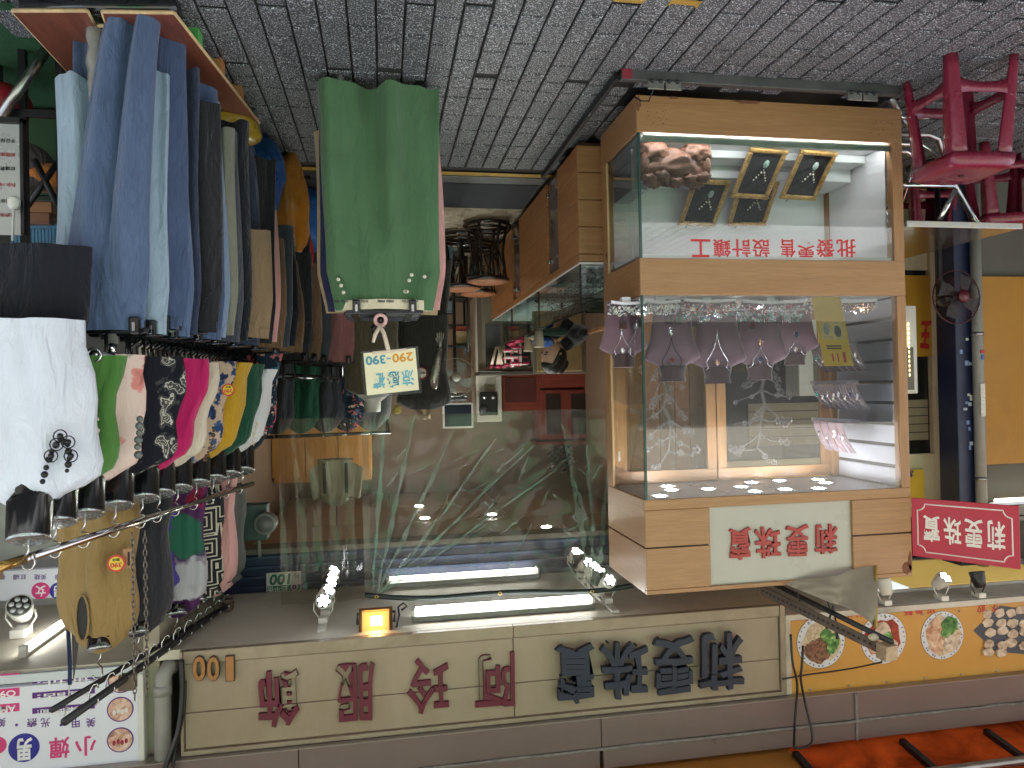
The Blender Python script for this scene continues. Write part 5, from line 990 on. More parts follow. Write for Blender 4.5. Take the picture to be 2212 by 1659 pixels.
cable([at(392, 1425, 3.36), at(394, 1500, 3.36), at(385, 1580, 3.35), at(360, 1650, 3.33), at(350, 1680, 3.30)], 0.012, 'thick black cable running up beside the grey pipe elbow')
cable([at(400, 1470, 3.37), at(397, 1540, 3.36), at(378, 1620, 3.35), at(372, 1680, 3.32)], 0.007, 'thinner black cable beside the grey pipe elbow')
for k, (x, on) in enumerate(((1908, False), (2030, True), (2110, False))):
    p = at(x, 1272, 3.44); spot((p.x, 3.40, p.z + 0.03) if False else (p.x, 3.43, 2.47), (0, 0.3, -1) if k != 1 else (-0.2, -0.6, -0.7), ['white spotlight facing away under the noodle signboard beside the canvas', 'white spotlight facing the street under the noodle signboard', 'black spotlight under the noodle signboard near the red sign'][k], spot_b if k == 2 else spot_w, on, 1.0, 'spotlights under the noodle signboard')
el = thing('noodle_light_panel', (-3.2, 3.9, 2.45), 'glowing yellow light panel on the ceiling of the noodle shop', 'lamp')
bx('frame', (-4.2, 3.6, 2.455), (-2.5, 4.2, 2.469), white_pl, el); bx('diffuser', (-3.9, 3.62, 2.45), (-2.9, 4.15, 2.4545), emit('yellow_panel_glow', (1.0, 0.72, 0.2, 1), 0.03), el, bev=0); bx('diffuser', (-2.88, 3.62, 2.45), (-2.52, 4.15, 2.4545), emit('white_panel_glow', (0.9, 0.97, 1.0, 1), 0.1), el, bev=0)
# ------------------------------------------------------------------ counter in the open shop
ct_ = thing('shop_counter', (-1.2, 5.3, 0), 'long wooden shop counter with a glass top running into the shop', 'counter')
xf, xk, ya, yb = -1.0, -1.42, 3.585, 7.0
dk = M('counter_core', c(60, 40, 28), 0.7)
bx('core', (xk + 0.02, ya + 0.02, 0.03), (xf - 0.016, yb, 0.645), dk, ct_)
zs_ = [0.05, 0.19, 0.331, 0.47, 0.61, 0.65]
ys_ = [ya, 4.02, 4.3, 4.75, 5.2, 5.5, 6.0, 6.5, yb]
for i in range(5):
    bx('end_plank', (xk, ya, zs_[i] + 0.002), (xf, ya + 0.016, zs_[i+1] - 0.002), wood_h, ct_, bev=0.002)
    for j in range(8):
        if j in (1, 4) and i < 4: continue
        bx('side_plank', (xf - 0.014, ys_[j] + (0.018 if j == 0 else 0.002), zs_[i] + 0.002), (xf, ys_[j+1] - 0.002, zs_[i+1] - 0.002), wood_c, ct_, bev=0.002)
for j in (1, 4):
    bx('niche_glass', (xf - 0.02, ys_[j] + 0.003, 0.06), (xf - 0.012, ys_[j+1] - 0.003, 0.605), M('niche_glass', c(120, 104, 98), 0.12, 0, 0.2), ct_, bev=0)
    for z in (0.12, 0.52):
        for y in (ys_[j] + 0.03, ys_[j+1] - 0.03): bx('clip', (xf - 0.011, y - 0.012, z), (xf + 0.004, y + 0.012, z + 0.022), chrome, ct_, bev=0.002)
bx('deck', (xk + 0.005, ya + 0.002, 0.651), (xf - 0.002, yb, 0.662), white_l, ct_)
for y in (ya + 0.005, 4.6, 5.6): bx('glass_post', (xf - 0.012, y, 0.663), (xf - 0.002, y + 0.010, 0.905), black_pl, ct_, bev=0.001)
g2_ = glass('counter_glass', (0.82, 0.88, 0.86, 1), 1.5)
MB().add([(xf - 0.004, ya, 0.663), (xf - 0.004, yb, 0.663), (xf - 0.004, yb, 0.905), (xf - 0.004, ya, 0.905)], [(0, 1, 2, 3)]).build('front_glass', g2_, ct_)
MB().add([(xk, ya + 0.003, 0.663), (xf - 0.01, ya + 0.003, 0.663), (xf - 0.01, ya + 0.003, 0.905), (xk, ya + 0.003, 0.905)], [(0, 1, 2, 3)]).build('end_glass', g2_, ct_)
bx('top_glass', (xk + 0.03, ya, 0.906), (xf, yb, 0.914), glass('top_glass', (0.72, 0.82, 0.78, 1), 1.5), ct_, bev=0); bx('top_trim', (xk, ya, 0.905), (xk + 0.028, yb, 0.925), wood_c, ct_); bx('back_panel', (xk + 0.002, ya + 0.02, 0.663), (xk + 0.012, yb, 0.904), M('counter_back', c(120, 110, 92), 0.5), ct_)
MB().tube([(xf - 0.003, ya, 0.909), (xf - 0.003, yb, 0.909)], 0.005, 6).build('glass_rim', black_pl, ct_)
rnd = random.Random(3); tr_l = ['nearest tray of silver jewellery inside the counter', 'scalloped white tray of silver jewellery inside the counter', 'tray of silver chains beside the wire rack inside the counter', 'farthest tray of silver jewellery inside the counter']
for k, y in enumerate((3.75, 4.1, 4.5, 5.0)):
    t = thing('counter_tray', (-1.2, y, 0.663), tr_l[k], 'tray', 'trays inside the counter'); bx('riser', (-1.33, y - 0.14, 0.6635), (-1.04, y + 0.14, 0.675), riser, t, bev=0.003)
    m = MB()
    for q in range(110): m.octa((rnd.uniform(-1.30, -1.05), y + rnd.uniform(-0.13, 0.13), 0.68 + rnd.random() ** 2 * 0.07), rnd.uniform(0.003, 0.008))
    tag(m.build('silver_pieces', gems[0], t), None, None, None, 'stuff')
t = thing('wire_rack', (-1.15, 4.5, 0.68), 'dark wire grid rack with silver chains inside the counter', 'rack')
for k in range(9): MB().tube([(-1.08 - 0.028 * k, 3.7, 0.79), (-1.08 - 0.028 * k, 5.2, 0.79)], 0.0025, 5).build('wire', steel, t)
for k in range(12): MB().tube([(-1.06, 3.72 + k * 0.13, 0.795), (-1.32, 3.72 + k * 0.13, 0.795)], 0.0025, 5).build('wire', steel, t)
for y in (3.72, 5.18): bx('support', (-1.32, y, 0.6635), (-1.30, y + 0.02, 0.79), black_pl, t)
# goods on top of the counter
TZ = 0.9145
blue_pk = M('blue_packaging', c(60, 110, 190), 0.15, 0, 0.3, 14, coat=0.5, dirt=0.5, dcol=c(214, 222, 232), ds=16)
for k, (x, y, z) in enumerate(((at(1174, 730, 4.85).x, 4.85, TZ + 0.026),)):
    t = thing('tissue_pack', (x, y, z), 'blue and white plastic wrapped pack lying on the green boxes on the counter', 'pack', 'wrapped packs on the counter')
    MB().ball((x, y, z + 0.036), (0.082, 0.07, 0.036), 20, 12, fn=lambda d: 1 + 0.12 * noise.noise(d * 3) - 0.1 * abs(d.x) ** 3).build('wrapped_pack', blue_pk, t)
t = thing('green_folders', (-1.16, 4.85, TZ), 'stack of dark green flat boxes under the blue wrapped pack', 'boxes')
for k in range(3): bx('folder', (-1.24 + 0.01 * k, 4.76, TZ + 0.0005 + 0.008 * k), (-1.0 + 0.005 * k, 4.95, TZ + 0.0078 + 0.008 * k), M('dark_green_board', c(44, 66, 56), 0.4), t)
for k, (x, y) in enumerate(((-1.02, 4.68), (-1.04, 5.15))):
    t = thing('paper_cup', (x, y, TZ), ['cream paper cup beside the blue pack', 'tall cream tin standing behind the blue pack on the counter'][k], 'cup'); MB().lathe([(0.026, 0), (0.034, 0.10), (0.036, 0.102), (0.035, 0.108), (0.001, 0.109)], (x, y, TZ), 16).build('cup', cream_pl, t)
pk = M('pink_plastic', c(196, 56, 92), 0.3)
for k in range(4):
    x, y = -1.04 - 0.02 * (k % 2), 5.45 + k * 0.17; t = thing('bracelet_stand', (x, y, TZ), 'pink and clear bracelet stand on the counter, %s from the blue pack' % ordn[k], 'stand', 'bracelet stands on the counter')
    MB().tube([(x, y, TZ), (x, y, TZ + 0.20)], 0.010, 8).build('post', pk if k % 2 else white_pl, t)
    for q in range(3): MB().tube([(x - 0.07, y, TZ + 0.06 + q * 0.06), (x + 0.07, y, TZ + 0.06 + q * 0.06)], 0.011, 8).build('arm', [pk, black_pl, pk, white_pl][(q + k) % 4], t)
    MB().lathe([(0.04, 0), (0.04, 0.01), (0.01, 0.02)], (x, y, TZ), 12).build('foot', pk, t)
t = thing('lipstick_pens', (-1.0, 6.3, TZ), 'bunch of red capped clear pens at the far end of the counter', 'pens')
for k in range(9):
    a = rnd.uniform(-0.4, 0.4); b_ = Vector((-1.05 + 0.03 * (k % 3), 6.25 + 0.05 * (k // 3), TZ)); e_ = b_ + Vector((a * 0.12, 0, 0.16)); MB().tube([b_, e_], 0.007, 6).build('pen', cream_pl, t); MB().tube([e_, e_ + (e_ - b_) * 0.2], 0.008, 6).build('cap', pk, t)
# ------------------------------------------------------------------ person behind the counter
skin = M('skin', c(206, 164, 138), 0.55, 0, 0.05); hair_m = M('black_hair', c(30, 27, 28), 0.45, 0, 0.25, 60, 0.4, 120, scale=(1, 1, 0.2)); blk_cl = cloth('black_tshirt', c(34, 34, 38))
hd = at(1195, 764, 5.0); pb = Vector((hd.x - 0.33, 5.02, 0.0)); pe = thing('person', (pb.x, pb.y, 0.45), 'person in a black top with dark tied hair, bent reading behind the counter', 'person')
def skinned(name, joints, edges, mat, parent, root=0, sub=2):
    me = bpy.data.meshes.new(name); org = WL[parent.name]; me.from_pydata([tuple(Vector(j[0]) - org) for j in joints], edges, []); o = bpy.data.objects.new(name, me); COL.objects.link(o); o.parent = parent
    o.modifiers.new('skin', 'SKIN'); WL[o.name] = org; me.materials.append(mat)
    sv = me.skin_vertices[0].data
    for k, j in enumerate(joints): sv[k].radius = j[1] if hasattr(j[1], '__len__') else (j[1], j[1]); sv[k].use_root = (k == root)
    sb = o.modifiers.new('sub', 'SUBSURF'); sb.levels = sub; sb.render_levels = sub
    for p_ in me.polygons: p_.use_smooth = True
    o.modifiers['skin'].use_smooth_shade = True; return o
V3 = Vector
pel, ws_, chs, nk = V3((pb.x, 5.02, 0.50)), V3((pb.x + 0.03, 5.02, 0.66)), V3((pb.x + 0.11, 5.02, 0.86)), V3((pb.x + 0.20, 5.02, 0.965)); hdc = V3((hd.x, 5.0, hd.z + 0.015))
joints = [(pel, (0.15, 0.12)), (ws_, (0.14, 0.11)), (chs, (0.155, 0.115)), (nk, 0.058), (hdc - V3((0.05, 0, 0.05)), 0.05)]
edges = [(0, 1), (1, 2), (2, 3), (3, 4)]
for s_ in (-1, 1):
    sh = chs + V3((0.03, s_ * 0.17, 0.04)); e1 = sh + V3((0.06, s_ * 0.05, -0.17)); wr = V3((hd.x + 0.02, 5.0 + s_ * 0.07 - 0.02, 0.955)); i = len(joints)
    joints += [(sh, 0.062), (e1, 0.047), (wr, 0.03)]; edges += [(2, i), (i, i + 1), (i + 1, i + 2)]
    th = pel + V3((0.12, s_ * 0.1, -0.03)); kn = pel + V3((0.36, s_ * 0.11, -0.02)); an = kn + V3((0.0, 0, -0.42)); i = len(joints); joints += [(th, 0.085), (kn, 0.06), (an, 0.042)]; edges += [(0, i), (i, i + 1), (i + 1, i + 2)]
skinned('body', joints, edges, blk_cl, pe)
def facef(d):       # nose, brow and chin on an egg; the face looks to +x and down
    f = max(0.0, d.x); k = 1.0 + 0.02 * f
    k += 0.16 * math.exp(-((d.y / 0.16) ** 2 + ((d.z + 0.08) / 0.22) ** 2)) * (1 if d.x > 0 else 0)
    k += 0.06 * math.exp(-((d.y / 0.3) ** 2 + ((d.z + 0.85) / 0.2) ** 2)) * f; k -= 0.06 * math.exp(-(((abs(d.y) - 0.3) / 0.14) ** 2 + ((d.z - 0.12) / 0.12) ** 2)) * f
    k += 0.04 * math.exp(-((d.y / 0.22) ** 2 + ((d.z + 0.5) / 0.07) ** 2)) * f; return k
hm = MB(); hm.ball((0, 0, 0), (0.083, 0.072, 0.108), 28, 22, fn=facef)
tilt = Matrix.Rotation(RAD(28), 3, 'Y'); turn = Matrix.Rotation(RAD(-20), 3, 'Z')
def hd_t(p): return hdc + turn @ (tilt @ Vector(p))
hm.v = [tuple(hd_t(p)) for p in hm.v]; head = hm.build('head', skin, pe)
hr = MB(); hr.ball((-0.012, 0, 0.014), (0.092, 0.082, 0.112), 24, 18, fn=lambda d: (1.02 if (d.x < 0.35 or d.z > 0.62) and d.z > -0.75 else 0.72)); hr.v = [tuple(hd_t(p)) for p in hr.v]; hair = hr.build('hair', hair_m, pe)
bn = MB(); bn.ball((-0.095, 0, 0.055), (0.034, 0.03, 0.036), 12, 10); bn.ball((-0.12, 0.0, 0.015), (0.022, 0.02, 0.045), 10, 8); bn.v = [tuple(hd_t(p)) for p in bn.v]; bn.build('hair_bun', hair_m, pe)
for s_ in (-1, 1):
    q_ = MB(); q_.ball((-0.005, s_ * 0.073, -0.005), (0.016, 0.009, 0.024), 10, 8); q_.v = [tuple(hd_t(p)) for p in q_.v]; q_.build('ear', skin, head)
    q_ = MB(); q_.ball((0.074, s_ * 0.028, 0.014), (0.006, 0.013, 0.005), 10, 6); q_.v = [tuple(hd_t(p)) for p in q_.v]; q_.build('eye', ink, head)
    q_ = MB(); q_.ball((0.077, s_ * 0.03, 0.032), (0.005, 0.018, 0.003), 8, 6); q_.v = [tuple(hd_t(p)) for p in q_.v]; q_.build('eyebrow', hair_m, head)
q_ = MB(); q_.ball((0.074, 0, -0.055), (0.008, 0.02, 0.005), 10, 6); q_.v = [tuple(hd_t(p)) for p in q_.v]; q_.build('lips', M('lips', c(170, 96, 92), 0.5), head)
for s_ in (-1, 1):
    wr = V3((hd.x + 0.02, 5.0 + s_ * 0.07 - 0.02, 0.955)); J = [(wr - V3((0.03, 0, -0.01)), 0.024), (wr + V3((0.035, 0, -0.005)), (0.03, 0.014)), (wr + V3((0.07, 0, -0.008)), (0.032, 0.012))]; E_ = [(0, 1), (1, 2)]
    for k, (dy_, L_) in enumerate(((-0.026, 0.05), (-0.009, 0.06), (0.009, 0.056), (0.025, 0.042))):
        i = len(J); p0 = wr + V3((0.085, dy_, -0.008)); J += [(p0, 0.0085), (p0 + V3((L_ * 0.55, 0, -0.006)), 0.008), (p0 + V3((L_, 0, -0.022)), 0.007)]; E_ += [(2, i), (i, i + 1), (i + 1, i + 2)]
    i = len(J); p0 = wr + V3((0.03, -s_ * 0.03, 0.0)); J += [(p0, 0.010), (p0 + V3((0.03, -s_ * 0.018, 0.0)), 0.009), (p0 + V3((0.05, -s_ * 0.02, -0.008)), 0.007)]; E_ += [(1, i), (i, i + 1), (i + 1, i + 2)]
    skinned('hand', J, E_, skin, pe, 0, 1)
# ------------------------------------------------------------------ furniture at the back of the shop
redw = wood('red_wood', c(104, 42, 34), c(136, 60, 46), 'x', 0.35); redv = wood('red_wood_up', c(104, 42, 34), c(136, 60, 46), 'z', 0.35)
Y7 = 7.4
def wbox(name, x0, x1, y0, y1, Y, dep, mat, parent, bev=0.004):
    a, b = at(x1, y0, Y), at(x0, y1, Y); return bx(name, (a.x, Y, a.z), (b.x, Y + dep, b.z), mat, parent, bev=bev)
def wthing(name, x0, x1, y0, Y, label, cat, group=None):
    a, b = at(x1, y0, Y), at(x0, y0, Y); return thing(name, ((a.x + b.x) / 2, Y, a.z), label, cat, group)
t = wthing('red_cabinet', 1168, 1280, 700, Y7, 'tall red wood cabinet with two glazed doors behind the counter', 'cabinet')
wbox('lower_body', 1168, 1282, 640, 838, Y7, 0.4, redw, t); wbox('body', 1168, 1282, 839, 950, Y7 + 0.02, 0.38, redv, t); wbox('cornice', 1163, 1290, 951, 962, Y7 - 0.02, 0.42, redw, t)
for x0, x1 in ((1170, 1222), (1224, 1278)):
    d_ = wbox('door', x0, x1, 842, 948, Y7 - 0.002, 0.02, redv, t); wbox('door_glass', x0 + 11, x1 - 11, 850, 938, Y7 - 0.006, 0.003, M('cab_dark_glass', c(44, 34, 30), 0.1), d_, 0)
wbox('drawer', 1172, 1278, 800, 820, Y7 - 0.012, 0.011, redw, t)
t = wthing('red_cupboard', 1085, 1165, 700, Y7, 'low dark red wood cupboard next to the white fridge', 'cupboard')
wbox('body', 1086, 1163, 640, 888, Y7 + 0.05, 0.35, redw, t); wbox('door', 1092, 1157, 815, 870, Y7 + 0.04, 0.009, M('dark_red_wood', c(80, 34, 30), 0.4), t); wbox('door', 1092, 1157, 730, 805, Y7 + 0.04, 0.009, M('dark_red_wood_b', c(76, 32, 30), 0.4), t)
t = wthing('white_fridge', 1028, 1082, 640, Y7, 'narrow white fridge standing against the back wall', 'fridge')
wbox('body', 1030, 1080, 640, 912, Y7 - 0.05, 0.4, M('fridge_white', c(206, 198, 184), 0.4, 0, 0.06, dirt=0.2), t, 0.012); wbox('door_gap', 1030, 1080, 803, 805, Y7 - 0.053, 0.003, ink, t, 0); wbox('handle', 1072, 1077, 815, 850, Y7 - 0.07, 0.02, white_pl, t)
t = wthing('black_radio', 1037, 1077, 845, 7.2, 'black speaker radio with two knobs in front of the white fridge', 'radio')
wbox('body', 1038, 1075, 846, 898, 7.22, 0.1, black_pl, t, 0.01)
for x in (1047, 1066): p_ = at(x, 858, 7.215); MB().lathe([(0.02, -0.01), (0.022, 0.0)], p_, 14, 'y').build('knob', steel, t)
p_ = at(1045, 884, 7.215); MB().lathe([(0.045, -0.006), (0.05, 0.0)], p_, 18, 'y').build('speaker_cone', dark_steel, t)
t = wthing('monitor', 957, 1022, 868, 7.3, 'grey framed monitor with a dark screen on the back wall', 'monitor')
wbox('bezel', 957, 1022, 869, 926, 7.3, 0.04, M('bezel_grey', c(188, 186, 180), 0.4), t, 0.006); wbox('screen', 961, 1018, 874, 922, 7.296, 0.003, M('screen_dark', c(36, 40, 48), 0.12), t, 0); wbox('stand', 980, 1000, 855, 868, 7.31, 0.06, black_pl, t)
t = wthing('black_telephone', 972, 1010, 851, 7.25, 'black desk machine with two white keys below the monitor', 'machine'); wbox('body', 972, 1010, 848, 866, 7.2, 0.12, black_pl, t, 0.012); wbox('key', 974, 980, 855, 858, 7.197, 0.003, white_pl, t, 0); wbox('key', 1003, 1009, 855, 858, 7.197, 0.003, white_pl, t, 0)
hb = at(985, 815, 6.6); fan((hb.x, 6.6, 0.0), hb, 0.175, 'grey wire standing fan in the depth of the shop', M('fan_grey', c(150, 146, 136), 0.4), M('fan_wire_grey', c(150, 146, 136), 0.4, 0.5), M('fan_blade_grey', c(130, 130, 124), 0.3), 44, 'fans')
t = wthing('storage_trolley', 945, 1010, 560, 6.9, 'dark storage trolley crowded with boxes at the back of the shop', 'trolley')
p0, p1 = at(1012, 640, 6.9), at(943, 640, 6.9)
for y_ in (560, 640, 700, 745): z = max(0.03, at(975, y_, 6.9).z); bx('tray', (p0.x, 6.9, z), (p1.x, 7.2, z + 0.02), black_pl, t)
for x in (p0.x + 0.01, p1.x - 0.01):
    for y in (6.91, 7.19): MB().tube([(x, y, 0), (x, y, at(975, 760, 6.9).z)], 0.012, 8).build('post', dark_steel, t)
for k, (x0, x1, y0, y1, cl, lb) in enumerate(((985, 1018, 712, 742, c(176, 150, 112), 'tan cardboard box on the dark trolley'), (985, 1015, 700, 713, c(190, 80, 60), 'red plastic wrapped bundle under the tan cardboard box'), (950, 980, 648, 672, c(120, 130, 140), 'clear plastic box low on the dark trolley'))):
    tb_ = wthing('trolley_box', x0, x1, y0, 6.92, lb, 'box', 'boxes on the trolley'); wbox('box', x0, x1, y0 + 1, y1, 6.93, 0.2, M('box%d' % k, cl, 0.6, 0, 0.15), tb_, 0.008); wbox('lid', x0 - 1, x1 + 1, y1 + 0.3, y1 + 2.5, 6.925, 0.21, M('lid%d' % k, tuple(q * 0.8 for q in cl[:3]) + (1,), 0.6), tb_, 0.004)
t = wthing('water_bottle', 948, 978, 560, 6.2, 'large clear water bottle with a blue and white label on the floor', 'bottle'); p_ = at(960, 600, 6.2)
MB().lathe([(0.07, 0.0), (0.075, 0.02), (0.075, 0.22), (0.03, 0.28), (0.022, 0.30), (0.022, 0.33)], (p_.x, 6.2, 0.003), 20).build('body', glass('bottle_plastic', (0.8, 0.86, 0.9, 1), 1.4, haze=0.15), t); MB().lathe([(0.0765, 0.07), (0.0765, 0.17)], (p_.x, 6.2, 0.003), 20, cap=False).build('label', M('bottle_label', c(150, 186, 214), 0.4, 0, 0.4, 30), t); MB().lathe([(0.024, 0.325), (0.024, 0.345), (0.001, 0.346)], (p_.x, 6.2, 0.003), 14).build('cap', M('blue_cap', c(40, 70, 170), 0.4), t)
t = wthing('fabric_board', 1155, 1262, 690, 5.75, 'yellowish cloth covered board leaning behind the person', 'board'); wbox('frame', 1153, 1264, 660, 808, 5.78, 0.03, M('board_grey', c(120, 116, 104), 0.5), t); wbox('cloth', 1160, 1256, 664, 803, 5.765, 0.013, M('ochre_cloth', c(158, 136, 96), 0.9, 0, 0.12, 8, 0.3, 30), t, 0.006)
t = wthing('grey_cupboard', 1042, 1150, 690, 6.6, 'grey framed glass cupboard beyond the counter end', 'cupboard'); wbox('body', 1042, 1150, 600, 800, 6.62, 0.3, M('cupboard_grey', c(128, 122, 108), 0.5), t); wbox('glass', 1050, 1145, 700, 792, 6.612, 0.006, M('cup_glass', c(52, 50, 46), 0.1), t, 0); wbox('top', 1036, 1158, 801, 810, 6.55, 0.4, M('cupboard_top', c(70, 64, 58), 0.5), t)
t = wthing('wreath', 1180, 1240, 960, 7.35, 'dark dried wreath on top of the red wood cabinet', 'wreath'); m = MB(); cc = at(1212, 990, 7.4)
for k in range(260):
    d = Vector((rnd.gauss(0, 1), rnd.gauss(0, 0.4), rnd.gauss(0, 1))).normalized() * rnd.uniform(0.05, 0.16); p_ = cc + d; e_ = Vector((rnd.uniform(-1, 1), rnd.uniform(-1, 1), rnd.uniform(-1, 1))) * 0.03; f_ = e_.orthogonal().normalized() * 0.012; m.add([p_ - e_, p_ + f_, p_ + e_, p_ - f_], [(0, 1, 2, 3)])
tag(m.build('leaves', M('dark_leaf', c(48, 42, 44), 0.7), t), None, None, None, 'stuff'); MB().ball(cc, (0.1, 0.05, 0.1), 10, 8).build('core', M('wreath_core', c(40, 30, 30), 0.8), t)
for k, (x, y) in enumerate(((905, 1095), (1063, 1113), (918, 1121), (930, 1165), (1180, 1140))):
    p_ = atz(x, y, 2.404); t = thing('downlight', (p_.x, p_.y, 2.404), ['round ceiling downlight farthest into the shop', 'round ceiling downlight nearest the red cabinet side', 'round ceiling downlight in the middle of the ceiling', 'round ceiling downlight closest to the navy lintel', 'round ceiling downlight above the counter'][k], 'lamp', 'ceiling downlights')
    MB().lathe([(0.055, 0.0), (0.055, -0.006), (0.04, -0.008)], p_, 20).build('ring', ring_m, t); MB().lathe([(0.038, -0.004), (0.036, -0.0095)], p_, 16).build('lens', emit('downlight_glow', (0.95, 1.0, 0.93, 1), 75.0), t)
t = wthing('wooden_wardrobe', 640, 800, 640, 6.8, 'honey coloured wooden wardrobe lit by the amber lamp deep in the shop', 'wardrobe'); hw = wood('honey_wood', c(186, 126, 62), c(210, 154, 86), 'z')
p0, p1 = at(800, 900, 6.8), at(610, 900, 6.8); bx('body', (p0.x, 6.8, 0.0), (0.985, 7.4, 2.1), hw, t)
for k in range(3): x = p0.x + 0.01 + k * 0.29; dd = bx('door', (x, 6.785, 0.08), (x + 0.283, 6.7995, 2.05), hw, t, bev=0.003); MB().ball((x + 0.26, 6.775, 1.1), 0.014, 10, 8).build('knob', steel, dd)
t = thing('wooden_screen', (-1.8, 4.5, 0), 'brown wooden screen panel standing behind the display case', 'screen')
for k in range(6): bx('plank', (-2.09 + k * 0.105, 4.50, 0.02), (-1.99 + k * 0.105, 4.53, 2.15), wood_c if k % 2 else wood_v, t)
# ------------------------------------------------------------------ rattan stools
ratt = M('dark_rattan', c(34, 24, 22), 0.22, 0, 0.25, 20, 0.15, 60, coat=0.4); seat_w = M('woven_seat', c(150, 92, 56), 0.4, 0, 0.25, 90, 0.6, 220)
def rattan(base, label, s_=1.0, hs=0.46):
    t = thing('rattan_stool', (0, 0, 0), label, 'stool', 'rattan stools in the shop')
    MB().tube([(math.cos(k * 0.2618) * 0.17 * s_, math.sin(k * 0.2618) * 0.17 * s_, 0.03) for k in range(24)], 0.016, 8, True).build('floor_ring', ratt, t); MB().tube([(math.cos(k * 0.2618) * 0.155 * s_, math.sin(k * 0.2618) * 0.155 * s_, 0.065) for k in range(24)], 0.012, 8, True).build('floor_ring', ratt, t)
    MB().lathe([(0.001, hs + 0.012), (0.12 * s_, hs + 0.016), (0.155 * s_, hs + 0.004), (0.15 * s_, hs - 0.012), (0.001, hs - 0.014)], (0, 0, 0), 28).build('woven_seat', seat_w, t); MB().tube([(math.cos(k * 0.2618) * 0.155 * s_, math.sin(k * 0.2618) * 0.155 * s_, hs - 0.012) for k in range(24)], 0.015, 8, True).build('seat_rim', ratt, t)
    for k in range(6):
        a = k * math.pi / 3; P = [(math.cos(a + d_) * r_ * s_, math.sin(a + d_) * r_ * s_, z * hs / 0.46) for r_, z, d_ in ((0.16, 0.03, 0), (0.135, 0.12, 0.0), (0.12, 0.24, 0.0), (0.13, 0.36, 0), (0.15, 0.45, 0))]; MB().tube(P, 0.011, 8).build('leg', ratt, t)
        for sg in (-1, 1): MB().tube([(math.cos(a) * 0.12 * s_, math.sin(a) * 0.12 * s_, 0.20), (math.cos(a + sg * 0.3) * 0.135 * s_, math.sin(a + sg * 0.3) * 0.135 * s_, 0.33), (math.cos(a + sg * 0.5) * 0.148 * s_, math.sin(a + sg * 0.5) * 0.148 * s_, 0.43)], 0.006, 6).build('brace', ratt, t)
    t.location = base; return t
p_ = atz(1050, 480, 0); r0 = rattan((p_.x, p_.y - 0.03, 0.003), 'nearest round rattan stool beside the wooden counter')
for (x, y, lb) in ((995, 502, 'round rattan stool just behind the nearest one, away from the counter'), (1030, 520, 'farthest round rattan stool in the row beside the counter')):
    p_ = atz(x, y, 0); o = copy_tree(r0); o.location = (p_.x, p_.y, 0.003); o['label'] = lb; o.rotation_euler = (0, 0, 0.7)
# ------------------------------------------------------------------ mannequin forms inside
man_m = M('bronze_mannequin', c(150, 128, 104), 0.25, 0.3, 0.1); grey_t = cloth('charcoal_cotton', c(62, 60, 58))
b_ = at(915, 800, 5.3); t = thing('mannequin', (b_.x, 5.3, 0), 'headless bronze mannequin in a charcoal top with a raised silver arm', 'mannequin')
def ell(cx, cy, z, rx, ry, n=24, rip=0.0, k=5, ph=0.0): return [Vector((cx + math.cos(6.2832 * i / n) * rx, cy + math.sin(6.2832 * i / n) * ry + rip * math.sin(k * math.cos(6.2832 * i / n) + ph), z)) for i in range(n)]
zt = at(915, 905, 5.3).z
MB().loft([ell(b_.x, 5.3, z, rx, ry) for z, rx, ry in ((zt, 0.05, 0.05), (zt - 0.05, 0.052, 0.055), (zt - 0.09, 0.09, 0.06), (zt - 0.13, 0.14, 0.07))], True, False).build('neck', man_m, t)
MB().loft([ell(b_.x, 5.3, z, rx, ry, 28, 0.006, 7) for z, rx, ry in ((zt - 0.07, 0.10, 0.07), (zt - 0.12, 0.20, 0.095), (zt - 0.2, 0.19, 0.11), (zt - 0.36, 0.165, 0.1), (zt - 0.55, 0.18, 0.11), (zt - 0.75, 0.19, 0.11))]).build('top', grey_t, t)
MB().loft([ell(b_.x, 5.3, z, rx, 0.1, 28, 0.01, 9) for z, rx in ((zt - 0.72, 0.17), (zt - 0.9, 0.2), (0.35, 0.22))]).build('skirt', cloth('charcoal_skirt', c(50, 48, 48)), t)
MB().tube([(b_.x, 5.3, 0.4), (b_.x, 5.3, 0.02)], 0.015, 8).build('pole', chrome, t); MB().lathe([(0.14, 0), (0.13, 0.012), (0.02, 0.02)], (b_.x, 5.3, 0.002), 20).build('base', chrome, t)
sil = M('silver_mannequin', c(176, 170, 162), 0.25, 0.6); P = [at(933, 850, 5.25), at(938, 815, 5.2), at(946, 775, 5.2), at(950, 752, 5.2)]; MB().tube(P, [0.045, 0.034, 0.024, 0.018], 10).build('arm', sil, t)
J = [(P[-1], 0.016), (P[-1] + V3((-0.005, 0, -0.04)), (0.022, 0.012))]; E_ = [(0, 1)]
for k in range(4): i = len(J); q0 = J[1][0] + V3(((k - 1.5) * 0.012, 0, -0.025)); J += [(q0, 0.006), (q0 + V3(((k - 1.5) * 0.004, -0.006, -0.045 - 0.008 * (k in (1, 2)))), 0.005)]; E_ += [(1, i), (i, i + 1)]
i = len(J); q0 = J[1][0] + V3((0.02, 0, -0.005)); J += [(q0, 0.007), (q0 + V3((0.014, -0.005, -0.03)), 0.006)]; E_ += [(1, i), (i, i + 1)]; skinned('hand', J, E_, sil, t, 0, 1)
p_ = at(910, 806, 5.19); MB().lathe([(0.001, -0.004), (0.042, -0.004), (0.042, 0)], p_, 18, 'y').build('round_price_tag', paper, t); MB().tube([p_ + V3((math.cos(k * 0.4) * 0.04, -0.006, math.sin(k * 0.4) * 0.04)) for k in range(16)], 0.003, 5, True).build('tag_border', M('tag_red', c(190, 50, 60), 0.5), t)
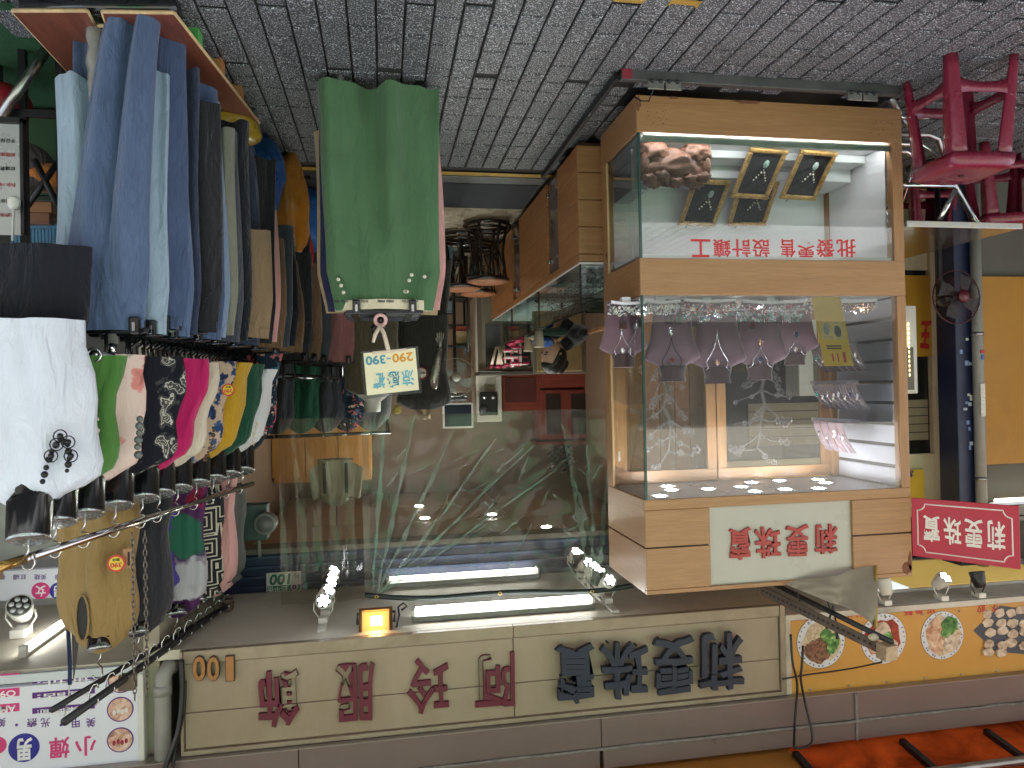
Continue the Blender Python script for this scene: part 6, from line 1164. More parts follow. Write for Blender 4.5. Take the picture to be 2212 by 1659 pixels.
q_ = at(923, 802, 5.183); letter('390', (q_.x, 5.184, q_.z), (0.05, 0, 0), (0, 0, 0.022), (0, -0.001, 0), ink, t, 0.01, name='tag_number')
b_ = at(806, 830, 5.0); t = thing('white_mannequin', (b_.x, 5.0, 0), 'headless white mannequin neck behind the price card in the shop', 'mannequin'); zt = at(806, 890, 5.0).z
MB().loft([ell(b_.x, 5.0, z, rx, ry) for z, rx, ry in ((zt, 0.046, 0.046), (zt - 0.07, 0.05, 0.05), (zt - 0.11, 0.10, 0.06), (zt - 0.15, 0.15, 0.07))], True, False).build('neck', white_pl, t)
MB().loft([ell(b_.x, 5.0, z, rx, ry, 28, 0.006, 7) for z, rx, ry in ((zt - 0.12, 0.12, 0.07), (zt - 0.16, 0.19, 0.09), (zt - 0.5, 0.17, 0.1), (zt - 0.9, 0.2, 0.11))]).build('dress', cloth('brown_dress', c(96, 86, 72)), t); MB().tube([(b_.x, 5.0, zt - 0.9), (b_.x, 5.0, 0.0)], 0.015, 8).build('pole', chrome, t)
MB().ball(at(858, 885, 4.92), 0.03, 14, 10, fn=lambda d: 1 + 0.25 * noise.noise(d * 4)).build('yellow_flower', M('yellow_flower', c(196, 176, 96), 0.7), t)

mp_ = at(577, 1128, 4.2); t = thing('electric_meter', mp_, 'round grey electric meter on a dark box beside the entrance', 'meter')
MB().box((mp_.x, 4.2, mp_.z - 0.10), (mp_.x + 0.16, 4.29, mp_.z + 0.10)).build('box', M('meter_box', c(70, 86, 86), 0.5), t, bev=0.006); MB().lathe([(0.055, -0.07), (0.06, -0.06), (0.06, 0.0)], (mp_.x, 4.2, mp_.z), 22, 'y').build('meter_drum', M('meter_grey', c(150, 150, 146), 0.3, 0.2), t); MB().lathe([(0.046, -0.073), (0.046, -0.0702)], (mp_.x, 4.2, mp_.z), 20, 'y').build('dial', M('dial', c(110, 112, 112), 0.1), t)
MB().tube([(mp_.x + 0.05, 4.23, mp_.z + 0.10), (mp_.x + 0.05, 4.25, mp_.z + 0.2)], 0.01, 8).build('conduit', grey_pvc, t)
# ------------------------------------------------------------------ clothes
def fold(u, k, ph): return math.sin(k * u + ph) + 0.55 * math.sin(k * 1.9 * u + ph * 2.3) + 0.35 * math.sin(k * 3.3 * u + ph * 0.7)
def cring(cx, cy, z, rx, ry, n, rip, k, ph, sag=0.0, gather=0.0):
    R_ = []
    for i in range(n):
        a = 6.2832 * i / n; u = math.cos(a); y = cy + math.sin(a) * ry + rip * fold(u, k, ph)
        R_.append(Vector((cx + u * rx, y + gather * math.sin(u * 42), z - sag * (1 - u * u))))
    return R_
DEN = {'mid': cloth('denim_mid', c(98, 116, 150), streak=0.45), 'mid2': cloth('denim_blue', c(84, 100, 134), streak=0.45), 'pale': cloth('denim_pale', c(166, 186, 204), streak=0.3), 'light': cloth('denim_light', c(136, 158, 186), streak=0.35), 'dark': cloth('denim_dark', c(60, 68, 92), streak=0.4),
       'black': cloth('black_twill', c(38, 38, 42)), 'black2': cloth('black_cotton', c(30, 32, 40)), 'khaki': cloth('khaki_twill', c(142, 118, 92)), 'stone': cloth('stone_twill', c(132, 132, 116)), 'brown': cloth('brown_twill', c(112, 86, 64)), 'mauve': cloth('mauve_velvet', c(158, 104, 108)), 'pink': cloth('pink_twill', c(214, 160, 156)),
       'green': cloth('green_linen', c(84, 118, 84)), 'navy': cloth('navy_linen', c(50, 54, 86)), 'beige': cloth('beige_linen', c(196, 170, 138)), 'grey': cloth('grey_denim', c(74, 78, 88), streak=0.4)}
def pants(X, Y, zt, L, w_, mat, label, seed, cat='trousers', group=None, gathered=True, hem=0.96, name='trousers', rise=0.27, band=None, amp=1.0, sway=None):
    r = random.Random(seed); t = thing(name, (X, Y, zt - L), label, cat, group); n = 64; ph = r.uniform(0, 6); ph2 = r.uniform(0, 6); ph3 = r.uniform(0, 6); RR = []; sway = r.uniform(-0.02, 0.02) if sway is None else sway
    for i in range(24):
        f = i / 23; g = L * f; s_ = min(1, max(0, (g - rise * 0.8) / (rise * 0.7))); s_ = s_ * s_ * (3 - 2 * s_)
        hw = w_ / 2 * (0.86 + 0.14 * min(1, g / 0.16)) * (1 - (1 - hem) * max(0, (g - rise) / (L - rise + 1e-6))); ry = 0.018 + 0.014 * min(1, g / 0.2); am = (0.004 + 0.014 * f) * amp; ring = []
        for k in range(n):
            a = 6.2832 * k / n; u = math.cos(a); te = abs(math.sin(a)); v = (abs(u) - 0.5) / 0.5; tl = math.sqrt(max(0.0, 1 - v * v)); th = te + (tl - te) * s_; sg = 1 if math.sin(a) >= 0 else -1
            y = Y + sg * ry * th + am * (math.sin(6.5 * u + ph + g * 1.4) + 0.5 * math.sin(12 * u + ph2 - g * 2.2) + 0.35 * math.sin(3 * u + ph3 + g * 3)) + 0.010 * (1 if u > 0 else -1) * s_
            ring.append(Vector((X + u * hw + sway * f * f + 0.006 * math.sin(g * 7 + ph) * f, y, zt - g + (0.008 * math.sin(4 * u + ph3) if i == 23 else 0) - (0.006 * (1 - u * u) if i == 0 else 0))))
        RR.append(ring)
    m = MB(); m.loft(RR); m.build('fabric', mat, t)
    hemz = RR[-2]; 
    for i in (21,):
        hb = MB(); hb.loft([[p + Vector((0, -0.0015 if p.y < Y else 0.0015, 0)) for p in RR[22]], [p + Vector((0, -0.0022 if p.y < Y else 0.0022, -0.001)) for p in RR[23]]]); hb.build('hem', mat, t)
    MB().loft([cring(X, Y, zt + 0.001 - 0.040 * f, w_ / 2 * (0.868 + 0.02 * f), 0.0205 + (0.017 if band else 0), 96, 0.003, 5, ph, 0.006, 0.0022 if gathered else 0) for f in (0, 0.5, 1.0)]).build('waistband', band or mat, t)
    for s_ in (-1, 1):
        xx = X + s_ * w_ * 0.5 * 0.74; MB().tube([(xx - s_ * 0.035, Y - 0.032, zt - 0.05), (xx - s_ * 0.012, Y - 0.035, zt - 0.11), (xx + s_ * 0.022, Y - 0.034, zt - 0.16)], 0.0018, 5).build('pocket_seam', mat, t)
    return t
hook_m = M('hanger_hook', c(60, 60, 62), 0.3, 0.9)
def hanger(X, Y, zb, zr, w_, label, group):
    t = thing('clip_hanger', (X, Y, zb), label, 'hanger', group)
    bx('bar', (X - w_ / 2, Y - 0.006, zb), (X + w_ / 2, Y + 0.006, zb + 0.018), black_gl, t, bev=0.003)
    for s_ in (-1, 1):
        cx_ = X + s_ * w_ * 0.36; cl_ = bx('clip', (cx_ - 0.016, Y - 0.034, zb - 0.035), (cx_ + 0.016, Y + 0.02, zb + 0.022), black_gl, t, bev=0.005); bx('spring', (cx_ - 0.005, Y - 0.037, zb - 0.016), (cx_ + 0.005, Y - 0.0342, zb + 0.012), M('spring_steel', c(206, 206, 204), 0.2, 1) if s_ < 0 and False else chrome, cl_, bev=0.001)
    P = [(X, Y, zb + 0.015), (X, Y, zr - 0.02)] + [(X + 0.022 - 0.022 * math.cos(a), Y, zr - 0.005 + 0.024 * math.sin(a)) for a in (0, 0.6, 1.2, 1.8, 2.4, 3.0)]
    MB().tube(P, 0.0045, 6).build('hook', black_gl, t); return t
# --- denim rack: wrapped post, rail and plywood base
RX, RZ = 0.888, 1.165
def rx(y): return RX - (y - 2.52) * 0.085
rk = thing('denim_rack', (RX, 2.55, 0), 'chrome clothes rail with a plastic wrapped post, carrying the jeans', 'clothes rack', 'clothes racks')
MB().tube([(rx(2.47), 2.47, RZ), (rx(4.25), 4.25, RZ)], 0.016, 14).build('rail', chrome, rk)
MB().tube([(rx(2.47) + math.cos(k * 0.5236) * 0.020, 2.468, RZ + math.sin(k * 0.5236) * 0.020) for k in range(12)], 0.006, 8, True).build('end_ring', chrome, rk)
wrapm = M('plastic_wrap', c(150, 146, 140), 0.22, 0.1, 0.2, 18, 0.6, 26, coat=0.6)
pbz = [(0.03, 0.030), (0.10, 0.034), (0.13, 0.028), (0.18, 0.037), (0.21, 0.030), (0.26, 0.033), (0.5, 0.031), (0.8, 0.028), (1.12, 0.02)]
p0 = atz(205, 40, 0.03); p0.y = 2.60; MB().loft([[Vector((p0.x + (RX - p0.x) * (z / 1.16) + math.cos(6.283 * k / 14) * r_ * (1 + 0.10 * math.sin(k * 3 + z * 30)), p0.y + 0.02 + math.sin(6.283 * k / 14) * r_, z)) for k in range(14)] for z, r_ in pbz], True, True).build('wrapped_post', wrapm, rk)
MB().tube([(RX, 2.62, 1.10), (RX, 2.60, RZ)], 0.014, 10).build('post_top', chrome, rk); MB().tube([(rx(4.2), 4.2, 0.02), (rx(4.2), 4.2, RZ)], 0.016, 10).build('far_post', dark_steel, rk)
MB().tube([atz(52, 16, 0.03), atz(385, 16, 0.03)], 0.028, 14).build('base_tube', black_gl, rk)
for p_ in (atz(390, 60, 0.0), atz(550, 235, 0.0)):
    wh = MB().lathe([(0.001, -0.014), (0.03, -0.014), (0.034, 0), (0.03, 0.014), (0.001, 0.014)], (p_.x, p_.y, 0.035), 16, 'x').build('caster', M('caster_grey', c(110, 112, 116), 0.4), rk); MB().lathe([(0.012, -0.016), (0.012, 0.016)], (p_.x, p_.y, 0.035), 10, 'x').build('hub', steel, wh)
bd = thing('plywood_board', atz(250, 60, 0.06), 'red brown plywood board laid on the base of the jeans rack', 'board')
zb = 0.07; q_ = [atz(28, 28, zb), atz(375, 32, zb), atz(560, 268, zb), atz(250, 268, zb)]; ply = wood('red_plywood', c(110, 58, 44), c(138, 78, 58), 'y', 0.5)
nt_ = [atz(188, 28, zb), atz(205, 60, zb), atz(232, 60, zb), atz(222, 30, zb)]
poly = [q_[0], nt_[0], nt_[1], nt_[2], nt_[3], q_[1], q_[2], q_[3]]
m = MB(); n = len(poly); m.add([V3((p.x, p.y, zb)) for p in poly] + [V3((p.x, p.y, zb - 0.014)) for p in poly], [tuple(reversed(range(n)))] + [(i, (i + 1) % n, (i + 1) % n + n, i + n) for i in range(n)] + [tuple(range(n, 2 * n))]); m.build('sheet', ply, bd)
lay = M('ply_edge', c(206, 176, 130), 0.7, 0, 0.2, 40)
for k in range(n):
    if k in (6,): continue
    a_, b_ = poly[k], poly[(k + 1) % n]; MB().tube([V3((a_.x, a_.y, zb - 0.007)), V3((b_.x, b_.y, zb - 0.007))], 0.0072, 6).build('edge_ply', lay, bd)
blk = thing('support_blocks', (q_[2].x, q_[2].y - 0.3, 0.0), 'small wooden blocks holding up the plywood board', 'blocks')
for k, f in enumerate((0.25, 0.5, 0.75)): p_ = q_[1].lerp(q_[2], f); bx('block', (p_.x, p_.y - 0.03, 0.0), (p_.x + 0.06, p_.y + 0.03, 0.055), M('pine', c(176, 120, 72), 0.6) if k else M('green_block', c(90, 170, 90), 0.6), blk)
G = 'trousers on the jeans rack'
jl = [  # Y, dX, length, width, material, hem, label
 (2.545, 312, 1.03, 0.25, 'mid', 0.72, 'front blue denim trousers with gathered waist, first on the jeans rail'),
 (2.615, 360, 0.88, 0.23, 'pale', 0.92, 'pale blue denim trousers right behind the front pair'),
 (2.655, 283, 0.86, 0.25, 'pale', 0.92, 'pale blue denim trousers sticking out on the salon side of the rail'),
 (2.695, 396, 1.04, 0.37, 'mid2', 1.0, 'wide blue denim trousers with the lowest hems'),
 (2.735, 412, 0.97, 0.28, 'mid', 0.95, 'mid blue denim trousers just in front of the indigo pair'),
 (2.775, 428, 0.95, 0.28, 'dark', 0.95, 'dark indigo trousers beside the black pair'),
 (2.83, 470, 0.84, 0.29, 'black', 1.0, 'wide black trousers in the middle of the jeans rail'),
 (2.88, 478, 0.94, 0.27, 'mid2', 1.0, 'blue denim trousers half hidden behind the wide black pair'),
 (2.93, 489, 0.90, 0.27, 'light', 0.95, 'light blue denim trousers after the black pair'),
 (2.98, 506, 0.80, 0.27, 'stone', 0.95, 'stone grey trousers next to the light blue pair'),
 (3.03, 518, 0.84, 0.27, 'grey', 0.95, 'grey denim trousers squeezed beside the stone grey pair'),
 (3.08, 536, 0.88, 0.28, 'black2', 0.95, 'black trousers between the stone and the khaki pair'),
 (3.15, 582, 0.45, 0.33, 'khaki', 1.0, 'khaki shorts, the shortest piece on the jeans rail'),
 (3.21, 560, 0.84, 0.28, 'dark', 0.95, 'indigo trousers between the khaki shorts and the next black pair'),
 (3.28, 588, 0.80, 0.29, 'black', 0.95, 'black trousers behind the khaki shorts'),
 (3.36, 598, 0.58, 0.28, 'pink', 0.9, 'dusty pink trousers showing as a thin strip'),
 (3.44, 610, 0.50, 0.28, 'brown', 0.95, 'brown trousers beside the dusty pink pair'),
 (3.53, 624, 0.56, 0.29, 'grey', 0.95, 'dark grey denim trousers deep on the jeans rail'),
 (3.64, 638, 0.52, 0.30, 'black2', 0.95, 'black trousers near the far end of the jeans rail'),
 (3.78, 652, 0.46, 0.28, 'brown', 0.9, 'brown trousers second from the far end of the jeans rail'),
 (3.94, 668, 0.52, 0.30, 'black', 0.95, 'black trousers at the far end of the jeans rail')]
for k, (y, dx, L, w_, mt, hm_, lb) in enumerate(jl):
    X = at(dx, 450, y).x + w_ * 0.47; zt = 1.085 + 0.012 * ((k * 5) % 3) - (0.02 if k else 0); pants(X, y, zt, min(L, zt - 0.05), w_, DEN[mt], lb, k + 1, group=G, gathered=mt not in ('khaki', 'stone', 'black'), hem=hm_, sway=-0.095 if k == 0 else None)
    hanger(X * 0.6 + rx(y) * 0.4, y, zt - 0.012, RZ + 0.013, min(0.34, w_ * 1.02), 'black clip hanger of the ' + ' '.join(lb.split(',')[0].split(' showing')[0].split(' in the middle')[0].split(' with gath')[0].split()[:11]), 'clip hangers on the jeans rail')
for k in range(34):
    y = 2.70 + k * 0.046; t = thing('hanger_hook', (rx(y), y, 1.11), 'bare black hanger hook among the crowd along the chrome rail', 'hanger', 'bare hanger hooks on the jeans rail')
    P = [(rx(y) - 0.05, y, 1.10), (rx(y) - 0.015, y, 1.125)] + [(rx(y) + 0.003 + 0.022 * -math.cos(a), y + 0.004, RZ - 0.004 + 0.025 * math.sin(a)) for a in (0.0, 0.6, 1.2, 1.8, 2.4, 3.0)]; MB().tube(P, 0.0045, 6).build('hook', black_gl, t); bx('bar', (rx(y) - 0.12, y - 0.004, 1.085), (rx(y) + 0.06, y + 0.004, 1.10), black_gl, t, bev=0.002)
# details of the front jeans
fj = bpy.data.objects['trousers']
o_ = MB().ball((0.80, 2.552, 0.985), (0.007, 0.004, 0.007), 10, 8).build('button', steel, fj)
pt = at(185, 650, 2.54); tg = thing('price_tag', (pt.x, 2.54, pt.z), 'red hang tag with a white printed label on the front jeans', 'tag'); rt = M('red_tag', c(176, 30, 44), 0.4)
a_, b_ = at(200, 590, 2.545), at(172, 656, 2.545); bx('card', (a_.x, 2.545, a_.z), (b_.x, 2.546, b_.z), rt, tg, bev=0); a_, b_ = at(199, 606, 2.5445), at(174, 632, 2.5445); bx('label', (a_.x, 2.5435, a_.z), (b_.x, 2.5446, b_.z), paper, tg, bev=0)
put_text('9126', 176, 190, 625, 631, 2.543, ink, tg, 0.0006, name='print', offset=0.02); put_text('牛仔褲', 176, 198, 618, 623, 2.543, ink, tg, 0.0006, name='print'); put_text('M', 184, 188, 607, 611, 2.543, ink, tg, 0.0006, name='print')
a_, b_ = at(194, 637, 2.5445), at(180, 646, 2.5445); bx('sticker', (a_.x, 2.5435, a_.z), (b_.x, 2.5446, b_.z), paper, tg, bev=0); MB().tube([(pt.x, 2.545, at(185, 656, 2.54).z), (pt.x + 0.01, 2.56, 1.08)], 0.0008, 4).build('string', ink, tg)
# --- bags on the floor behind the jeans rack
def bag(x, y, Y, r_, mat, label, seed, base=None):
    p_ = at(x, y, Y); s_ = V3(r_); z = max(p_.z, s_.z); t = thing('plastic_bag', (p_.x, Y, z - s_.z), label, 'bag', 'bags on the floor behind the jeans rack')
    MB().ball((p_.x, Y, z), r_, 36, 26, fn=lambda d: 1 + 0.16 * noise.noise(d * 1.7 + V3((seed, 0, 0))) + 0.05 * abs(noise.noise(d * 5 + V3((0, seed, 0)))) * 2 - 0.03).build('bag_body', mat, t)
    MB().ball((p_.x + 0.02, Y, z + s_.z * 0.95), (0.03, 0.03, 0.06), 12, 10, fn=lambda d: 1 + 0.4 * noise.noise(d * 3 + V3((seed, 4, 0)))).build('knot', mat, t)
def bagm(nm, col): return M(nm, col, 0.3, 0, 0.15, 5, 0.8, 16, coat=0.25)
bag(500, 262, 3.45, (0.13, 0.15, 0.085), bagm('yellow_bag', c(190, 156, 40)), 'crumpled yellow bag lying on the plywood board', 1)
bag(565, 345, 3.75, (0.11, 0.15, 0.20), bagm('blue_bag', c(30, 84, 150)), 'dark blue plastic bag next to the yellow bag', 2); bag(622, 410, 4.05, (0.12, 0.15, 0.30), bagm('ochre_bag', c(180, 118, 34)), 'tall ochre bag standing behind the blue plastic bag', 3)
bag(665, 470, 4.7, (0.13, 0.15, 0.20), bagm('blue_bag_b', c(36, 110, 190)), 'bright blue plastic bag beside the green trousers', 4); bag(657, 545, 4.55, (0.055, 0.06, 0.14), bagm('red_bag', c(190, 44, 40)), 'narrow red plastic bag hanging over the bright blue one', 5)
# --- second rack inside, dark trousers
def rack2(): 
    t = thing('inner_rack', (0.45, 4.7, 0), 'black clothes rack with dark trousers inside the entrance', 'clothes rack', 'clothes racks'); z = at(640, 812, 4.6).z
    MB().tube([(0.62, 4.42, z), (0.30, 5.5, z)], 0.016, 10).build('rail', black_gl, t); MB().tube([(0.62, 4.42, 0.0), (0.62, 4.42, z)], 0.016, 10).build('post', black_gl, t); MB().tube([(0.30, 5.5, 0), (0.30, 5.5, z)], 0.016, 10).build('post', black_gl, t); MB().tube([(0.4, 4.42, 0.02), (0.84, 4.42, 0.02)], 0.014, 8).build('foot', black_gl, t); return z
zr2 = rack2()
for k, (mt, L, lb) in enumerate((('black', 0.95, 'black trousers first on the inner rack'), ('brown', 0.6, 'brown shorts on the inner rack'), ('grey', 0.95, 'dark grey jeans on the inner rack'), ('mauve', 0.7, 'mauve velvet trousers on the inner rack'), ('black2', 0.9, 'long black trousers after the mauve pair'), ('khaki', 0.7, 'khaki trousers deep on the inner rack'), ('black', 0.85, 'last black trousers on the inner rack'))):
    y = 4.48 + k * 0.15; X = 0.60 - k * 0.045 - (0.12 if mt == 'mauve' else 0.02); pants(X, y, zr2 - 0.09, L, 0.34, DEN[mt], lb, 40 + k, group='trousers on the inner rack', gathered=False); hanger(X, y, zr2 - 0.1, zr2 + 0.012, 0.34, 'black clip hanger of the ' + lb.split(' on the')[0].split(' first')[0].split(' after')[0].split(' deep')[0] + ' inside', 'clip hangers on the inner rack')
ir = thing('coat_rail', (0.3, 5.75, 1.6), 'black rail with dark tops deep inside the entrance', 'rail', 'hanging poles'); MB().tube([(0.95, 5.7, 1.62), (-0.05, 5.9, 1.62)], 0.014, 8).build('pole', black_gl, ir)
for x_ in (0.93, -0.03): MB().tube([(x_, 5.71 + (0.93 - x_) * 0.2, 0.0), (x_, 5.71 + (0.93 - x_) * 0.2, 1.62)], 0.014, 8).build('post', black_gl, ir)
# --- green trousers stand
GX = -0.012; gs = thing('trouser_stand', (0.01, 3.05, 0), 'black stand with pink ring end carrying the green trousers', 'clothes rack', 'clothes racks'); zg = 1.012
MB().tube([(0.006, 2.93, zg), (0.006, 3.62, zg)], 0.014, 10).build('rail', black_gl, gs); MB().tube([(0.006 + math.cos(k * 0.5236) * 0.021, 2.925, zg + math.sin(k * 0.5236) * 0.021) for k in range(12)], 0.0075, 8, True).build('end_ring', M('pink_ring', c(226, 178, 176), 0.35), gs)
MB().tube([(0.006, 3.5, 0.05), (0.006, 3.5, zg)], 0.016, 10).build('post', black_gl, gs); MB().tube([(0.20, 3.06, 0.045), (0.20, 3.6, 0.045), (-0.18, 3.6, 0.045), (-0.18, 3.06, 0.045)], 0.014, 8).build('base_frame', black_gl, gs)
for x in (0.195, -0.175): wh = MB().ball((x, 3.03, 0.032), 0.03, 16, 12).build('ball_caster', M('ball_caster', c(60, 60, 62), 0.12, 0.9), gs); MB().tube([(x, 3.05, 0.06), (x, 3.05, 0.09)], 0.012, 8).build('stem', chrome, wh)
scrap = thing('plastic_scrap', at(735, 172, 3.0), 'crumpled clear plastic caught around the caster of the trouser stand', 'plastic'); MB().ball((0.15, 3.03, 0.05), (0.035, 0.03, 0.045), 20, 14, fn=lambda d: 1 + 0.5 * noise.noise(d * 3)).build('film', glass('film', (0.8, 0.8, 0.8, 1), 1.5, 0.1, 0.25, 0.6, 30), scrap)
wb_m = M('cream_elastic', c(226, 214, 188), 0.8, 0, 0.05, 60, 0.3, 200)
gt = pants(GX, 3.0, 0.968, 0.918, 0.455, DEN['green'], 'green wide trousers with cream waistband and white buttons, front of the stand', 77, group='trousers on the middle stand', gathered=False, hem=1.08, band=wb_m, amp=2.0)
for k, x in enumerate((735, 778, 833, 885)): put_text('miu miu', x - 17, x + 17, 648, 655, 2.956, ink, gt, 0.001, offset=0.02, name='waistband_print')
for x, y in ((731, 604), (737, 617), (742, 632), (889, 594), (884, 606), (879, 630), (875, 630), (917, 598)): p_ = at(x, y, 2.955); MB().lathe([(0.0075, -0.003), (0.0075, 0.003)], (p_.x, 2.952, p_.z), 12, 'y').build('button', pearl, gt)
for k, (y, dx, mt, w_, L, lb) in enumerate(((3.07, -0.03, 'pink', 0.46, 0.80, 'pink trousers just behind the green pair'), (3.13, 0.03, 'navy', 0.47, 0.86, 'navy trousers behind the green pair'), (3.2, 0.035, 'beige', 0.49, 0.76, 'beige trousers third behind the green pair'), (3.28, -0.03, 'beige', 0.47, 0.78, 'light tan trousers at the back of the green trousers stand'))):
    pants(GX + dx, y, 0.955, L + 0.035, w_, DEN[mt], lb, 80 + k, group='trousers on the middle stand', gathered=False)
for k in range(11):
    y = 2.985 + k * 0.052; lb = 'front black clip hanger gripping the green trousers' if k == 0 else 'black clip hanger, %s behind the one gripping the green trousers' % (ordn + ['eighth', 'ninth', 'tenth', 'eleventh'])[k - 1]
    hanger(GX + 0.006 * (k % 3), y, 0.962 - 0.002 * k, zg + 0.012, 0.31, lb, 'clip hangers on the middle stand')
# price card on a clip
pc = thing('price_card', at(840, 800, 2.88), 'cream price card in a clear sleeve held by a white clip on the pink ring', 'price card')
A, B, Cc = at(897, 752, 2.885), at(785, 763, 2.885), at(905, 842, 2.88); U = B - A; V = Cc - A; W = U.cross(V).normalized(); W = W if W.y < 0 else -W
MB().obox(A + U / 2 + V / 2, U / 2, V / 2, W * 0.0012).build('card', M('card_cream', c(240, 232, 196), 0.6, 0, 0.03), pc); MB().obox(A + U * 0.5 + V * 0.52 - W * 0.003, U * 0.555, V * 0.56, W * 0.0008).build('sleeve', glass('sleeve', (0.85, 0.85, 0.85, 1), 1.5, haze=0.25, hcol=(0.2, 0.2, 0.2, 1)), pc)
teal = M('teal_ink', c(80, 150, 170), 0.6); org = M('orange_ink', c(214, 150, 50), 0.6); lt = M('light_blue_ink', c(110, 180, 200), 0.6)
AA = A + W * 0.0018
letter('290', AA + U * 0.06 + V * 0.08, U * 0.40, V * 0.22, W * 0.0008, org, pc, 0.03, name='price'); letter('~', AA + U * 0.49 + V * 0.16, U * 0.08, V * 0.05, W * 0.0008, teal, pc, 0.03, name='price'); letter('390', AA + U * 0.60 + V * 0.08, U * 0.40, V * 0.22, W * 0.0008, teal, pc, 0.03, name='price') if False else letter('390', AA + U * 0.59 + V * 0.08, U * 0.38, V * 0.22, W * 0.0008, teal, pc, 0.03, name='price')
for k, ch_ in enumerate('涼感褲'): letter(ch_, AA + U * (0.07 + 0.28 * k) + V * 0.50, U * 0.24, V * 0.38, W * 0.0008, [lt, teal, lt][k], pc, 0.02, name='price_word')
cpz = A + U * 0.5; MB().obox(cpz + W * 0.004 + V * 0.02, U * 0.34, V * 0.035, W * 0.006).build('clip_bar', cream_pl, pc, bev=0.004)
r1 = V3((0.006, 2.92, zg)); c0 = A + U * 0.52 + W * 0.004
MB().tube([c0, c0.lerp(r1, 0.55), r1 + V3((0.004, -0.006, 0.02))], [0.009, 0.008, 0.008], 8).build('clip_arm', cream_pl, pc); MB().tube([r1 + V3((0.0, -0.008, 0.022)), r1 + V3((0.022, -0.012, 0.06)), r1 + V3((0.03, -0.012, 0.09))], [0.007, 0.008, 0.006], 8).build('clip_lever', cream_pl, pc)
# --- tops on bust hangers
bust_m = black_gl; cap_m = M('bust_cap', c(176, 182, 184), 0.25, 0.8, 0.2, 60, 0.5, 50)
def top(X, Y, zs, wid, L, mat, label, seed, zr, group, sleeve='short', bust=True, neck=0.07, lean=0.0, nl=0.17):
    r = random.Random(seed); t = thing('blouse', (X, Y, zs - L), label, 'top', group); n = 64; ph = r.uniform(0, 6); m = MB()
    RR = [(0.0, neck, 0.04), (0.03, neck * 1.35, 0.05), (0.065, wid * 0.33, 0.055), (0.12, wid * 0.43, 0.060), (0.2, wid * 0.47, 0.066), (0.3, wid * 0.475, 0.068), (0.42, wid * 0.465, 0.07), (0.55, wid * 0.47, 0.07), (0.7, wid * 0.485, 0.072), (0.85, wid * 0.495, 0.074), (1.0, wid * 0.505, 0.076)]
    m.loft([cring(X + lean * max(0, f - 0.08) ** 0.85 + 0.006 * math.sin(f * 8 + ph), Y, zs - L * f, rx_ * (1 + 0.045 * math.sin(f * 11 + ph) * min(1, f * 4)), ry_, n, 0.003 + 0.011 * f, 6, ph + 1.5 * f, -0.03 * (1 - f) if f < 0.05 else 0) for f, rx_, ry_ in RR]); m.build('fabric', mat, t)
    if sleeve != 'none':
        sl = {'short': 0.20, 'long': 0.46, 'cap': 0.10}[sleeve]
        for s_ in (-1, 1):
            a = V3((X + s_ * wid * 0.40, Y, zs - L * 0.13)); b = a + V3((s_ * wid * (0.16 if sleeve != 'long' else 0.08), 0.012, -sl)); SR = []
            for i in range(6):
                f = i / 5; cc = a.lerp(b, f); SR.append([cc + V3((math.cos(6.283 * k / 20) * 0.058 * (1 - 0.2 * f), math.sin(6.283 * k / 20) * 0.03 + 0.010 * fold(math.cos(6.283 * k / 20), 3.5, ph + 2 * f), math.cos(6.283 * k / 20) * 0.028 * s_)) for k in range(20)])
            MB().loft(SR).build('sleeve', mat, t)
    if bust:
        h = thing('bust_hanger', (X, Y, zs), 'glossy black bust hanger wearing the ' + ' '.join(label.split(',')[0].split(' with')[0].split(' on ')[0].split(' near ')[0].split(' at ')[0].split()[:7]), 'hanger', 'bust hangers on ' + group.split(' on ')[-1])
        ax = V3((-0.10, -0.42, 0.9)).normalized(); e1 = ax.orthogonal().normalized(); e2 = ax.cross(e1); b0 = V3((X, Y, zs - 0.05))
        MB().loft([ell(X, Y, zs - 0.13, wid * 0.40, 0.045), ell(X, Y, zs - 0.075, wid * 0.30, 0.05), ell(X, Y - 0.005, zs - 0.035, 0.085, 0.05)] + [[b0 + ax * h_ + (e1 * math.cos(6.283 * k / 24) + e2 * math.sin(6.283 * k / 24)) * r_ for k in range(24)] for h_, r_ in ((min(0.06, nl * 0.5), 0.062 if nl > 0.12 else 0.05), (nl, 0.056 if nl > 0.12 else 0.046))], False, False).build('bust', bust_m, h)
        MB().loft([[b0 + ax * h_ + (e1 * math.cos(6.283 * k / 24) + e2 * math.sin(6.283 * k / 24)) * r_ for k in range(24)] for h_, r_ in ((nl - 0.002, 0.056 if nl > 0.12 else 0.046), (nl + 0.004, 0.057 if nl > 0.12 else 0.047), (nl + 0.008, 0.05 if nl > 0.12 else 0.04), (nl + 0.0085, 0.002))]).build('neck_cap', cap_m, h)
        hp = b0 + ax * (nl + 0.007); P = [hp, hp + V3((0, 0.0, 0.03)), V3((hp.x + 0.012, hp.y, hp.z + 0.05)), V3((X, Y, zr - 0.03))] + [V3((X + 0.016 - 0.018 * math.cos(a), Y, zr - 0.004 + 0.022 * math.sin(a))) for a in (0.2, 0.9, 1.6, 2.3, 3.0)]
        MB().tube(P, 0.003, 6).build('hook', chrome, h)
    return t
MR0, MR1 = V3((1.075, 2.25, 1.77)), V3((0.693, 4.03, 1.77))
def mr(y): return MR0.lerp(MR1, (y - MR0.y) / (MR1.y - MR0.y))
mrk = thing('tops_rail', (0.9, 3.1, 1.77), 'slanting chrome pole from which the row of tops hangs', 'rail', 'hanging poles')
MB().tube([MR0, MR1], 0.013, 12).build('pole', chrome, mrk)
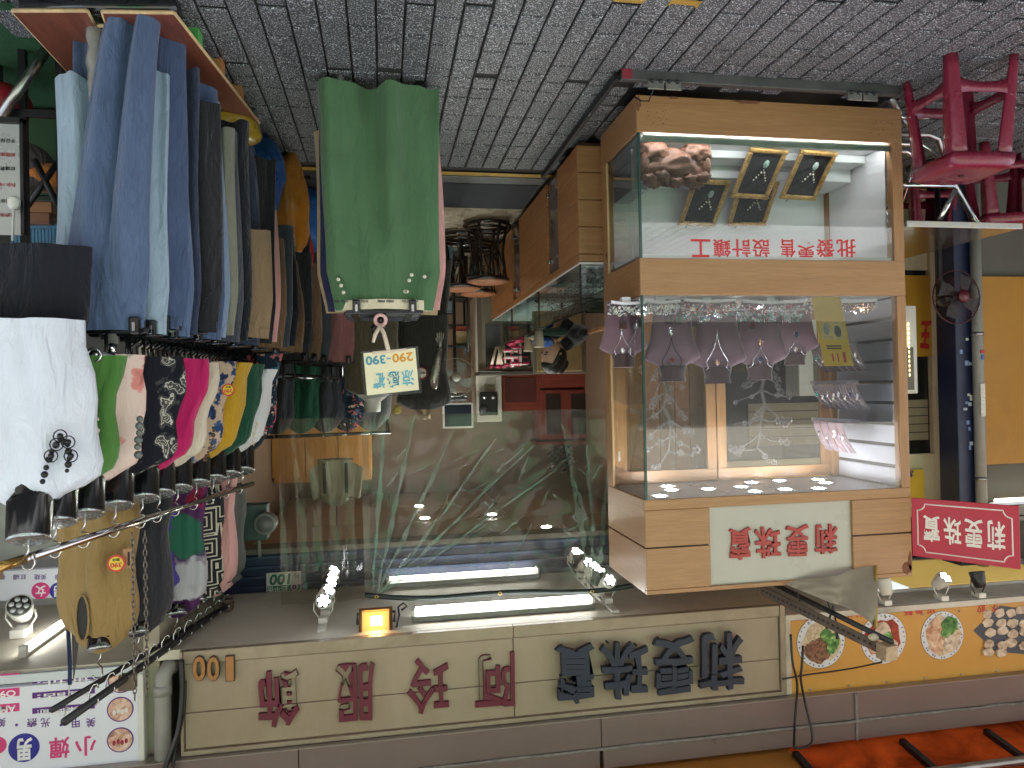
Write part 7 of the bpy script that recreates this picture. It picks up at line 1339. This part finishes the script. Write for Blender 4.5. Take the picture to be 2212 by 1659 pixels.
brl = M('brass_tape', c(186, 150, 84), 0.25, 0.8); MB().tube([MR0, MR0.lerp(MR1, 0.06)], 0.0145, 12).build('taped_end', brl, mrk); MB().box(MR0 + V3((-0.006, -0.01, -0.004)), MR0 + V3((0.012, 0.03, 0.035))).build('tape_flag', M('brown_tape', c(140, 110, 84), 0.5), mrk, bev=0.002)
pr_ = {'white': cloth('white_cotton', c(222, 226, 238), 0.03), 'green': cloth('green_knit', c(84, 132, 62)), 'rose': floral('rose_print', c(238, 212, 200), [c(226, 110, 104), c(232, 150, 140), c(170, 170, 156), c(214, 84, 84)], 9.0, 0.42), 'blackfl': floral('black_floral', c(26, 28, 38), [c(206, 202, 190), c(190, 186, 176)], 11.0, 0.44, True), 'magenta': cloth('magenta_knit', c(198, 36, 104)), 'cream': cloth('cream_cotton', c(222, 212, 192), 0.04), 'leaf': floral('blue_leaf_print', c(196, 172, 150), [c(44, 72, 118), c(36, 56, 96), c(60, 90, 130)], 16.0, 0.5), 'mustard': cloth('mustard_linen', c(196, 154, 42)), 'forest': cloth('forest_knit', c(30, 78, 60)), 'tee': cloth('white_tee', c(226, 226, 232), 0.03), 'navyfl': floral('navy_floral', c(30, 46, 62), [c(206, 120, 120), c(220, 190, 170), c(70, 110, 130), c(200, 90, 100)], 18.0, 0.42),
       'khaki': cloth('khaki_sateen', c(158, 130, 82), rough=0.6), 'blk': cloth('charcoal_sateen', c(54, 54, 62), rough=0.6), 'scarf': floral('purple_print', c(90, 50, 100), [c(170, 40, 70), c(90, 80, 170), c(190, 190, 200), c(50, 110, 90), c(60, 30, 70)], 6.0, 0.62), 'maze': None, 'olive': cloth('dark_olive', c(74, 82, 56)), 'sand': cloth('sand_linen', c(190, 170, 140)), 'wine': cloth('wine_knit', c(120, 34, 56)), 'pinkl': cloth('pink_satin', c(226, 168, 168), rough=0.55), 'grey': cloth('grey_linen', c(104, 104, 104))}
def maze_mat():
    m, nt, b = newmat('maze_print'); v = coords(nt); vo = nd(nt, 'ShaderNodeTexVoronoi', {'Scale': 9.0}, distance='CHEBYCHEV'); nt.links.new(v, vo.inputs[0]); mu = nd(nt, 'ShaderNodeMath', {1: 38.0}, operation='MULTIPLY'); sn = nd(nt, 'ShaderNodeMath', operation='SINE')
    nt.links.new(vo.outputs[0], mu.inputs[0]); nt.links.new(mu.outputs[0], sn.inputs[0]); nt.links.new(ramp(nt, sn.outputs[0], [(0.45, c(28, 30, 36)), (0.6, c(214, 206, 190))]), b.inputs['Base Color']); b.inputs['Roughness'].default_value = 0.85; return m
pr_['maze'] = maze_mat()
GT = 'tops on the lower pole'
tl_ = [(2.36, 183, 'white', 0.44, 0.53, 'plain white T-shirt with a black bead necklace, nearest on the lower pole'), (2.52, 268, 'green', 0.36, 0.41, 'olive green knit top with a key pendant, second on the lower pole'), (2.66, 316, 'rose', 0.36, 0.42, 'pale top with pink rose print'), (2.83, 404, 'blackfl', 0.42, 0.42, 'black top with white flower print'), (3.0, 464, 'magenta', 0.34, 0.42, 'magenta knit top on the lower pole'), (3.12, 478, 'cream', 0.34, 0.41, 'cream blouse beside the magenta top'), (3.26, 510, 'leaf', 0.34, 0.42, 'blue leaf print top with a price burst'), (3.42, 548, 'mustard', 0.34, 0.42, 'mustard yellow linen top'), (3.58, 578, 'forest', 0.34, 0.42, 'forest green top with a bead necklace'), (3.74, 601, 'tee', 0.33, 0.40, 'white T-shirt with blue motif near the far end of the lower pole'), (3.90, 624, 'navyfl', 0.34, 0.75, 'long navy flower print dress at the far end of the lower pole')]
for k, (y, ed_, mt, w_, L, lb) in enumerate(tl_):
    xc = at(ed_, 800, y).x + w_ * 0.5; px_ = mr(y).x if k else at(72, 1060, y).x; ln_ = xc - px_; top(px_, y, 1.575 + (0.02 if k == 0 else 0), w_, L, pr_[mt], lb, 100 + k, 1.785, GT, 'none', lean=max(-0.09, min(0.09, ln_)))
hz_ = at(726, 1020, 5.0); top(hz_.x, 5.0, 2.02, 0.24, 0.28, cloth('cream_tee', c(176, 168, 146)), 'white top hanging high inside the shop behind the plastic curtain', 180, 2.3, 'tops inside the shop', 'short', False)
ht = bpy.data.objects['blouse.%03d' % (len([o for o in bpy.data.objects if o.name.startswith('blouse')]) - 1)]
MB().tube([(hz_.x, 5.0, 2.02), (hz_.x, 5.0, 2.40)], 0.004, 6).build('hanging_cord', black_pl, ht)
for s_ in (-1, 1): MB().grid(lambda u, v: V3((hz_.x + s_ * (0.06 + 0.02 * u), 4.918, 1.96 - 0.2 * v)), 2, 4).build('dark_stripe', ink, ht)
for k_, (x_, cl_, lb_) in enumerate(((0.80, 'blk', 'charcoal'), (0.62, 'forest', 'dark green'), (0.45, 'blk', 'slate grey'), (0.28, 'navyfl', 'navy flowered'), (0.10, 'grey', 'mid grey'))):
    y_ = 5.70 + (0.95 - x_) * 0.2 - 0.02; top(x_, y_, 1.57, 0.34, 0.62, pr_[cl_], lb_ + ' top hanging on the deep inner rail', 200 + k_, 1.62, 'tops inside the shop', 'none', False); o_t = [o for o in bpy.data.objects if o.get('label', '') == lb_ + ' top hanging on the deep inner rail'][0]; MB().tube([(x_ + 0.02, y_, 1.55), (x_ + 0.02, y_, 1.615), (x_ + 0.005, y_ + 0.01, 1.638)], 0.003, 5).build('hanger_hook', chrome, o_t)
sk = thing('black_skirt', (1.03, 2.42, 0.75), 'black skirt hanging below the white T-shirt', 'skirt'); MB().loft([cring(1.12, 2.44, z, rx_, 0.05, 40, 0.008, 5, 1.0) for z, rx_ in ((1.16, 0.20), (1.05, 0.225), (0.9, 0.235), (0.83, 0.238))]).build('fabric', DEN['black2'], sk); MB().loft([cring(1.12, 2.44, z, 0.20, 0.052, 40, 0.008, 5, 1.0) for z in (1.17, 1.14)]).build('waistband', DEN['black2'], sk)
# necklaces and price bursts
def necklace(pts, mat, r_, label, beads=True, pend=None):
    t = thing('necklace', pts[0], label, 'necklace', 'necklaces hung over the tops'); m = MB()
    for k in range(len(pts) - 1):
        a, b = V3(pts[k]), V3(pts[k+1]); n = max(2, int((b - a).length / (r_ * 2.1)))
        for i in range(n): m.ball(a.lerp(b, i / n), r_ * (1 + 0.3 * math.sin(i * 2)), 8, 6)
    m.build('beads', mat, t)
    if pend: MB().ball(pend[0], pend[1], 12, 8).build('pendant', pend[2], t)
    return t
jet = M('jet_beads', c(26, 26, 30), 0.2, 0.2)
N_ = [at(x, y, 2.27) for x, y in ((92, 1040), (100, 1010), (112, 975), (130, 948), (146, 960), (150, 990), (142, 1030))]; nk = necklace(N_, jet, 0.008, 'black filigree bead necklace over the white T-shirt')
for k, p_ in enumerate((at(110, 985, 2.26), at(122, 960, 2.26), at(130, 942, 2.26), at(147, 955, 2.26), at(153, 985, 2.26))): MB().tube([p_ + V3((math.cos(q * 0.63) * 0.018, 0, math.sin(q * 0.63) * 0.018)) for q in range(10)], 0.002, 5, True).build('wire_ring', jet, nk); MB().ball(p_, 0.009, 8, 6).build('jet_stone', jet, nk)
kn = [at(x, y, 2.42) for x, y in ((212, 1015), (214, 975), (207, 935))]; k_t = necklace([kn[0], kn[1], kn[2]], silver, 0.002, 'thin silver chain with a key pendant over the olive green top'); MB().tube([at(207, 932, 2.415), at(207, 900, 2.415)], 0.003, 6).build('key_shaft', cream_pl, k_t); MB().ball(at(207, 930, 2.415), (0.012, 0.003, 0.009), 10, 8).build('key_bow', cream_pl, k_t); bxp = at(205, 902, 2.415); bx('key_bit', (bxp.x - 0.012, bxp.y - 0.002, bxp.z), (bxp.x, bxp.y + 0.002, bxp.z + 0.01), cream_pl, k_t)
necklace([at(x, y, 2.56) for x, y in ((302, 905), (301, 935), (297, 965), (300, 1000))], M('grey_shell', c(110, 116, 112), 0.3), 0.011, 'grey oval shell necklace over the rose print top'); necklace([at(x, y, 2.95) for x, y in ((462, 930), (458, 960), (446, 985), (440, 1000))], M('brown_beads', c(90, 66, 50), 0.3), 0.007, 'brown bead chain over the cream blouse'); necklace([at(x, y, 3.4) for x, y in ((556, 915), (550, 935), (545, 960))], pearl, 0.006, 'pearl string over the forest green top')
ry_ = M('burst_red', c(206, 50, 50), 0.4); yb = M('burst_yellow', c(232, 206, 60), 0.4)
def burst(x, y, Y, rd_, num, label):
    o = at(x, y, Y); r_ = abs(at(x + rd_, y, Y).x - o.x); t = thing('price_burst', o, label, 'price tag', 'round price stickers'); flat([(o.x + math.cos(6.283 * k / 32) * r_ * (1 - 0.1 * (k % 2)), o.z + math.sin(6.283 * k / 32) * r_ * (1 - 0.1 * (k % 2))) for k in range(32)], Y, ry_, 'disc', t); flat(disc(o, r_ * 0.74, 0), Y - 0.0012, yb, 'centre', t)
    letter(num, (o.x - r_ * 0.6, Y - 0.0014, o.z - r_ * 0.1), (r_ * 1.2, 0, 0), (0, 0, r_ * 0.55), (0, -0.001, 0), ry_, t, 0.03, name='price'); letter('單件', (o.x - r_ * 0.4, Y - 0.0014, o.z - r_ * 0.6), (r_ * 0.8, 0, 0), (0, 0, r_ * 0.35), (0, -0.001, 0), ink, t, 0.01, name='price_word'); return t
burst(493, 842, 3.14, 15, '290', 'round red and yellow price sticker on the blue leaf print top'); burst(251, 1217, 3.02, 21, '390', 'round red and yellow price sticker on the khaki blouse')
bt = thing('brown_tag', at(276, 1212, 3.03), 'brown card tag beside the price sticker on the khaki blouse', 'tag'); a_, b_ = at(285, 1185, 3.03), at(266, 1228, 3.03); bx('card', (a_.x, 3.03, a_.z), (b_.x, 3.031, b_.z), M('kraft', c(176, 132, 96), 0.7), bt, bev=0); bx('print', (a_.x + 0.008, 3.0292, a_.z + 0.012), (a_.x + 0.016, 3.0299, b_.z - 0.01), ink, bt, bev=0)
# --- upper row
UR0, UR1 = V3((1.07, 2.66, 2.38)), V3((0.80, 4.0, 2.38))
def ur(y): return UR0.lerp(UR1, (y - UR0.y) / (UR1.y - UR0.y))
urk = thing('upper_rail', (0.93, 3.3, 2.38), 'dark upper pole with hooks reaching out from the signboard', 'rail', 'hanging poles'); MB().tube([UR0, UR1], 0.014, 12).build('pole', dark_steel, urk)
MB().tube([UR0 + V3((0.10, 0.15, 0.015)), UR1 + V3((0.06, -0.1, 0.02))], 0.011, 10).build('second_pole', dark_steel, urk); MB().obox(UR0.lerp(UR1, 0.28) + V3((0.0, 0, 0.02)), (0.03, 0, 0), (0, 0.02, 0), (0, 0, 0.03)).build('clamp', rust, urk, bev=0.005); MB().obox(UR0.lerp(UR1, 0.97), (0.02, 0, 0), (0, 0.03, 0), (0, 0, 0.03)).build('wall_bracket', rust, urk, bev=0.004)
for k in range(12):
    p_ = UR0.lerp(UR1, 0.12 + k * 0.075); h = thing('s_hook', p_, 'bent steel S hook, %s from the outer end of the upper pole' % (ordn + ['eighth', 'ninth', 'tenth', 'eleventh', 'twelfth'])[k], 'hook', 'S hooks on the upper pole'); MB().tube([p_ + V3((0.016 * math.cos(a), 0, 0.016 * math.sin(a))) for a in (3.6, 2.8, 2.0, 1.2, 0.4, -0.2)] + [p_ + V3((0.014, 0, -0.03)), p_ + V3((0.002, 0, -0.055)), p_ + V3((-0.012, 0, -0.06)), p_ + V3((-0.016, 0, -0.045))], 0.0028, 6).build('hook', chrome, h)
GU = 'tops on the upper pole'
for k, (y, ed_, mt, w_, L, lb) in enumerate(((2.93, 298, 'khaki', 0.30, 0.58, 'khaki sateen sleeveless blouse, nearest on the upper pole'), (3.10, 372, 'blk', 0.29, 0.58, 'charcoal sateen dress behind the khaki blouse'), (3.34, 446, 'scarf', 0.28, 0.58, 'purple and red abstract print blouse'), (3.54, 482, 'maze', 0.26, 0.54, 'black and white maze print blouse'), (3.71, 512, 'pinkl', 0.25, 0.56, 'pink satin blouse near the signboard'), (3.87, 530, 'grey', 0.25, 0.5, 'grey linen top closest to the signboard'))):
    y += 0.20 if k < 4 else 0.14; xc = at(ed_, 1180, y).x + w_ * 0.5; px_ = xc - 0.01; top(px_, y, 2.27, w_, L, pr_[mt], lb, 140 + k, 2.398, GU, 'none', lean=0.01, nl=0.07)
kb = [o for o in bpy.data.objects if o.get('label', '').startswith('khaki sateen')][0]; pa_ = at(178, 1335, 3.05)
MB().prism([(pa_.x + 0.020 * math.cos(6.283 * q / 20), pa_.z + 0.085 * math.sin(6.283 * q / 20)) for q in range(20)], (0, 3.052, 0), (1, 0, 0), (0, 0, 1), (0, 0.003, 0)).build('armhole', ink, kb)
MB().tube([(pa_.x + 0.023 * math.cos(6.283 * q / 20), 3.049, pa_.z + 0.089 * math.sin(6.283 * q / 20)) for q in range(20)], 0.004, 6, True).build('armhole_seam', pr_['khaki'], kb)
# chains between the poles
def chain_obj(x, y, z0, z1, label):
    t = thing('steel_chain', (x, y, z0), label, 'chain', 'chains between the poles'); n = int((z1 - z0) / 0.022); rust_c = M('chain_steel', c(120, 112, 104), 0.4, 0.8, 0.2)
    me = None
    for k in range(n):
        z = z1 - k * 0.022; d = V3((1, 0.2, 0)).normalized() if k % 2 else V3((0.2, 1, 0)).normalized()
        MB().tube([V3((x, y, z)) + d * 0.0065 * math.cos(a) + V3((0, 0, 0.015 * math.sin(a))) for a in [q * 0.785 for q in range(8)]], 0.0022, 5, True).build('link', rust_c, t)
p_ = at(287, 1250, 2.80); chain_obj(p_.x, 2.80, 1.76, 2.37, 'rusty steel chain on the salon side between the two poles'); chain_obj(p_.x - 0.033, 2.83, 1.76, 2.37, 'rusty steel chain nearer the shop between the two poles')
nb = thing('navy_banner', (at(152, 1300, 3.25).x, 3.25, 1.75), 'narrow navy blue cloth edge hanging beside the khaki blouse', 'banner'); a_, b_ = at(148, 1185, 3.25), at(150, 1480, 3.25)
MB().grid(lambda u, v: V3((a_.x + 0.012 - u * 0.016, 3.25 + 0.006 * math.sin(v * 9), a_.z + (b_.z - a_.z) * v)), 3, 20).build('cloth', cloth('navy_cloth', c(36, 50, 84)), nb); MB().grid(lambda u, v: V3((a_.x - 0.004 - u * 0.05 * (1 - v ** 2), 3.26 + 0.006 * math.sin(v * 9), a_.z + (b_.z - a_.z) * v)), 3, 20).build('lining', cloth('grey_lining', c(96, 92, 92)), nb); MB().tube([b_, b_ + V3((0.004, 0, 0.05)), UR0 + V3((0.02, 0.05, 0))], 0.003, 5).build('cord', white_pl, nb)
# ------------------------------------------------------------------ nail salon on the right
sal = emit('lightbox_white', (0.66, 0.68, 0.76, 1), 0.015); sal.node_tree.nodes['Principled BSDF'].inputs['Roughness'].default_value = 0.4
NY2 = 3.40; nb2 = thing('nail_signboard', (1.4, NY2, 2.5), 'white nail salon signboard with pink and purple lettering and round photos', 'sign')
bx('board', (1.075, NY2, 2.515), (2.6, NY2 + 0.04, 2.925), sal, nb2, bev=0.002); bx('frame', (1.05, NY2 - 0.006, 2.50), (1.0745, NY2 + 0.05, 2.93), white_pl, nb2, bev=0.004); bx('bottom_rail', (1.05, NY2 - 0.004, 2.462), (2.6, NY2 + 0.05, 2.4995), M('rail_pale', c(206, 214, 222), 0.4), nb2, bev=0.003)
pinkp = M('pink_print', c(214, 60, 130), 0.5); purp = M('purple_print', c(92, 40, 130), 0.5); bluep = M('cobalt_print', c(40, 40, 150), 0.5); whp = M('white_print', c(236, 236, 240), 0.5)
skp = multi('skin_photo', [(0.3, c(150, 96, 84)), (0.5, c(226, 184, 164)), (0.7, c(240, 222, 214))], 24, 3)
for x, y in ((260, 1598), (260, 1532), (262, 1470)):
    o = at(x, y, NY2); r_ = abs(at(x + 29, y, NY2).x - o.x); d_ = flat(disc(o, r_, 0), NY2 - 0.0012, purp, 'photo_ring', nb2); flat(disc(o, r_ * 0.9, 0), NY2 - 0.0024, skp, 'photo', d_)
    for k in range(4): flat(disc(o + V3(((k - 1.5) * r_ * 0.3, 0, r_ * (0.1 + 0.1 * (k % 2)))), r_ * 0.13, 0, 12, 1.6), NY2 - 0.0034, M('nail_red', c(160, 40, 60), 0.3) if y > 1580 else M('photo_pale', c(232, 228, 226), 0.4), 'photo_detail', d_, 0.0008)
o = at(52, 1615, NY2); r_ = abs(at(86, 1615, NY2).x - o.x); d_ = flat(disc(o, r_, 0), NY2 - 0.0012, bluep, 'badge', nb2); put_text('男', 36, 70, 1592, 1640, NY2 - 0.0012, whp, d_, 0.0014, offset=0.03, name='letter')
o = at(-6, 1610, NY2); flat(disc(o, r_ * 0.6, 0), NY2 - 0.0012, pinkp, 'badge', nb2)
put_text('小', 162, 208, 1588, 1630, NY2 - 0.0002, pinkp, nb2, 0.0014, offset=0.02, name='letter'); put_text('嬋', 106, 150, 1590, 1636, NY2 - 0.0002, pinkp, nb2, 0.0014, offset=0.02, name='letter')
for s_, x0, x1 in (('美', 186, 206), ('甲', 155, 172), ('光', 88, 108), ('療', 58, 80), ('美', -4, 12)): put_text(s_, x0, x1, 1550, 1570, NY2 - 0.0002, purp, nb2, 0.0014, offset=0.01, name='letter')
for x in (132, 36): flat(disc(at(x, 1566, NY2), 0.006, 0, 10), NY2 - 0.0014, purp, 'dot', nb2)
for y, s_, s2 in ((1465, '地址:', '台北'), (1497, '電話:', 'O9'), (1530, '營業時間:', 'AM')):
    a_, b_ = at(205, y - 12, NY2), at(70, y + 12, NY2); bx('band', (a_.x, NY2 - 0.0014, a_.z), (b_.x, NY2 - 0.0002, b_.z), purp, nb2, bev=0); put_text(s_, 80 if len(s_) < 5 else 80, 196, y - 7, y + 7, NY2 - 0.0015, whp, nb2, 0.0012, offset=0.01, name='letter')
    a_, b_ = at(42, y - 12, NY2), at(-30, y + 12, NY2); bx('band', (a_.x, NY2 - 0.0014, a_.z), (b_.x, NY2 - 0.0002, b_.z), pinkp, nb2, bev=0); put_text(s2, 0, 34, y - 7, y + 7, NY2 - 0.0015, whp, nb2, 0.0012, offset=0.02, name='letter')
# inner lintel sign and wall sign
YL = 4.25; ls = thing('lintel_sign', (1.4, YL, 2.2), 'white lintel sign of the nail salon with blue and pink round badges', 'sign'); a_, b_ = at(150, 1226, YL), at(-60, 1302, YL); bx('board', (a_.x, YL, a_.z), (2.6, YL + 0.04, b_.z), sal, ls)
for x, ch_, mt in ((127, '男', bluep), (88, '女', pinkp)): o = at(x, 1276, YL); r_ = 0.045; d_ = flat(disc(o, r_, 0), YL - 0.0012, mt, 'badge', ls); put_text(ch_, x - 11, x + 11, 1264, 1288, YL - 0.0012, whp, d_, 0.0014, offset=0.02, name='letter')
for s_, x0, x1 in (('療', 118, 132), ('美', 88, 100), ('睫', 74, 86), ('紋', 44, 56), ('繡', 28, 42), ('養', 0, 12)): put_text(s_, x0, x1, 1240, 1252, YL - 0.0002, purp, ls, 0.0012, name='letter')
YW = 4.5; wsn = thing('salon_wall_sign', (1.5, YW, 1.9), 'pale salon wall sign with three round photos and pink characters', 'sign'); a_, b_ = at(165, 1090, YW), at(12, 1200, YW); bx('board', (a_.x, YW, a_.z), (b_.x, YW + 0.03, b_.z), M('pale_board', c(206, 208, 214), 0.4), wsn)
for x, y in ((35, 1095), (35, 1128), (36, 1164)): o = at(x, y, YW); d_ = flat(disc(o, 0.062, 0), YW - 0.0012, purp, 'photo_ring', wsn); flat(disc(o, 0.055, 0), YW - 0.0024, skp, 'photo', d_)
put_text('專', 110, 134, 1144, 1170, YW - 0.0002, pinkp, wsn, 0.0014, offset=0.02, name='letter'); put_text('業', 74, 98, 1144, 1170, YW - 0.0002, pinkp, wsn, 0.0014, offset=0.02, name='letter')
struct(bx('salon_wall', (1.07, 4.6, 0), (2.6, 4.68, 3.0), M('salon_wall', c(84, 84, 88), 0.6, 0, 0.1), bev=0), 'grey wall inside the nail salon')
struct(bx('salon_bulkhead', (1.06, 4.46, 1.86), (2.6, 4.6, 2.45), M('salon_pale', c(190, 190, 190), 0.5), bev=0), 'pale bulkhead above the salon entrance')
z_ = 2.449; p0, p1 = atz(50, 1418, z_), atz(158, 1340, z_); t = thing('salon_tube_lamp', (p0 + p1) / 2, 'lit fluorescent tube slanting across the salon soffit', 'lamp', 'fluorescent lamps'); MB().tube([p0 + V3((0, 0, -0.03)), p1 + V3((0, 0, -0.03))], 0.014, 10).build('tube', tube_l, t); D_ = (p1 - p0); MB().obox((p0 + p1) / 2 + V3((0, 0, -0.008)), D_ / 2, D_.cross(V3((0, 0, 1))).normalized() * 0.02, (0, 0, 0.007)).build('housing', white_pl, t); MB().box(p0 + V3((-0.02, -0.02, -0.05)), p0 + V3((0.01, 0.01, -0.001))).build('end_cap', white_pl, t)
p_ = at(45, 1310, 3.9); spot((p_.x, 3.9, 2.449), (-0.2, -0.75, -0.6), 'white spotlight with many small lenses under the salon soffit', spot_w, False, 1.5, 'spotlights on the salon side', 0.085)
# grey pipe elbow on the pillar
pe_ = thing('pipe_elbow', (0.97, 3.38, 2.5), 'grey plastic pipe elbow on the pillar between the signs', 'pipe'); MB().tube([at(352, 1700, 3.40), at(352, 1600, 3.40), at(352, 1480, 3.40), at(354, 1458, 3.40), at(362, 1443, 3.41), at(378, 1437, 3.45)], 0.034, 16).build('pipe', grey_pvc, pe_); MB().tube([at(352, 1500, 3.40), at(352, 1478, 3.40)], 0.038, 16).build('collar', grey_pvc, pe_)
# ------------------------------------------------------------------ things low down in front of the salon
struct(MB().add([(1.05, 2.6, 0.004), (2.6, 2.6, 0.004), (2.6, 4.6, 0.004), (1.05, 4.6, 0.004)], [(0, 1, 2, 3)]).build('green_mat', M('green_carpet', c(34, 78, 46), 0.95, 0, 0.2, 30, 0.4, 200)), 'green artificial carpet in front of the salon')
t = thing('price_board', (1.35, 2.75, 0.4), 'silver price board with printed lines in a black frame, cut by the frame edge', 'price board'); a_, b_ = at(42, 268, 2.7), at(-120, 505, 2.7); bx('panel', (a_.x, 2.70, a_.z), (b_.x, 2.712, b_.z), M('board_silver', c(178, 180, 178), 0.3, 0.3, 0.1), t); bx('frame', (a_.x - 0.012, 2.695, a_.z - 0.02), (a_.x - 0.0005, 2.72, b_.z), black_pl, t); bx('frame', (a_.x - 0.012, 2.695, a_.z - 0.022), (b_.x, 2.72, a_.z - 0.0005), black_pl, t)
for k, (s_, y) in enumerate((('手足保養', 300), ('美睫嫁接', 330), ('紋繡霧眉', 360), ('除毛', 395), ('臉部保養', 430), ('光療美甲', 460))): put_text(s_, -10, 33, y, y + 9, 2.6995, M('price_red', c(150, 50, 60), 0.5) if k % 2 else ink, t, 0.0006, offset=0.01, name='print')
t = thing('power_plug', at(30, 440, 2.68), 'white plug and cord hanging over the price board', 'plug'); MB().loft([ell(at(30, 440, 2.67).x, 2.67, z, rx_, 0.014, 12) for z, rx_ in ((at(30, 425, 2.67).z, 0.012), (at(30, 432, 2.67).z, 0.02), (at(30, 444, 2.67).z, 0.02), (at(30, 452, 2.67).z, 0.012))], True, True).build('plug', white_pl, t); MB().tube([at(30, 450, 2.67), at(28, 480, 2.67), at(28, 520, 2.66)], 0.004, 6).build('cord', white_pl, t)
t = thing('black_frame_stand', (1.2, 2.9, 0), 'black square steel frame standing behind the price board', 'stand')
for x in (50, 130): 
    a_ = at(x, 240, 2.95); MB().box((a_.x - 0.012, 2.94, 0.0), (a_.x + 0.012, 2.965, 1.0)).build('upright', black_pl, t)
a_, b_ = at(55, 245, 2.95), at(-60, 245, 2.95); z = at(50, 248, 2.95).z; MB().box((at(135, 248, 2.95).x, 2.93, z - 0.015), (1.8, 2.9395, z + 0.015)).build('crossbar', black_pl, t); MB().box((at(135, 248, 2.95).x, 2.93, z + 0.5), (1.8, 2.9395, z + 0.53)).build('crossbar', black_pl, t)
t = thing('folding_trestle', (1.3, 3.1, 0), 'grey steel folding trestle with crossed legs under the orange cushion', 'trestle')
MB().tube([at(0, 255, 2.9), at(105, 100, 2.9)], 0.018, 10).build('leg', steel, t); MB().tube([at(60, 445, 3.1), at(125, 350, 3.1)], 0.012, 8).build('leg', dark_steel, t); MB().tube([at(75, 345, 3.1), at(125, 445, 3.1)], 0.012, 8).build('leg', dark_steel, t); MB().tube([at(0, 240, 3.12), at(120, 240, 3.12)], 0.012, 8).build('cross_bar', dark_steel, t)
t = thing('orange_cushion', at(110, 385, 3.3), 'orange cushion on the folding trestle', 'cushion'); p_ = at(105, 385, 3.3); MB().ball(p_, (0.16, 0.12, 0.055), 24, 14, fn=lambda d: 1 + 0.06 * noise.noise(d * 3)).build('cushion', cloth('orange_cloth', c(196, 124, 56)), t); MB().ball(p_ + V3((0.05, -0.05, -0.02)), (0.09, 0.07, 0.1), 18, 12, fn=lambda d: 1 + 0.12 * noise.noise(d * 2)).build('grey_cover', cloth('grey_cover', c(104, 100, 104)), t)
t = thing('wooden_shelf', at(95, 480, 3.2), 'light brown wooden shelf board above the blue basket', 'shelf'); a_, b_ = at(135, 450, 3.2), at(55, 470, 3.2); bx('board', (a_.x, 3.1, a_.z), (b_.x + 0.1, 3.4, b_.z), wood('shelf_wood', c(160, 106, 68), c(180, 128, 86), 'x'), t); bx('apron', (a_.x + 0.01, 3.105, b_.z + 0.0005), (b_.x + 0.1, 3.39, b_.z + 0.045), wood('apron_wood', c(130, 84, 58), c(150, 104, 74), 'x'), t)
t = thing('blue_basket', at(95, 495, 3.1), 'pale blue slotted plastic basket under the wooden shelf', 'basket'); a_, b_ = at(135, 487, 3.15), at(50, 545, 3.15); bm_ = M('basket_blue', c(84, 142, 176), 0.4); bx('rim', (a_.x, 3.13, b_.z - 0.03), (b_.x + 0.05, 3.4, b_.z), bm_, t); bx('base', (a_.x + 0.01, 3.14, a_.z - 0.005), (b_.x + 0.04, 3.39, a_.z + 0.015), bm_, t)
n = 14
for k in range(n): x = a_.x + 0.012 + (b_.x + 0.03 - a_.x) * k / n; bx('slat', (x, 3.14, a_.z + 0.0155), (x + 0.010, 3.146, b_.z - 0.0305), bm_, t, bev=0.001)
t = thing('red_round_seat', at(8, 200, 3.05), 'red cushioned seat edge at the frame border', 'seat'); p_ = at(-5, 225, 3.1); MB().ball(p_, (0.12, 0.1, 0.085), 20, 14).build('cushion', M('red_vinyl_seat', c(170, 40, 56), 0.35), t); MB().tube([p_ + V3((0, 0, -0.08)), V3((p_.x, p_.y, 0.0))], 0.02, 8).build('pedestal', dark_steel, t)
t = thing('green_crate', at(85, 230, 3.5), 'dark green box in the shade beside the jeans rack', 'crate'); a_, b_ = at(135, 190, 3.5), at(40, 330, 3.5); z0_ = 0.006; bx('body', (a_.x, 3.5, z0_), (b_.x, 3.8, max(0.4, b_.z)), M('crate_green', c(40, 74, 44), 0.6, 0, 0.15), t, bev=0.01); bx('lid', (a_.x - 0.01, 3.49, max(0.4, b_.z) + 0.001), (b_.x + 0.01, 3.81, max(0.4, b_.z) + 0.03), M('crate_lid', c(32, 50, 36), 0.5), t, bev=0.006)
